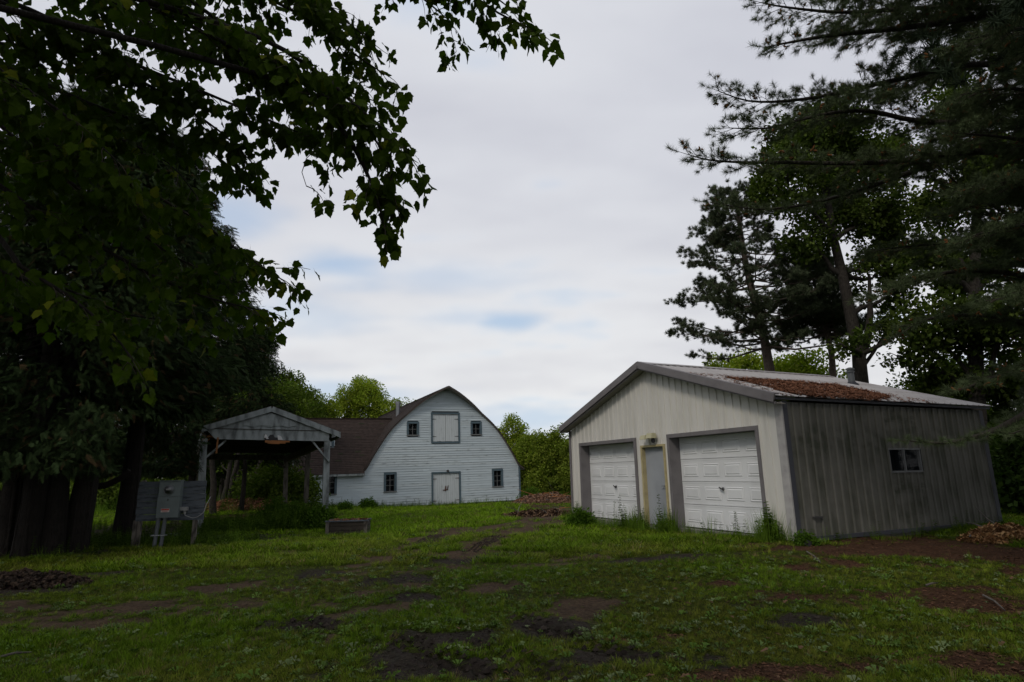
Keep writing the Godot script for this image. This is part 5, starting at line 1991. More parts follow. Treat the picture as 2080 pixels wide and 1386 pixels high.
func broadleaf(called: String, label: String, where: Vector3, trunk: Array, trunk_r: float, lobes: Array, count: int, clump: Mesh, cols: Array, bark: Material, group := "", hole := -0.15) -> Node3D:
	# trunk: points relative to the base; lobes: [centre, radii]
	var o := thing(called, label, "tree", where, group)
	var s := Shape.new()
	s.tube(trunk, taper(trunk.size(), trunk_r, trunk_r * 0.35), 9)
	piece("trunk", s, bark, o)
	var sc := Scatter.new()
	var each := 0.0
	for l in lobes:
		each += l[1].x * l[1].y * l[1].z
	var off := rf(0, 100)
	for l in lobes:
		var c: Vector3 = l[0]
		var r: Vector3 = l[1]
		var from: Vector3 = trunk[trunk.size() - 1]
		for q in trunk:
			if q.y < c.y - r.y * 0.2 and q.y > trunk[1].y * 0.8:
				from = q
		var limb := Shape.new()
		limb.tube(wobble(from, c + Vector3(0, -r.y * 0.2, 0), 4, 0.15), taper(5, trunk_r * 0.4, trunk_r * 0.12), 6)
		for i in 5:
			var w := any_way()
			limb.tube(wobble(c + Vector3(0, -r.y * 0.2, 0), c + Vector3(w.x * r.x, absf(w.y) * r.y * 0.8, w.z * r.z) * 0.8, 3, 0.12), taper(4, trunk_r * 0.14, 0.01), 4)
		piece("limb", limb, bark, o)
		var n := int(count * (r.x * r.y * r.z) / each)
		var k := 0
		while k < n:
			var d := any_way()
			var q := c + Vector3(d.x * r.x, d.y * r.y, d.z * r.z) * pow(rng.randf(), 0.42)
			k += 1
			var w := where + q
			if fine_noise.get_noise_3d(w.x * 1.3 + off, w.y * 1.3, w.z * 1.3) < hole:
				continue
			var col: Color = cols[rng.randi() % cols.size()]
			var m := rf(0.7, 1.25) * (1.0 + 0.55 * fine_noise.get_noise_3d(w.x * 1.1, w.y * 1.1 + off, w.z * 1.1))
			sc.put(Basis.from_euler(Vector3(rf(0, TAU), rf(0, TAU), rf(0, TAU))).scaled(Vector3.ONE * rf(0.6, 1.35)), q, Color(col.r * m, col.g * m, col.b * m))
	mass("crown", sc, clump, o)
	return o


func pine_tuft(needles: int, length: float, w: float, open: float, m: Material, seed_of: int, dye := Color.WHITE) -> ArrayMesh:     # needles round the end of a shoot that points up y
	rng.seed = seed_of
	var s := Shape.new()
	for i in needles:
		var a := rf(0, TAU)
		var t := rf(0.15, 1.0) * open
		var d := Vector3(sin(t) * cos(a), cos(t), sin(t) * sin(a))
		var l := length * rf(0.75, 1.1)
		var p := Vector3(0, rf(-0.5, 0.1) * length, 0)
		var e := d.cross(any_way()).normalized() * w * 0.5
		var k := rf(0.7, 1.25)
		s.tint = Color(k * dye.r, k * dye.g, k * dye.b)
		var tip := p + d * l + Vector3(0, -0.04 * l, 0)
		s.tri(p - e, p + e, tip)
	return s.mesh(m)


func red_pine(label: String, where: Vector3, trunk: Array, r0: float, from_y: float, reach: float, tuft: Mesh, count: int) -> void:
	var o := thing("pine_tree", label, "tree", where)
	var s := Shape.new()
	s.tube(trunk, taper(trunk.size(), r0, r0 * 0.25), 9)
	piece("trunk", s, mat.pine_bark, o)
	var top: Vector3 = trunk[trunk.size() - 1]
	var sc := Scatter.new()
	var twigs := Shape.new()
	for w in 140:
		var t := pow(rng.randf(), 0.9)
		var y := lerpf(from_y, top.y, t)
		var c := Vector3.ZERO
		for i in trunk.size() - 1:
			if y >= trunk[i].y and y <= trunk[i + 1].y:
				c = trunk[i].lerp(trunk[i + 1], (y - trunk[i].y) / (trunk[i + 1].y - trunk[i].y))
		var a := rf(0, TAU)
		var l := reach * (1.0 - 0.68 * pow(t, 1.4)) * (0.75 + 0.25 * sin(t * 14.0 + a * 2.0)) * rf(0.55, 1.1)
		var tip := c + Vector3(cos(a) * l, l * rf(-0.18, 0.42), sin(a) * l)
		var pts := wobble(c, tip, 4, 0.12, 0.08 * l)
		var limb := Shape.new()
		limb.tube(pts, taper(5, 0.045 * (1.1 - t) + 0.012, 0.010), 5)
		piece("limb", limb, mat.pine_bark, o)
		for k in int(13 * l / reach) + 4:
			var u := lerpf(0.25, 1.0, sqrt(rng.randf()))
			var fi := u * 4.0
			var i0 := mini(int(fi), 3)
			var q: Vector3 = pts[i0].lerp(pts[i0 + 1], fi - i0)
			var side := Vector3(-sin(a), 0, cos(a)) * (1.0 if k % 2 else -1.0)
			var way := (Vector3(cos(a), 0, sin(a)) * 0.6 + side * rf(0.2, 1.1) + Vector3(0, rf(-0.25, 0.8), 0)).normalized()
			var len := rf(0.25, 0.8) * (1.15 - u * 0.4)
			var e := q + way * len
			twigs.tube([q, e], [0.012, 0.007], 3, false)
			for m in 4:
				var f: float = [1.0, 0.8, 0.58, 0.34][m]
				var jig := any_way() * 0.14 * (1.0 if m else 0.3)
				var v := rf(0.6, 1.3)
				sc.put(along((way + Vector3(0, 0.5, 0) + any_way() * 0.5), rf(0, TAU), rf(0.75, 1.15)), q.lerp(e, f) + jig, Color(0.075 * v, 0.095 * v, 0.052 * v))
	var tw := piece("twigs", twigs, mat.pine_bark, o)
	tw.name = "twig_work"
	tw.set_meta("kind", "stuff")
	mass("needle_crown", sc, tuft, o)


func build_far_trees() -> void:
	var leafy := clump_mesh(16, 0.42, 0.17, 0.75, mat.leaf, 101)
	var fine := clump_mesh(15, 0.36, 0.17, 0.7, mat.leaf, 102)
	var big := clump_mesh(16, 0.6, 0.24, 0.75, mat.leaf, 103)
	rng.seed = 500
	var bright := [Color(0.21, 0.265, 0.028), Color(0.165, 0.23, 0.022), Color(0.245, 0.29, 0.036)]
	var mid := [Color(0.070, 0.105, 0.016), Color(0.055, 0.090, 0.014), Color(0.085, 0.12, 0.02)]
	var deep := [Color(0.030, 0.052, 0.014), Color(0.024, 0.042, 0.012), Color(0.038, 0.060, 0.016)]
	var foot := func(px: float, d: float):
		var p := at(px, 1000, d)
		return Vector3(p.x, base_height(p.x, p.z), p.z)
	var rel := func(px: float, py: float, d: float, base: Vector3): return at(px, py, d) - base
	# the two bright trees behind the barn wing
	var b: Vector3 = foot.call(735, 58.0)
	broadleaf("leafy_tree", "rounded bright green tree rising behind the barn's wing beside the stove pipe", b, [Vector3(0, -0.2, 0), Vector3(0.1, 3, 0), Vector3(0, 6, 0.2)], 0.24,
		[[rel.call(735, 812, 58.0, b), Vector3(2.5, 2.0, 2.4)], [rel.call(700, 842, 58.0, b), Vector3(2.0, 1.6, 2.0)], [rel.call(775, 840, 58.0, b), Vector3(1.9, 1.5, 2.0)], [rel.call(738, 792, 58.0, b), Vector3(1.4, 1.2, 1.4)], [rel.call(815, 832, 60.0, b), Vector3(1.3, 1.0, 1.2)], [rel.call(740, 880, 58.0, b), Vector3(3.6, 2.0, 2.4)]], 5200, fine, bright, mat.bark, "trees behind the barn", -0.08)
	b = foot.call(640, 54.0)
	broadleaf("leafy_tree", "loose airy green tree between the carport roof and the rounded tree", b, [Vector3(0, -0.2, 0), Vector3(0.2, 3, 0), Vector3(0.3, 6, 0)], 0.2,
		[[rel.call(592, 808, 54.0, b), Vector3(1.5, 1.3, 1.5)], [rel.call(640, 825, 54.0, b), Vector3(1.3, 1.4, 1.4)], [rel.call(668, 830, 54.0, b), Vector3(1.2, 1.2, 1.3)], [rel.call(610, 850, 54.0, b), Vector3(1.8, 1.4, 1.6)], [rel.call(650, 865, 54.0, b), Vector3(2.2, 1.4, 1.6)]], 2200, fine, bright, mat.bark, "trees behind the barn", 0.03)
	# to the right of the barn
	b = foot.call(1042, 62.0)
	broadleaf("leafy_tree", "slender yellow green tree standing behind the barn's low eave", b, [Vector3(0, -0.2, 0), Vector3(0.1, 3, 0), Vector3(0, 6.5, 0)], 0.16,
		[[rel.call(1040, 858, 62.0, b), Vector3(0.9, 1.0, 0.9)], [rel.call(1030, 880, 62.0, b), Vector3(1.3, 1.0, 1.1)], [rel.call(1058, 878, 62.0, b), Vector3(0.9, 0.9, 0.9)], [rel.call(1045, 910, 62.0, b), Vector3(1.8, 1.6, 1.5)], [rel.call(1040, 955, 62.0, b), Vector3(2.0, 2.0, 1.8)]], 2300, fine, bright, mat.bark, "", -0.12)
	var names := ["dense willow thicket nearest the barn's corner", "tall bushy willow in the middle of the gap", "willow thicket with feathery top beside the garage eave", "willow bush half hidden by the garage's edge"]
	var spots := [[1078, 905, 50.0, 1.4], [1112, 893, 48.0, 1.5], [1140, 890, 49.0, 1.5], [1180, 900, 47.0, 1.8]]
	for i in 4:
		var e: Array = spots[i]
		b = foot.call(e[0], e[2])
		var t: Vector3 = rel.call(e[0], e[1], e[2], b)
		broadleaf("willow_bush", names[i], b, [Vector3(0, -0.2, 0), Vector3(0.1, 1.2, 0), Vector3(0, 2.4, 0)], 0.12,
			[[t - Vector3(0, 0.4, 0), Vector3(e[3] * 0.8, 1.0, 1.0)], [t - Vector3(0, 1.7, 0), Vector3(e[3], 1.5, 1.3)], [Vector3(0, 1.2, 0.2), Vector3(e[3] * 1.1, 1.5, 1.4)], [t + Vector3(rf(-0.8, 0.8), 0.35, 0), Vector3(0.35, 0.8, 0.4)], [t + Vector3(rf(-0.8, 0.8), 0.1, 0.3), Vector3(0.4, 0.7, 0.4)]], 2600, fine, [Color(0.16, 0.21, 0.03), Color(0.13, 0.18, 0.026), Color(0.195, 0.24, 0.034)], mat.bark, "willow thicket between barn and garage", -0.02)
		get_child(get_child_count() - 1).set_meta("category", "bush")
	# broadleaf shrubs low behind the garage roof
	var low := [[1440, 735, 36.0], [1510, 720, 38.0], [1585, 735, 36.0], [1640, 725, 34.0], [1860, 770, 33.0], [1930, 740, 31.0]]
	var lowl := ["light green shrub tree showing left of the red pine trunk above the roof", "light green shrub tree right behind the red pine trunk", "leafy shrub tree between the two pine trunks", "leafy shrub tree under the smaller pine", "shrub tree in the gap right of the forked trunk", "shrub tree above the far end of the garage roof"]
	for i in low.size():
		var e: Array = low[i]
		b = foot.call(e[0], e[2])
		var t: Vector3 = rel.call(e[0], e[1], e[2], b)
		broadleaf("shrub_tree", lowl[i], b, [Vector3(0, -0.2, 0), Vector3(0.1, 2.0, 0), t - Vector3(0, 1.0, 0)], 0.14, [[t - Vector3(0, 0.6, 0), Vector3(1.4, 0.9, 1.2)], [t + Vector3(0.5, -1.7, 0), Vector3(1.8, 1.2, 1.4)], [t + Vector3(-0.3, -3.0, 0), Vector3(2.0, 1.6, 1.5)]], 1500, fine, mid if i > 3 else bright, mat.bark, "shrub trees behind the garage", -0.05)
	# woods on the far side of the yard, seen under the cedars and through the carport
	var wl := ["woodland tree far to the left of the cedar trunks", "woodland tree showing left of the cedar trunks", "woodland tree directly behind the cedar trunks", "woodland tree in the gap beside the second cedar trunk", "woodland tree behind the meter board", "woodland tree at the left side of the carport opening", "leaning woodland tree in the middle of the carport opening", "woodland tree at the right side of the carport opening", "woodland tree behind the barn wing's left end", "woodland tree whose crown tops the carport roof"]
	var wp := [[-190, 44.0, 780], [-60, 46.0, 800], [90, 42.0, 820], [215, 46.0, 850], [330, 50.0, 830], [445, 41.0, 850], [520, 39.0, 830], [565, 44.0, 800], [600, 52.0, 830], [490, 56.0, 760]]
	for i in wp.size():
		var e: Array = wp[i]
		b = foot.call(e[0], e[1])
		var t: Vector3 = rel.call(e[0], e[2], e[1], b)
		var lean := Vector3(rf(-0.5, 1.2), 0, 0) if i != 6 else Vector3(2.4, 0, 0)
		var tr := wobble(Vector3(0, -0.3, 0), t - Vector3(0, 1.5, 0) + lean * 0.5, 4, 0.15)
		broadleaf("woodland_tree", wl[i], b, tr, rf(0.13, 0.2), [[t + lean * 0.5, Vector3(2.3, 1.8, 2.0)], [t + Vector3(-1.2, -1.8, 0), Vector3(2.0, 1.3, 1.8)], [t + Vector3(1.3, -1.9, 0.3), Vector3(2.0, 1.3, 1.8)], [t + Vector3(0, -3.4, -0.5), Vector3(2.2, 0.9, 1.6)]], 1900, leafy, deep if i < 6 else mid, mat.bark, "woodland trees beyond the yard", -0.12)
	# leaning bare trunks inside the wood
	var stems := [[452, 1018, 470, 925, 36.0, "thin dark upright trunk at the left side of the carport opening"], [462, 1020, 486, 905, 37.0, "dark trunk second from the left in the carport opening"], [490, 1015, 480, 920, 38.0, "pale trunk in the middle of the carport opening"], [505, 1005, 540, 900, 37.0, "long trunk leaning right in the carport opening"], [528, 1008, 560, 950, 36.0, "low fallen trunk leaning right behind the carport"], [175, 1040, 200, 880, 30.0, "slim trunk between the two cedars"], [436, 1018, 430, 900, 30.0, "brown trunk just behind the carport's left post"]]
	for e in stems:
		var p := at(e[0], e[1], e[4])
		p.y = base_height(p.x, p.z)
		var q := at(e[2], e[3], e[4])
		var o := thing("tree_trunk", e[5], "tree", p, "bare trunks in the wood")
		var s := Shape.new()
		var pts := wobble(Vector3(0, -0.3, 0), (q - p) * 1.15, 5, 0.06)
		s.tube(pts, taper(6, 0.17, 0.10), 8)
		piece("trunk", s, mat.bark, o)
		for i in 3:
			var f: Vector3 = pts[2 + i]
			var l := Shape.new()
			l.tube(wobble(f, f + Vector3(rf(-1.2, 1.2), rf(0.3, 1.0), rf(-0.6, 0.6)), 3, 0.08), taper(4, 0.05, 0.012), 5)
			piece("branch", l, mat.bark, o)
	# undergrowth at the wood's edge
	var under := [[-120, 40.0], [20, 38.0], [120, 44.0], [210, 36.0], [300, 44.0], [400, 43.0], [470, 46.0], [530, 37.0], [555, 34.0], [575, 40.0], [610, 46.0]]
	for i in under.size():
		var e: Array = under[i]
		b = foot.call(e[0], e[1])
		var t := rf(1.2, 2.2)
		broadleaf("undergrowth_bush", ["bush at the wood's edge far beyond the yard's end", "bush at the wood's edge left of the cedars", "bush behind the cedar trunks", "bush in the gap between the two cedars", "bush behind the meter board", "bush beyond the carport's left post", "bush beneath the leaning trunks", "bush beside the chip pile's end", "dark bush just left of the carport's rear post", "bush behind the carport's rear post", "bush against the barn wing's end wall"][i], b, [Vector3(0, -0.1, 0), Vector3(0, 0.5, 0), Vector3(0.1, 1.0, 0)], 0.06, [[Vector3(0, t * 0.55, 0), Vector3(2.0, t * 0.6, 1.3)], [Vector3(1.2, t * 0.4, 0.2), Vector3(1.5, t * 0.5, 1.2)]], 700, fine, mid, mat.bark, "bushes at the wood's edge", -0.25)
		get_child(get_child_count() - 1).set_meta("category", "bush")
	# far hedge of trees that closes the view
	var fl := ["far treeline", "far treeline"]
	var proto: Node3D
	var far_places := [[-700, 78.0], [-420, 82.0], [-250, 70.0], [-90, 78.0], [40, 72.0], [160, 80.0], [270, 74.0], [370, 80.0], [455, 76.0], [540, 82.0], [620, 78.0], [1000, 88.0], [1100, 82.0], [1180, 84.0], [1300, 80.0], [1440, 78.0], [1600, 76.0], [1760, 74.0], [1920, 72.0], [2100, 66.0], [2350, 60.0], [2700, 56.0]]
	for i in far_places.size():
		var e: Array = far_places[i]
		b = foot.call(e[0], e[1])
		if proto == null:
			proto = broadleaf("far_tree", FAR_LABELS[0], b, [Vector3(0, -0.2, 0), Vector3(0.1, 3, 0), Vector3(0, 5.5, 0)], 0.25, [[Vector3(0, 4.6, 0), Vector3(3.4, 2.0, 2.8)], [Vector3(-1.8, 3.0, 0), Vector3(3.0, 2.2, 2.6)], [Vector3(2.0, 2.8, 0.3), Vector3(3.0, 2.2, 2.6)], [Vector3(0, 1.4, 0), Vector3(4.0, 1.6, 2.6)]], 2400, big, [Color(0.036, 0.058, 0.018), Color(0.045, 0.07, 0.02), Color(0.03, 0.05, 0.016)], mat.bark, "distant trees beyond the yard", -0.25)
		else:
			var c := copy_of(proto, "far_tree", FAR_LABELS[i])
			c.position = b
			c.rotation.y = rf(0, TAU)
			c.scale = Vector3.ONE * rf(0.8, 1.1)
	# shrubs in the yard
	var sh := [[748, 1028, 33.0, 0.42, "small dark weedy bush at the barn wall left of the doors"], [700, 1030, 31.5, 0.30, "low green bush at the barn's wing wall"], [1078, 1022, 37.0, 0.75, "round green bush at the barn's right corner"], [1180, 1056, 18.2, 0.36, "bright leafy plant clump at the garage's far front corner"], [555, 1040, 24.5, 0.7, "bush growing beside the carport's rear post"], [648, 1066, 19.6, 0.55, "bush hiding the foot of the carport's front post"], [1640, 1118, 11.3, 0.16, "broad leafy weed at the garage's near corner"], [600, 1062, 20.5, 0.6, "bush inside the carport between its posts"]]
	for e in sh:
		var p := at(e[0], e[1], e[2])
		p.y = height(p.x, p.z)
		var o := thing("shrub", e[4], "shrub", p, "shrubs in the yard")
		var sc := Scatter.new()
		var r: float = e[3]
		for k in int(260 * clampf(r * 1.6, 0.4, 1.3)):
			var d := any_way()
			var v := rf(0.7, 1.3)
			sc.put(Basis.from_euler(Vector3(rf(0, TAU), rf(0, TAU), rf(0, TAU))).scaled(Vector3.ONE * rf(0.35, 0.6) * (1.0 if r > 0.25 else 0.6)), Vector3(d.x * r, absf(d.y) * r * 1.15, d.z * r * 0.8) * pow(rng.randf(), 0.4), Color(0.065 * v, 0.125 * v, 0.015 * v))
		var st := Shape.new()
		for i in 6:
			st.tube(wobble(Vector3(0, -0.05, 0), Vector3(rf(-0.6, 0.6) * r, r, rf(-0.5, 0.5) * r), 2, 0.02), [0.012, 0.008, 0.004], 4)
		piece("stem", st, mat.twig, o)
		mass("foliage", sc, fine, o)


func build_right_trees() -> void:
	var leafy := clump_mesh(14, 0.40, 0.16, 0.8, mat.leaf, 111)
	var tuft := pine_tuft(60, 0.19, 0.016, 1.5, mat.needle, 112)
	rng.seed = 600
	var green := [Color(0.055, 0.083, 0.017), Color(0.046, 0.070, 0.015), Color(0.070, 0.097, 0.021)]
	var foot := func(px: float, d: float):
		var p := at(px, 1000, d)
		return Vector3(p.x, base_height(p.x, p.z), p.z)
	var rel := func(px: float, py: float, d: float, base: Vector3): return at(px, py, d) - base
	# red pines
	var d := 28.0
	var b: Vector3 = foot.call(1572, d)
	red_pine("tall red pine leaning slightly, with tufted dark branches over the garage roof", b, [Vector3(0, -0.3, 0), rel.call(1566, 765, d, b), rel.call(1553, 690, d, b), rel.call(1530, 600, d, b), rel.call(1512, 520, d, b), rel.call(1500, 440, d, b), rel.call(1496, 388, d, b)], 0.27, rel.call(0, 745, d, b).y, 5.3, tuft, 0)
	d = 29.5
	b = foot.call(1695, d)
	red_pine("smaller dark pine between the red pine and the forked maple", b, [Vector3(0, -0.3, 0), rel.call(1693, 770, d, b), rel.call(1690, 720, d, b), rel.call(1672, 640, d, b), rel.call(1655, 575, d, b), rel.call(1640, 530, d, b)], 0.2, rel.call(0, 720, d, b).y, 2.7, tuft, 0)
	# forked maple
	d = 25.0
	b = foot.call(1752, d)
	var tr := [Vector3(0, -0.3, 0), rel.call(1750, 780, d, b), rel.call(1745, 720, d, b), rel.call(1728, 640, d, b), rel.call(1712, 560, d, b), rel.call(1695, 490, d, b), rel.call(1680, 400, d, b), rel.call(1670, 320, d, b)]
	var lobes := []
	for e in [[1640, 290, 1.9, 1.5], [1720, 300, 1.9, 1.5], [1790, 330, 1.6, 1.4], [1600, 370, 1.5, 1.4], [1690, 400, 1.9, 1.6], [1780, 430, 1.5, 1.5], [1800, 520, 1.2, 1.2], [1645, 480, 1.2, 0.9], [1810, 590, 0.9, 0.9], [1770, 560, 0.9, 0.8], [1720, 700, 0.5, 0.4], [1830, 660, 0.8, 0.6], [1690, 250, 1.4, 1.0]]:
		lobes.append([rel.call(e[0], e[1], d + rf(-1.5, 1.5), b), Vector3(e[2], e[3], 1.6)])
	var o := broadleaf("maple_tree", "big maple with forked dark trunk rising behind the garage's flue", b, tr, 0.33, lobes, 6000, leafy, green, mat.bark, "", -0.01)
	var s := Shape.new()
	s.tube([rel.call(1750, 722, d, b), rel.call(1762, 690, d, b), rel.call(1768, 640, d, b), rel.call(1766, 560, d, b)], [0.2, 0.17, 0.13, 0.06], 8)
	piece("limb", s, mat.bark, o)
	s = Shape.new()
	s.tube([rel.call(1756, 742, d, b), rel.call(1775, 715, d, b), rel.call(1800, 675, d, b), rel.call(1815, 640, d, b)], [0.08, 0.07, 0.05, 0.03], 6)
	piece("limb", s, mat.bark, o)
	# second broadleaf at the right
	d = 22.0
	b = foot.call(1990, d)
	lobes = []
	for e in [[1900, 430, 1.3, 1.2], [1980, 360, 1.6, 1.5], [2060, 330, 1.6, 1.5], [1880, 520, 0.9, 0.8], [1960, 560, 1.2, 1.0], [2050, 500, 1.5, 1.2], [1900, 650, 1.2, 1.0], [1980, 680, 1.5, 1.1], [2060, 640, 1.4, 1.1], [1850, 720, 0.8, 0.7], [1930, 770, 1.1, 0.7], [2010, 790, 1.3, 0.8], [2080, 760, 1.2, 1.0], [1990, 130, 1.4, 0.9], [1930, 220, 1.3, 1.0]]:
		lobes.append([rel.call(e[0], e[1], d + rf(-1.5, 1.5), b), Vector3(e[2], e[3], 1.4)])
	broadleaf("maple_tree", "broad green maple behind the garage's far end, half veiled by pine needles", b, [Vector3(0, -0.3, 0), rel.call(1985, 800, d, b), rel.call(1978, 600, d, b), rel.call(1985, 420, d, b), rel.call(1990, 200, d, b)], 0.3, lobes, 6000, leafy, green, mat.bark, "", -0.01)
	# hedge of dark shrubs at the right edge
	var hl := ["dark leafy bush touching the garage's far corner", "dark leafy bush at the yard's right edge", "tall dark bush behind the garage's far corner"]
	var hp := [[2060, 20.0, 1.25], [2110, 17.5, 1.2], [2075, 23.0, 1.9]]
	for i in 3:
		var e: Array = hp[i]
		b = foot.call(e[0], e[1])
		var t: float = e[2]
		broadleaf("hedge_bush", hl[i], b, [Vector3(0, -0.1, 0), Vector3(0, 0.6, 0), Vector3(0.1, 1.2, 0)], 0.07, [[Vector3(0, t * 0.7, 0), Vector3(1.1, t * 0.8, 1.0)], [Vector3(0.9, t * 0.6, 0.2), Vector3(1.1, t * 0.7, 1.0)], [Vector3(0.2, t * 1.5, 0), Vector3(0.9, t * 0.6, 0.8)]], 900, leafy, [Color(0.028, 0.052, 0.012), Color(0.04, 0.068, 0.015)], mat.bark, "dark bushes at the garage's far end", -0.3)
		get_child(get_child_count() - 1).set_meta("category", "bush")


# ---------------------------------------------------------------- white cedars at the left
func frond_mesh(seed_of: int) -> ArrayMesh:       # a flat, drooping spray of scale leaves
	rng.seed = seed_of
	var s := Shape.new()
	var ax := func(t: float): return Vector3(0, 0.62 * t, 0.16 * t * t)
	for i in 15:
		var t := 0.1 + 0.9 * i / 14.0
		for side in [-1.0, 1.0]:
			var p: Vector3 = ax.call(t)
			var l := 0.15 * (1.15 - t) + 0.035
			l *= rf(0.7, 1.15)
			var d := Vector3(side * 0.62, 0.8, rf(-0.15, 0.35)).normalized()
			var n := 4
			var k := rf(0.7, 1.25)
			s.tint = Color(k, k, k)
			for j in n:
				var u := float(j) / n
				var q := p + d * l * u + Vector3(0, 0, 0.12 * l * u)
				var e := Vector3(-side * d.y, d.x * side, 0.0) * (0.016 * (1.0 - u) + 0.007)
				var r := p + d * l * (u + 1.3 / n) + Vector3(0, 0, 0.12 * l * u)
				s.tri(q - e, q + e, r + e * rf(-2.5, 2.5))
	return s.mesh(mat.needle)


func pruned(p: Vector3) -> bool:      # cut back from the carport, the meter board and the mown edge
	var rise := (p.y - EYE) / -p.z
	return p.z > -30.0 and p.x > p.z * 0.515 and rise < 0.15 or p.z > -17.5 and p.x > p.z * 0.66 and rise < 0.105 or p.y < 1.75


func cedar(label: String, where: Vector3, tall: float, low: float, reach: float, trunks: Array, count: int, fronds: Array, skew := 0.0) -> void:
	var o := thing("cedar_tree", label, "tree", where)
	for t in trunks:         # [dx, dz, radius, lean x, lean z]
		var s := Shape.new()
		var p := []
		var r := []
		for i in 7:
			var u := i / 6.0
			p.append(Vector3(t[0] + t[3] * u * tall * 0.6 + 0.05 * sin(u * 7.0 + t[0] * 9.0), -0.2 + u * tall * 0.75, t[1] + t[4] * u * tall * 0.6))
			r.append(t[2] * (1.0 - 0.8 * u) * rf(0.92, 1.08) + 0.01)
		p.insert(0, p[0] - Vector3(0, 0.1, 0))
		r.insert(0, r[0] * 1.9)
		p.insert(2, p[1].lerp(p[2], 0.25))
		r.insert(2, r[1] * 1.02)
		r[1] *= 1.35
		s.tube(p, r, 13)
		for k in 7:        # ridges of shaggy bark running up the trunk
			var a := TAU * k / 7.0 + rf(-0.3, 0.3)
			var rp := []
			var rr := []
			for i in range(1, p.size() - 2):
				rp.append(p[i] + Vector3(cos(a + i * 0.12), 0, sin(a + i * 0.12)) * r[i] * 0.93)
				rr.append(r[i] * rf(0.07, 0.2))
			s.tube(rp, rr, 5)
		piece("trunk", s, mat.cedar_bark, o)
	var sc := [Scatter.new(), Scatter.new()]
	var limbs := Shape.new()
	var n_limbs := int(count / 26.0)
	for i in n_limbs:
		var u := pow(rng.randf(), 1.15)
		var y := lerpf(low, tall, u)
		var a := rf(0, TAU)
		var l := reach * pow(1.0 - u, 0.62) * rf(0.55, 1.05) + 0.25
		var c := Vector3(skew * u, y, 0)
		var droop := lerpf(0.42, -0.15, u) * l
		var tip := c + Vector3(cos(a) * l, -droop, sin(a) * l)
		var pts := wobble(c, tip, 3, 0.06, 0.12 * l)
		var keep := 0
		while keep < 4 and not pruned(where + pts[keep]):
			keep += 1
		if keep > 1:
			limbs.tube(pts.slice(0, keep), taper(keep, 0.035, 0.008), 4, false)
		for k in 160:
			var t := lerpf(0.25, 1.02, sqrt(rng.randf()))
			var q: Vector3 = c.lerp(tip, t) + any_way() * 0.26 * (0.6 + t)
			var way := (Vector3(cos(a), -0.35, sin(a)) + any_way() * 0.75 + Vector3(0, -0.35, 0)).normalized()
			var v := rf(0.65, 1.3)
			var col := Color(0.022 * v, 0.037 * v, 0.013 * v) if rng.randf() < 0.94 else Color(0.06 * v, 0.04 * v, 0.02 * v)
			var at_world := where + q
			if pruned(at_world):
				continue
			sc[k % 2].put(along(way, rf(0, TAU), rf(0.24, 0.5)), q, col)
	var lw := piece("limb_work", limbs, mat.cedar_bark, o)
	lw.set_meta("kind", "stuff")
	for i in 2:
		mass("foliage", sc[i], fronds[i], o)


func build_cedars() -> void:
	var fronds := [frond_mesh(201), frond_mesh(202)]
	rng.seed = 700
	var foot := func(px: float, d: float):
		var p := at(px, 1000, d)
		return Vector3(p.x, base_height(p.x, p.z), p.z)
	cedar("huge dark cedar with a cluster of thick trunks beside the lawn", foot.call(105, 13.5), 10.6, 2.0, 4.0, [[-0.72, 0.1, 0.27, -0.02, 0.0], [-0.25, -0.3, 0.30, 0.0, -0.02], [0.18, 0.15, 0.28, 0.01, 0.02], [0.55, -0.2, 0.25, 0.03, 0.0], [0.0, 0.5, 0.24, -0.01, 0.01]], 9600, fronds)
	cedar("second cedar with one dark leaning trunk left of the meter board", foot.call(258, 16.0), 11.2, 2.2, 3.1, [[0.0, 0.0, 0.25, 0.012, 0.0]], 6400, fronds)
	cedar("cedar standing close behind the carport's left side", foot.call(385, 25.0), 12.6, 2.6, 3.5, [[0.0, 0.0, 0.15, 0.0, 0.0]], 6400, fronds)
	cedar("feathery lower cedar rising above the carport roof", foot.call(492, 31.5), 9.6, 3.4, 2.5, [[0.0, 0.0, 0.12, 0.0, 0.0]], 3600, fronds)
	cedar("cedar at the yard's dark left border beyond the trunk cluster", foot.call(-160, 16.0), 9.0, 1.2, 4.0, [[0.0, 0.0, 0.3, 0.0, 0.0]], 4200, fronds)
	# the low curved limb between the two cedars
	var c := get_node("cedar_tree") as Node3D
	var s := Shape.new()
	var q := []
	for e in [[150, 1010], [185, 990], [215, 986], [245, 972], [262, 955]]:
		q.append(at(e[0], e[1], 14.3) - c.position)
	s.tube(q, [0.09, 0.08, 0.075, 0.07, 0.05], 8)
	piece("low_limb", s, mat.cedar_bark, c)
	s = Shape.new()
	q = []
	for e in [[60, 1030], [20, 1012], [-10, 1000], [-60, 990]]:
		q.append(at(e[0], e[1], 13.6) - c.position)
	s.tube(q, [0.1, 0.08, 0.07, 0.05], 8)
	piece("low_limb", s, mat.cedar_bark, c)


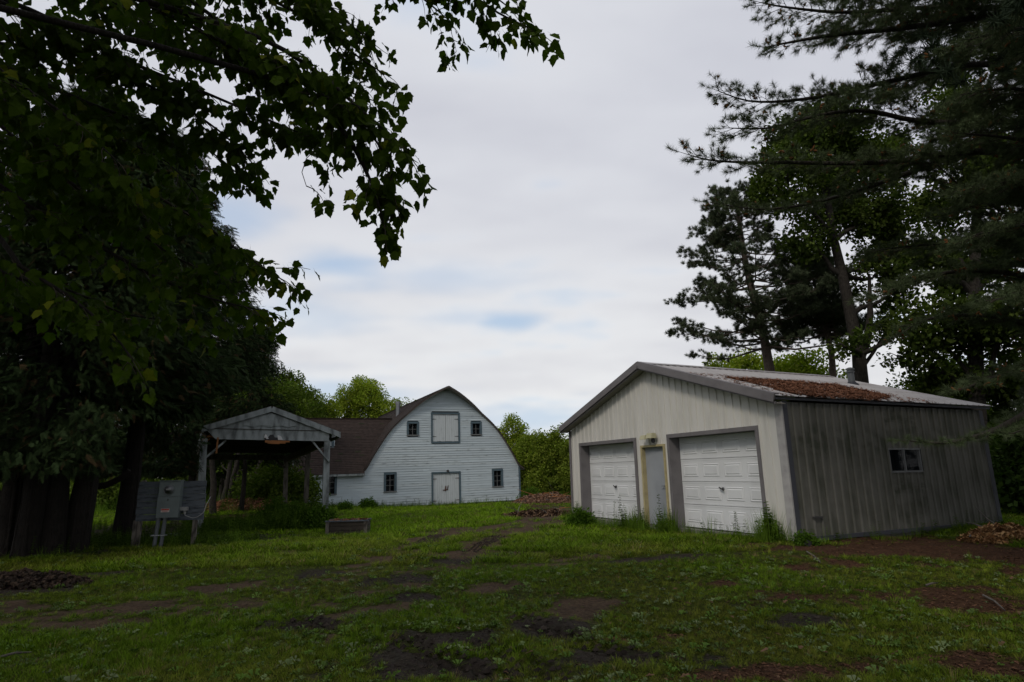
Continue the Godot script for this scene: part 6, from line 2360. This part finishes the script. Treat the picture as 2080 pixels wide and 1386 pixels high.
# ---------------------------------------------------------------- the red maple whose boughs hang into the view, and the white pine at the right
func maple_leaf_mesh(seed_of: int, dye := Color.WHITE) -> ArrayMesh:
	rng.seed = seed_of
	var s := Shape.new()
	s.tint = dye
	var half := [Vector2(0, 0), Vector2(0.18, -0.04), Vector2(0.35, 0.08), Vector2(0.37, 0.26), Vector2(0.50, 0.53), Vector2(0.38, 0.53), Vector2(0.31, 0.62), Vector2(0.22, 0.80), Vector2(0.11, 0.90), Vector2(0, 1.08)]
	var curl := rf(-0.35, -0.1)
	var fold := rf(0.15, 0.45)
	var at3 := func(p: Vector2): return Vector3(p.x, p.y, fold * absf(p.x) * absf(p.x) * 1.2 + curl * p.y * p.y * 0.6 + 0.03 * sin(p.x * 9.0 + p.y * 6.0))
	var c: Vector3 = at3.call(Vector2(0, 0.36))
	for side in [1.0, -1.0]:
		for i in half.size() - 1:
			var j0 := rf(0.94, 1.06)
			var a: Vector3 = at3.call(Vector2(half[i].x * side, half[i].y))
			var b: Vector3 = at3.call(Vector2(half[i + 1].x * side, half[i + 1].y))
			if side > 0:
				s.tri(c, a, b)
			else:
				s.tri(c, b, a)
	# stalk
	s.tint = Color(1.2 * dye.r, 0.6 * dye.g, 0.6 * dye.b)
	s.tri(Vector3(-0.012, 0, 0), Vector3(0.012, 0, 0), Vector3(0.0, -0.55, 0.12))
	s.tri(Vector3(0, 0, -0.012), Vector3(0, 0, 0.012), Vector3(0.0, -0.55, 0.12))
	return s.mesh(mat.leaf)


var leaf_spots: Array = []


func leafy_twig(o: Node3D, tw: Shape, start: Vector3, way: Vector3, length: float, scatters: Array, level: int, keep: bool) -> void:
	var n := 4
	var pts := [start]
	var p := start
	var d := way.normalized()
	for i in n:
		d = (d + Vector3(0, -0.10, 0) + any_way() * 0.16).normalized()
		p += d * length / n
		pts.append(p)
	tw.tube(pts, taper(n + 1, 0.003 + 0.004 * length, 0.0016), 4, false)
	var step := 0.055
	var k := 0.0
	var side_turn := rf(0, PI)
	while k < length:
		k += step * rf(0.8, 1.3)
		var t := minf(k / length, 0.999) * n
		var i0 := mini(int(t), n - 1)
		var q: Vector3 = pts[i0].lerp(pts[i0 + 1], t - i0)
		var fwd: Vector3 = (pts[i0 + 1] - pts[i0]).normalized()
		if level > 0 and rng.randf() < 0.30:
			var e := fwd.cross(Vector3.UP).normalized().rotated(fwd, rf(-0.5, 0.5)) * (1.0 if rng.randf() < 0.5 else -1.0)
			leafy_twig(o, tw, q, fwd * 0.75 + e, length * rf(0.3, 0.55), scatters, level - 1, keep)
		if k < length * 0.15:
			continue
		side_turn += PI / 2
		for sgn in [1.0, -1.0]:
			if rng.randf() < 0.25:
				continue
			var e: Vector3 = fwd.cross(Vector3.UP).normalized().rotated(fwd, side_turn + rf(-0.4, 0.4)) * sgn
			var out: Vector3 = (e + fwd * 0.6 + Vector3(0, -0.1, 0)).normalized()
			var size := rf(0.052, 0.102)
			var root: Vector3 = q + out * size * 0.55
			# blades hang, tips down and outwards
			var tip: Vector3 = (out * 0.55 + Vector3(0, -0.85, 0) + any_way() * 0.4).normalized()
			var bs := along(tip, rf(0, TAU), size)
			var v := rf(0.75, 1.25)
			var col := Color(0.040 * v, 0.067 * v, 0.005 * v)
			if rng.randf() < 0.035:
				col = Color(0.11 * v, 0.125 * v, 0.01 * v)
			var m := rng.randi() % 3
			if keep:
				leaf_spots.append([Transform3D(bs, root), col, m])
			else:
				scatters[m].put(bs, root, col)


func build_maple() -> void:
	var leaves := [maple_leaf_mesh(301), maple_leaf_mesh(302), maple_leaf_mesh(303)]
	var spare := clump_mesh(14, 0.34, 0.12, 0.85, mat.leaf, 304)
	var dyed := []
	for i in 9:
		var v := 0.8 + 0.05 * i
		dyed.append(maple_leaf_mesh(310 + i, Color(0.040 * v, 0.067 * v, 0.005 * v) if i != 4 else Color(0.10, 0.115, 0.01)))
	rng.seed = 800
	var base := Vector3(-6.6, height(-6.6, -1.0), -1.0)
	var o := thing("red_maple", "red maple at the lawn's edge whose leafy boughs hang over the view", "tree", base)
	var s := Shape.new()
	s.tube([Vector3(0, -0.3, 0), Vector3(0.05, 1.0, 0), Vector3(0.1, 2.6, 0.05), Vector3(0.3, 4.4, -0.1), Vector3(0.5, 6.5, 0.0), Vector3(0.6, 9.0, 0.2)], [0.42, 0.33, 0.29, 0.25, 0.17, 0.06], 12)
	piece("trunk", s, mat.bark, o)
	var tw := Shape.new()
	var sc := [Scatter.new(), Scatter.new(), Scatter.new()]
	# boughs: [points as pixel, pixel, metres ahead], twig length, twig spacing, from which share of the bough
	var boughs := [
		[[[330, -330, 3.6], [620, -190, 3.7], [880, -60, 3.8], [1010, 25, 3.85], [1085, 62, 3.9]], 0.42, 0.10, 0.45],
		[[[40, -120, 3.4], [300, 10, 3.6], [520, 120, 3.7], [690, 215, 3.75], [780, 310, 3.8], [800, 395, 3.8]], 0.42, 0.085, 0.2],
		[[[200, -200, 3.8], [430, -60, 4.0], [610, 30, 4.2], [720, 110, 4.3], [780, 150, 4.3]], 0.42, 0.085, 0.2],
		[[[-60, -20, 3.8], [150, 90, 4.0], [330, 190, 4.2], [450, 270, 4.3], [520, 340, 4.3]], 0.45, 0.085, 0.1],
		[[[-100, 150, 3.6], [100, 290, 3.8], [260, 370, 4.0], [390, 440, 4.1], [500, 520, 4.2], [575, 570, 4.2]], 0.38, 0.085, 0.1],
		[[[-120, 330, 3.8], [60, 420, 4.0], [200, 500, 4.2], [330, 570, 4.3], [440, 610, 4.3], [530, 630, 4.3]], 0.36, 0.085, 0.1],
		[[[-100, 440, 3.7], [40, 540, 3.8], [150, 610, 3.9], [230, 680, 3.9], [270, 735, 3.9]], 0.30, 0.10, 0.1],
		[[[-160, 20, 4.2], [60, 180, 4.5], [220, 270, 4.7], [340, 330, 4.8], [400, 400, 4.8]], 0.5, 0.10, 0.1],
		[[[-80, -180, 4.2], [180, -40, 4.5], [380, 60, 4.7], [500, 130, 4.8], [600, 230, 4.8]], 0.5, 0.10, 0.15],
		[[[-200, 250, 4.3], [0, 330, 4.5], [160, 400, 4.7], [290, 480, 4.8]], 0.5, 0.10, 0.1],
		[[[-150, 60, 3.2], [20, 160, 3.4], [140, 240, 3.5], [240, 330, 3.5]], 0.42, 0.10, 0.1],
		[[[120, -200, 3.5], [330, -40, 3.7], [470, 60, 3.9], [590, 140, 4.0], [690, 180, 4.0], [760, 205, 4.0]], 0.42, 0.085, 0.2],
		[[[60, 20, 3.9], [250, 120, 4.1], [420, 190, 4.2], [560, 250, 4.3], [660, 290, 4.3]], 0.42, 0.085, 0.15],
		[[[350, -250, 3.9], [500, -120, 4.1], [620, -30, 4.3], [700, 40, 4.4], [760, 90, 4.4]], 0.42, 0.085, 0.2],
		[[[-40, 120, 4.0], [180, 210, 4.3], [340, 270, 4.5], [430, 310, 4.6], [500, 370, 4.6]], 0.42, 0.085, 0.1],
		[[[420, 40, 3.6], [620, 130, 3.7], [740, 230, 3.75], [800, 280, 3.8], [835, 320, 3.8]], 0.36, 0.085, 0.1],
		[[[560, 160, 3.75], [690, 260, 3.8], [745, 350, 3.8], [770, 420, 3.8], [780, 455, 3.8]], 0.30, 0.085, 0.3],
		[[[700, -200, 3.7], [850, -110, 3.75], [960, -40, 3.8], [1040, 20, 3.85]], 0.40, 0.10, 0.3],
		[[[640, -160, 4.0], [760, -70, 4.1], [850, -10, 4.2], [910, 40, 4.2]], 0.36, 0.10, 0.3],
		[[[-100, 200, 4.0], [80, 330, 4.2], [230, 430, 4.4], [350, 520, 4.5], [450, 560, 4.5]], 0.42, 0.085, 0.1],
		[[[-120, -60, 3.5], [30, 20, 3.7], [150, 60, 3.9], [260, 120, 4.0]], 0.42, 0.085, 0.1],
		[[[-120, 60, 4.3], [20, 90, 4.5], [130, 130, 4.7], [230, 190, 4.8]], 0.42, 0.085, 0.1],
		[[[-20, -160, 3.9], [120, -60, 4.1], [240, 10, 4.3], [350, 70, 4.4]], 0.42, 0.085, 0.1],
		[[[-150, 500, 4.4], [20, 560, 4.6], [140, 590, 4.7], [260, 640, 4.8], [380, 650, 4.8]], 0.40, 0.11, 0.1],
	]
	var fork := base + Vector3(0.25, 4.0, -0.05)
	for b in boughs:
		var pts := []
		for e in b[0]:
			pts.append(at(e[0], e[1], e[2]) - base)
		var first: Vector3 = pts[0]
		var all := [Vector3(0.25, clampf(first.y - 0.6, 2.2, 7.0), -0.05), Vector3(0.25, clampf(first.y - 0.6, 2.2, 7.0), -0.05).lerp(first, 0.5) + Vector3(0, 0.15, 0)]
		all.append_array(pts)
		var smooth := []
		for i in all.size() - 1:
			for k in 3:
				var t := k / 3.0
				smooth.append(all[i].cubic_interpolate(all[i + 1], all[maxi(i - 1, 0)], all[mini(i + 2, all.size() - 1)], t))
		smooth.append(all[all.size() - 1])
		var limb := Shape.new()
		limb.tube(smooth, taper(smooth.size(), 0.027, 0.004), 7)
		piece("limb", limb, mat.cedar_bark, o)
		var total := 0.0
		for i in pts.size() - 1:
			total += pts[i].distance_to(pts[i + 1])
		var run: float = total * b[3]
		while run < total:
			var acc := 0.0
			for i in pts.size() - 1:
				var l: float = pts[i].distance_to(pts[i + 1])
				if run <= acc + l:
					var q: Vector3 = pts[i].lerp(pts[i + 1], (run - acc) / l)
					var fwd: Vector3 = (pts[i + 1] - pts[i]).normalized()
					var e := fwd.cross(Vector3.UP).normalized() * (1.0 if rng.randf() < 0.5 else -1.0)
					var tip := run / total
					leafy_twig(o, tw, q, fwd * rf(0.5, 1.0) + e * rf(0.3, 1.0) + Vector3(0, rf(-0.5, 0.25), 0), b[1] * rf(0.6, 1.1) * (1.15 - 0.5 * tip), sc, 1, rng.randf() < 0.045)
					break
				acc += l
			run += b[2] * rf(0.7, 1.3)
		leafy_twig(o, tw, pts[pts.size() - 1], (pts[pts.size() - 1] - pts[pts.size() - 2]), 0.22, sc, 0, true)
	# the lone sprig on its long bare stalk
	var stalk := Shape.new()
	var sq := [at(645, 300, 3.8) - base, at(622, 322, 3.8) - base, at(613, 350, 3.8) - base, at(622, 378, 3.8) - base]
	stalk.tube(sq, [0.003, 0.003, 0.0028, 0.0025], 5)
	piece("twig", stalk, mat.twig, o)
	leafy_twig(o, tw, sq[3], Vector3(0.9, -0.35, 0.1), 0.22, sc, 0, true)
	leafy_twig(o, tw, at(560, 545, 4.2) - base, Vector3(1.0, -0.05, 0), 0.26, sc, 0, true)
	var t2 := piece("twig_work", tw, mat.twig, o)
	t2.set_meta("kind", "stuff")
	# leaves that show largest are parts of their own
	var placed := 0
	for e in leaf_spots:
		if placed < 300:
			var l := part("leaf", dyed[placed % 9], o)
			l.transform = e[0]
			placed += 1
		else:
			sc[e[2]].put(e[0].basis, e[0].origin, e[1])
	for i in 3:
		mass("foliage", sc[i], leaves[i], o)
	# the rest of the crown, over and behind the place where one stands
	var rest := Scatter.new()
	for l in [[Vector3(-1.5, 7.6, 0.5), Vector3(3.2, 1.8, 3.4)], [Vector3(2.2, 7.4, 1.5), Vector3(3.2, 1.6, 3.4)], [Vector3(4.6, 7.0, 2.2), Vector3(3.2, 1.6, 3.0)], [Vector3(-3.0, 6.0, -1.8), Vector3(2.6, 2.0, 2.4)], [Vector3(0.5, 9.8, 0.5), Vector3(3.8, 1.8, 3.6)], [Vector3(-2.5, 5.2, 2.5), Vector3(3.0, 1.8, 2.6)], [Vector3(2.0, 5.4, 4.0), Vector3(3.4, 1.8, 2.4)]]:
		for k in 400:
			var w := any_way()
			var v := rf(0.75, 1.25)
			rest.put(Basis.from_euler(Vector3(rf(0, TAU), rf(0, TAU), rf(0, TAU))).scaled(Vector3.ONE * rf(0.8, 1.4)), l[0] + Vector3(w.x * l[1].x, w.y * l[1].y, w.z * l[1].z) * pow(rng.randf(), 0.45), Color(0.045 * v, 0.078 * v, 0.014 * v))
	mass("upper_crown", rest, spare, o)


func build_white_pine() -> void:
	var tufts := [pine_tuft(46, 0.105, 0.0045, 1.6, mat.needle, 401), pine_tuft(42, 0.098, 0.0045, 1.8, mat.needle, 402)]
	var coarse := pine_tuft(110, 0.20, 0.012, 2.4, mat.needle, 404)
	var dyed := []
	for i in 6:
		var v := 0.8 + 0.08 * i
		dyed.append(pine_tuft(44, 0.102, 0.0045, 1.7, mat.needle, 410 + i, Color(0.084 * v, 0.112 * v, 0.054 * v)))
	rng.seed = 900
	var base := Vector3(9.6, height(9.6, -8.2), -8.2)
	var o := thing("white_pine", "large white pine whose long needled limbs sweep over the garage", "tree", base)
	var s := Shape.new()
	s.tube([Vector3(0, -0.3, 0), Vector3(0, 2, 0), Vector3(0.05, 5, 0), Vector3(0, 9, 0), Vector3(0.1, 13, 0)], [0.42, 0.36, 0.31, 0.22, 0.1], 12)
	piece("trunk", s, mat.bark, o)
	var tw := Shape.new()
	var sc := [Scatter.new(), Scatter.new()]
	var cones := Scatter.new()
	var spots := []
	var limbs := [
		[[[2230, 60, 8.4], [2080, 20, 8.2], [1900, 15, 8.0], [1720, 25, 7.8], [1600, 15, 7.7], [1545, 5, 7.6]], 0.75, 0.3],
		[[[2080, 25, 8.2], [1850, 55, 7.7], [1700, 70, 7.4], [1610, 85, 7.3], [1560, 95, 7.2]], 0.55, 0.3],
		[[[2230, 180, 8.6], [2000, 130, 8.6], [1830, 160, 8.5], [1700, 190, 8.4], [1600, 205, 8.3], [1520, 205, 8.3], [1460, 185, 8.2]], 0.62, 0.35],
		[[[2240, 260, 8.5], [2080, 250, 8.3], [1880, 248, 8.0], [1760, 225, 7.9], [1660, 235, 7.8], [1560, 260, 7.8], [1480, 260, 7.8]], 0.7, 0.3],
		[[[2240, 330, 8.5], [2080, 305, 8.2], [1930, 312, 8.0], [1820, 328, 7.9], [1700, 332, 7.8], [1600, 330, 7.8], [1510, 330, 7.7], [1440, 325, 7.7], [1398, 314, 7.7]], 0.55, 0.35],
		[[[2080, 310, 8.4], [1960, 312, 8.6], [1850, 350, 8.8], [1750, 385, 9.0], [1640, 415, 9.1], [1540, 425, 9.1], [1450, 412, 9.1]], 0.52, 0.35],
		[[[2240, 560, 8.4], [2120, 480, 8.2], [2040, 430, 8.0], [1960, 385, 7.9], [1900, 330, 7.8]], 0.8, 0.1],
		[[[2240, 520, 8.6], [2080, 480, 8.8], [1960, 490, 8.9], [1850, 500, 9.0], [1770, 510, 9.0]], 0.7, 0.2],
		[[[2240, 600, 8.4], [2080, 560, 8.3], [1960, 550, 8.2], [1860, 570, 8.1], [1790, 600, 8.1]], 0.65, 0.2],
		[[[2240, 720, 8.6], [2090, 660, 8.6], [1980, 640, 8.7], [1880, 650, 8.8], [1830, 680, 8.8]], 0.55, 0.25],
		[[[2240, 800, 8.2], [2120, 750, 8.0], [2040, 760, 7.9], [1960, 790, 7.8]], 0.5, 0.2],
		[[[2240, 760, 8.4], [2120, 820, 8.0], [2030, 870, 7.8], [1950, 896, 7.7], [1890, 900, 7.7], [1850, 896, 7.7]], 0.33, 0.3],
		[[[2240, 120, 8.8], [2100, 90, 9.2], [1980, 110, 9.5], [1880, 160, 9.6], [1800, 190, 9.7]], 0.8, 0.2],
		[[[2240, 30, 8.2], [2120, -40, 7.6], [2000, -70, 7.2], [1850, -60, 7.0], [1700, -30, 6.8]], 0.8, 0.2],
		[[[2240, 140, 9.0], [2100, 60, 9.3], [1980, 40, 9.6], [1870, 60, 9.8]], 0.8, 0.15],
		[[[2240, 300, 9.2], [2120, 260, 9.8], [2000, 270, 10.2], [1900, 290, 10.5]], 0.8, 0.15],
		[[[2240, 450, 9.0], [2120, 400, 9.6], [2010, 410, 10.0], [1910, 440, 10.4]], 0.8, 0.15],
		[[[2240, 100, 7.8], [2150, 60, 7.0], [2060, 60, 6.5], [1970, 80, 6.2]], 0.75, 0.1],
		[[[2240, 340, 7.8], [2150, 300, 7.2], [2050, 280, 6.8], [1940, 270, 6.6]], 0.7, 0.1],
		[[[2240, 480, 7.8], [2150, 450, 7.2], [2060, 460, 6.8], [1970, 480, 6.6]], 0.7, 0.1],
		[[[2240, 400, 8.3], [2140, 380, 7.6], [2060, 370, 7.0], [1980, 380, 6.6]], 0.7, 0.1],
		[[[2240, 250, 8.3], [2150, 200, 7.5], [2060, 180, 6.9], [1960, 190, 6.4]], 0.7, 0.1],
		[[[2240, 640, 8.3], [2160, 600, 7.5], [2090, 590, 7.0], [2020, 610, 6.7]], 0.6, 0.1],
		[[[2260, 900, 8.3], [2180, 860, 7.8], [2120, 860, 7.5], [2060, 880, 7.3]], 0.45, 0.1],
	]
	for b in limbs:
		var pts := []
		for e in b[0]:
			pts.append(at(e[0], e[1], e[2]) - base)
		var first: Vector3 = pts[0]
		var all := [Vector3(0, clampf(first.y - 0.2, 1.0, 11.0), 0)] + pts
		var smooth := []
		for i in all.size() - 1:
			for k in 3:
				smooth.append(all[i].cubic_interpolate(all[i + 1], all[maxi(i - 1, 0)], all[mini(i + 2, all.size() - 1)], k / 3.0))
		smooth.append(all[all.size() - 1])
		var limb := Shape.new()
		limb.tube(smooth, taper(smooth.size(), 0.065, 0.006), 7)
		piece("limb", limb, mat.bark, o)
		var total := 0.0
		for i in smooth.size() - 1:
			total += smooth[i].distance_to(smooth[i + 1])
		var run: float = total * b[2]
		var flip := 1.0
		while run < total:
			var acc := 0.0
			for i in smooth.size() - 1:
				var l: float = smooth[i].distance_to(smooth[i + 1])
				if run <= acc + l:
					var q: Vector3 = smooth[i].lerp(smooth[i + 1], (run - acc) / l)
					var fwd: Vector3 = (smooth[i + 1] - smooth[i]).normalized()
					flip = -flip
					var e := fwd.cross(Vector3.UP).normalized() * flip
					var u := run / total
					var length: float = b[1] * rf(0.6, 1.15) * (1.2 - 0.75 * u)
					needle_twig(tw, q, fwd * rf(0.6, 1.0) + e * rf(0.4, 1.0) + Vector3(0, rf(-0.1, 0.22), 0), length, sc, cones, spots, 2, u > 0.72 and rng.randf() < 0.28)
					break
				acc += l
			run += 0.06 * rf(0.7, 1.3)
		needle_twig(tw, pts[pts.size() - 1], pts[pts.size() - 1] - pts[pts.size() - 2], 0.3, sc, cones, spots, 0, true)
	var t2 := piece("twig_work", tw, mat.twig, o)
	t2.set_meta("kind", "stuff")
	var placed := 0
	for e in spots:
		if placed < 280:
			var l := part("needle_cluster", dyed[placed % 6], o)
			l.transform = e[0]
			placed += 1
		else:
			sc[0].put(e[0].basis, e[0].origin, e[1])
	for i in 2:
		mass("needles", sc[i], tufts[i], o)
	var cs := Shape.new()
	cs.lathe(Vector3.ZERO, [[0.006, 0], [0.012, 0.012], [0.010, 0.03], [0.003, 0.042]], 6)
	mass("pollen_cones", cones, cs.mesh(mat.litter), o)
	# the rest of the crown above and behind
	var rest := Scatter.new()
	for l in [[Vector3(-1.5, 7.5, 2.5), Vector3(3.4, 2.4, 2.6)], [Vector3(1.0, 9.0, 0.5), Vector3(3.6, 3.2, 3.2)], [Vector3(-2.6, 6.6, 4.6), Vector3(3.0, 1.8, 2.6)], [Vector3(2.0, 4.5, 1.5), Vector3(2.2, 3.0, 3.0)], [Vector3(-1.0, 10.5, -0.6), Vector3(3.2, 2.0, 2.8)], [Vector3(0.0, 5.0, 4.0), Vector3(2.6, 2.0, 2.4)]]:
		for k in 420:
			var w := any_way()
			var v := rf(0.75, 1.25)
			rest.put(along(w + Vector3(0, 0.3, 0), rf(0, TAU), rf(0.8, 1.3)), l[0] + Vector3(w.x * l[1].x, w.y * l[1].y, w.z * l[1].z) * pow(rng.randf(), 0.45), Color(0.034 * v, 0.050 * v, 0.030 * v))
	mass("upper_crown", rest, coarse, o)
	var shade_pines := [[Vector3(16.5, 0, -12.0), "white pine added for shade in the woods beyond the garage's far end"], [Vector3(19.0, 0, -18.0), "second white pine added for shade in the woods beyond the garage's far end"], [Vector3(14.5, 0, -4.5), "white pine added for shade nearest the lawn in the woods past the garage"]]  # unseen pines, added out of view to darken the side wall and window
	for e in shade_pines:
		var w: Vector3 = e[0]
		w.y = base_height(w.x, w.z)
		var t := thing("white_pine", e[1], "tree", w)
		var ts := Shape.new()
		ts.tube([Vector3(0, -0.3, 0), Vector3(0.05, 4, 0), Vector3(0, 9, 0.1), Vector3(0.1, 13, 0)], [0.34, 0.28, 0.18, 0.05], 10)
		piece("trunk", ts, mat.bark, t)
		var cr := Scatter.new()
		for k in 2600:
			var u := rng.randf()
			var a := rf(0, TAU)
			var r := (3.4 * pow(1.0 - u, 0.7) + 0.3) * sqrt(rf(0.15, 1.0))
			var v := rf(0.7, 1.25)
			cr.put(along(Vector3(cos(a), 0.4, sin(a)), rf(0, TAU), rf(0.8, 1.3)), Vector3(cos(a) * r, lerpf(0.8, 13.0, u), sin(a) * r), Color(0.05 * v, 0.066 * v, 0.042 * v))
		mass("crown", cr, coarse, t)


func needle_twig(tw: Shape, start: Vector3, way: Vector3, length: float, sc: Array, cones: Scatter, spots: Array, level: int, keep: bool) -> void:
	var n := 3
	var pts := [start]
	var p := start
	var d := way.normalized()
	for i in n:
		d = (d + Vector3(0, rf(-0.10, 0.08), 0) + any_way() * 0.16).normalized()
		p += d * length / n
		pts.append(p)
	tw.tube(pts, taper(n + 1, 0.003 + 0.008 * length, 0.002), 4, false)
	var k := length * 0.3
	while k < length:
		var t := minf(k / length, 0.999) * n
		var i0 := mini(int(t), n - 1)
		var q: Vector3 = pts[i0].lerp(pts[i0 + 1], t - i0)
		var fwd: Vector3 = (pts[i0 + 1] - pts[i0]).normalized()
		if level > 0 and length > 0.2:
			var e := fwd.cross(Vector3.UP).normalized().rotated(fwd, rf(-0.7, 0.7)) * (1.0 if rng.randf() < 0.5 else -1.0)
			needle_twig(tw, q, fwd * 0.9 + e * rf(0.4, 0.9), length * rf(0.28, 0.48), sc, cones, spots, level - 1, keep)
		elif k > length * 0.35:
			tuft_at(q, fwd, sc, cones, spots, keep)
		k += 0.075 * rf(0.8, 1.25)
	tuft_at(pts[n], pts[n] - pts[n - 1], sc, cones, spots, keep)


func tuft_at(q: Vector3, fwd: Vector3, sc: Array, cones: Scatter, spots: Array, keep: bool) -> void:
	var v := rf(0.7, 1.25)
	var col := Color(0.084 * v, 0.112 * v, 0.054 * v)
	var bs := along(fwd.normalized() + Vector3(0, 0.25, 0) + any_way() * 0.25, rf(0, TAU), rf(0.75, 1.1))
	if keep:
		spots.append([Transform3D(bs, q), col])
	else:
		sc[rng.randi() % 2].put(bs, q, col)
	if rng.randf() < 0.06 and q.y > 2.2:
		for i in 3:
			cones.put(along(fwd + any_way(), rf(0, TAU), rf(0.8, 1.3)), q + any_way() * 0.02, Color(0.15, 0.07, 0.03) * v)


func _ready() -> void:
	rng.seed = 20
	# camera
	var cam := Camera3D.new()
	cam.name = "camera"
	cam.fov = rad_to_deg(2.0 * atan(693.0 / FOCAL))
	cam.near = 0.05
	cam.far = 1500.0
	var cr := cos(ROLL)
	var sr := sin(ROLL)
	var c := cos(PITCH)
	var s := sin(PITCH)
	cam.transform = Transform3D(Basis(Vector3(cr, sr * c, sr * s), Vector3(-sr, cr * c, cr * s), Vector3(0, -s, c)), Vector3(0, EYE, 0))
	add_child(cam)
	cam.current = true
	# sky and sun behind thin cloud
	var env := Environment.new()
	env.background_mode = Environment.BG_SKY
	env.sky = Sky.new()
	var sky := PanoramaSkyMaterial.new()
	sky.panorama = make_sky()
	env.sky.sky_material = sky
	env.tonemap_mode = Environment.TONE_MAPPER_LINEAR
	env.tonemap_exposure = 1.2
	env.sdfgi_enabled = true
	env.ssao_enabled = true
	env.ssil_enabled = true
	var world := WorldEnvironment.new()
	world.name = "world"
	world.environment = env
	add_child(world)
	var sun := DirectionalLight3D.new()
	sun.name = "sun"
	sun.light_energy = 0.3
	sun.light_color = Color(1.0, 0.96, 0.9)
	sun.light_angular_distance = 12.0
	sun.shadow_enabled = true
	add_child(sun)
	sun.look_at_from_position(Vector3(-7, 12, 6), Vector3(0, 0, -6))
	# the land
	bump_noise = noise(0.35, 3, 51)
	patch_noise = noise(0.55, 4, 52)
	fine_noise = noise(0.5, 3, 53)
	make_materials()
	make_land_grid()
	make_patches()
	sort_patches()
	build_ground()
	# buildings
	build_barn()
	build_garage()
	build_carport()
	# trees
	build_far_trees()
	build_right_trees()
	build_cedars()
	# smaller things
	rng.seed = 30
	build_meter_board()
	build_planter()
	build_yard_things()
	rng.seed = 40
	build_weeds()
	rng.seed = 41
	build_grass()
	build_maple()
	build_white_pine()
	for o in find_children("*", "GeometryInstance3D", true, false):
		o.cast_shadow = GeometryInstance3D.SHADOW_CASTING_SETTING_ON
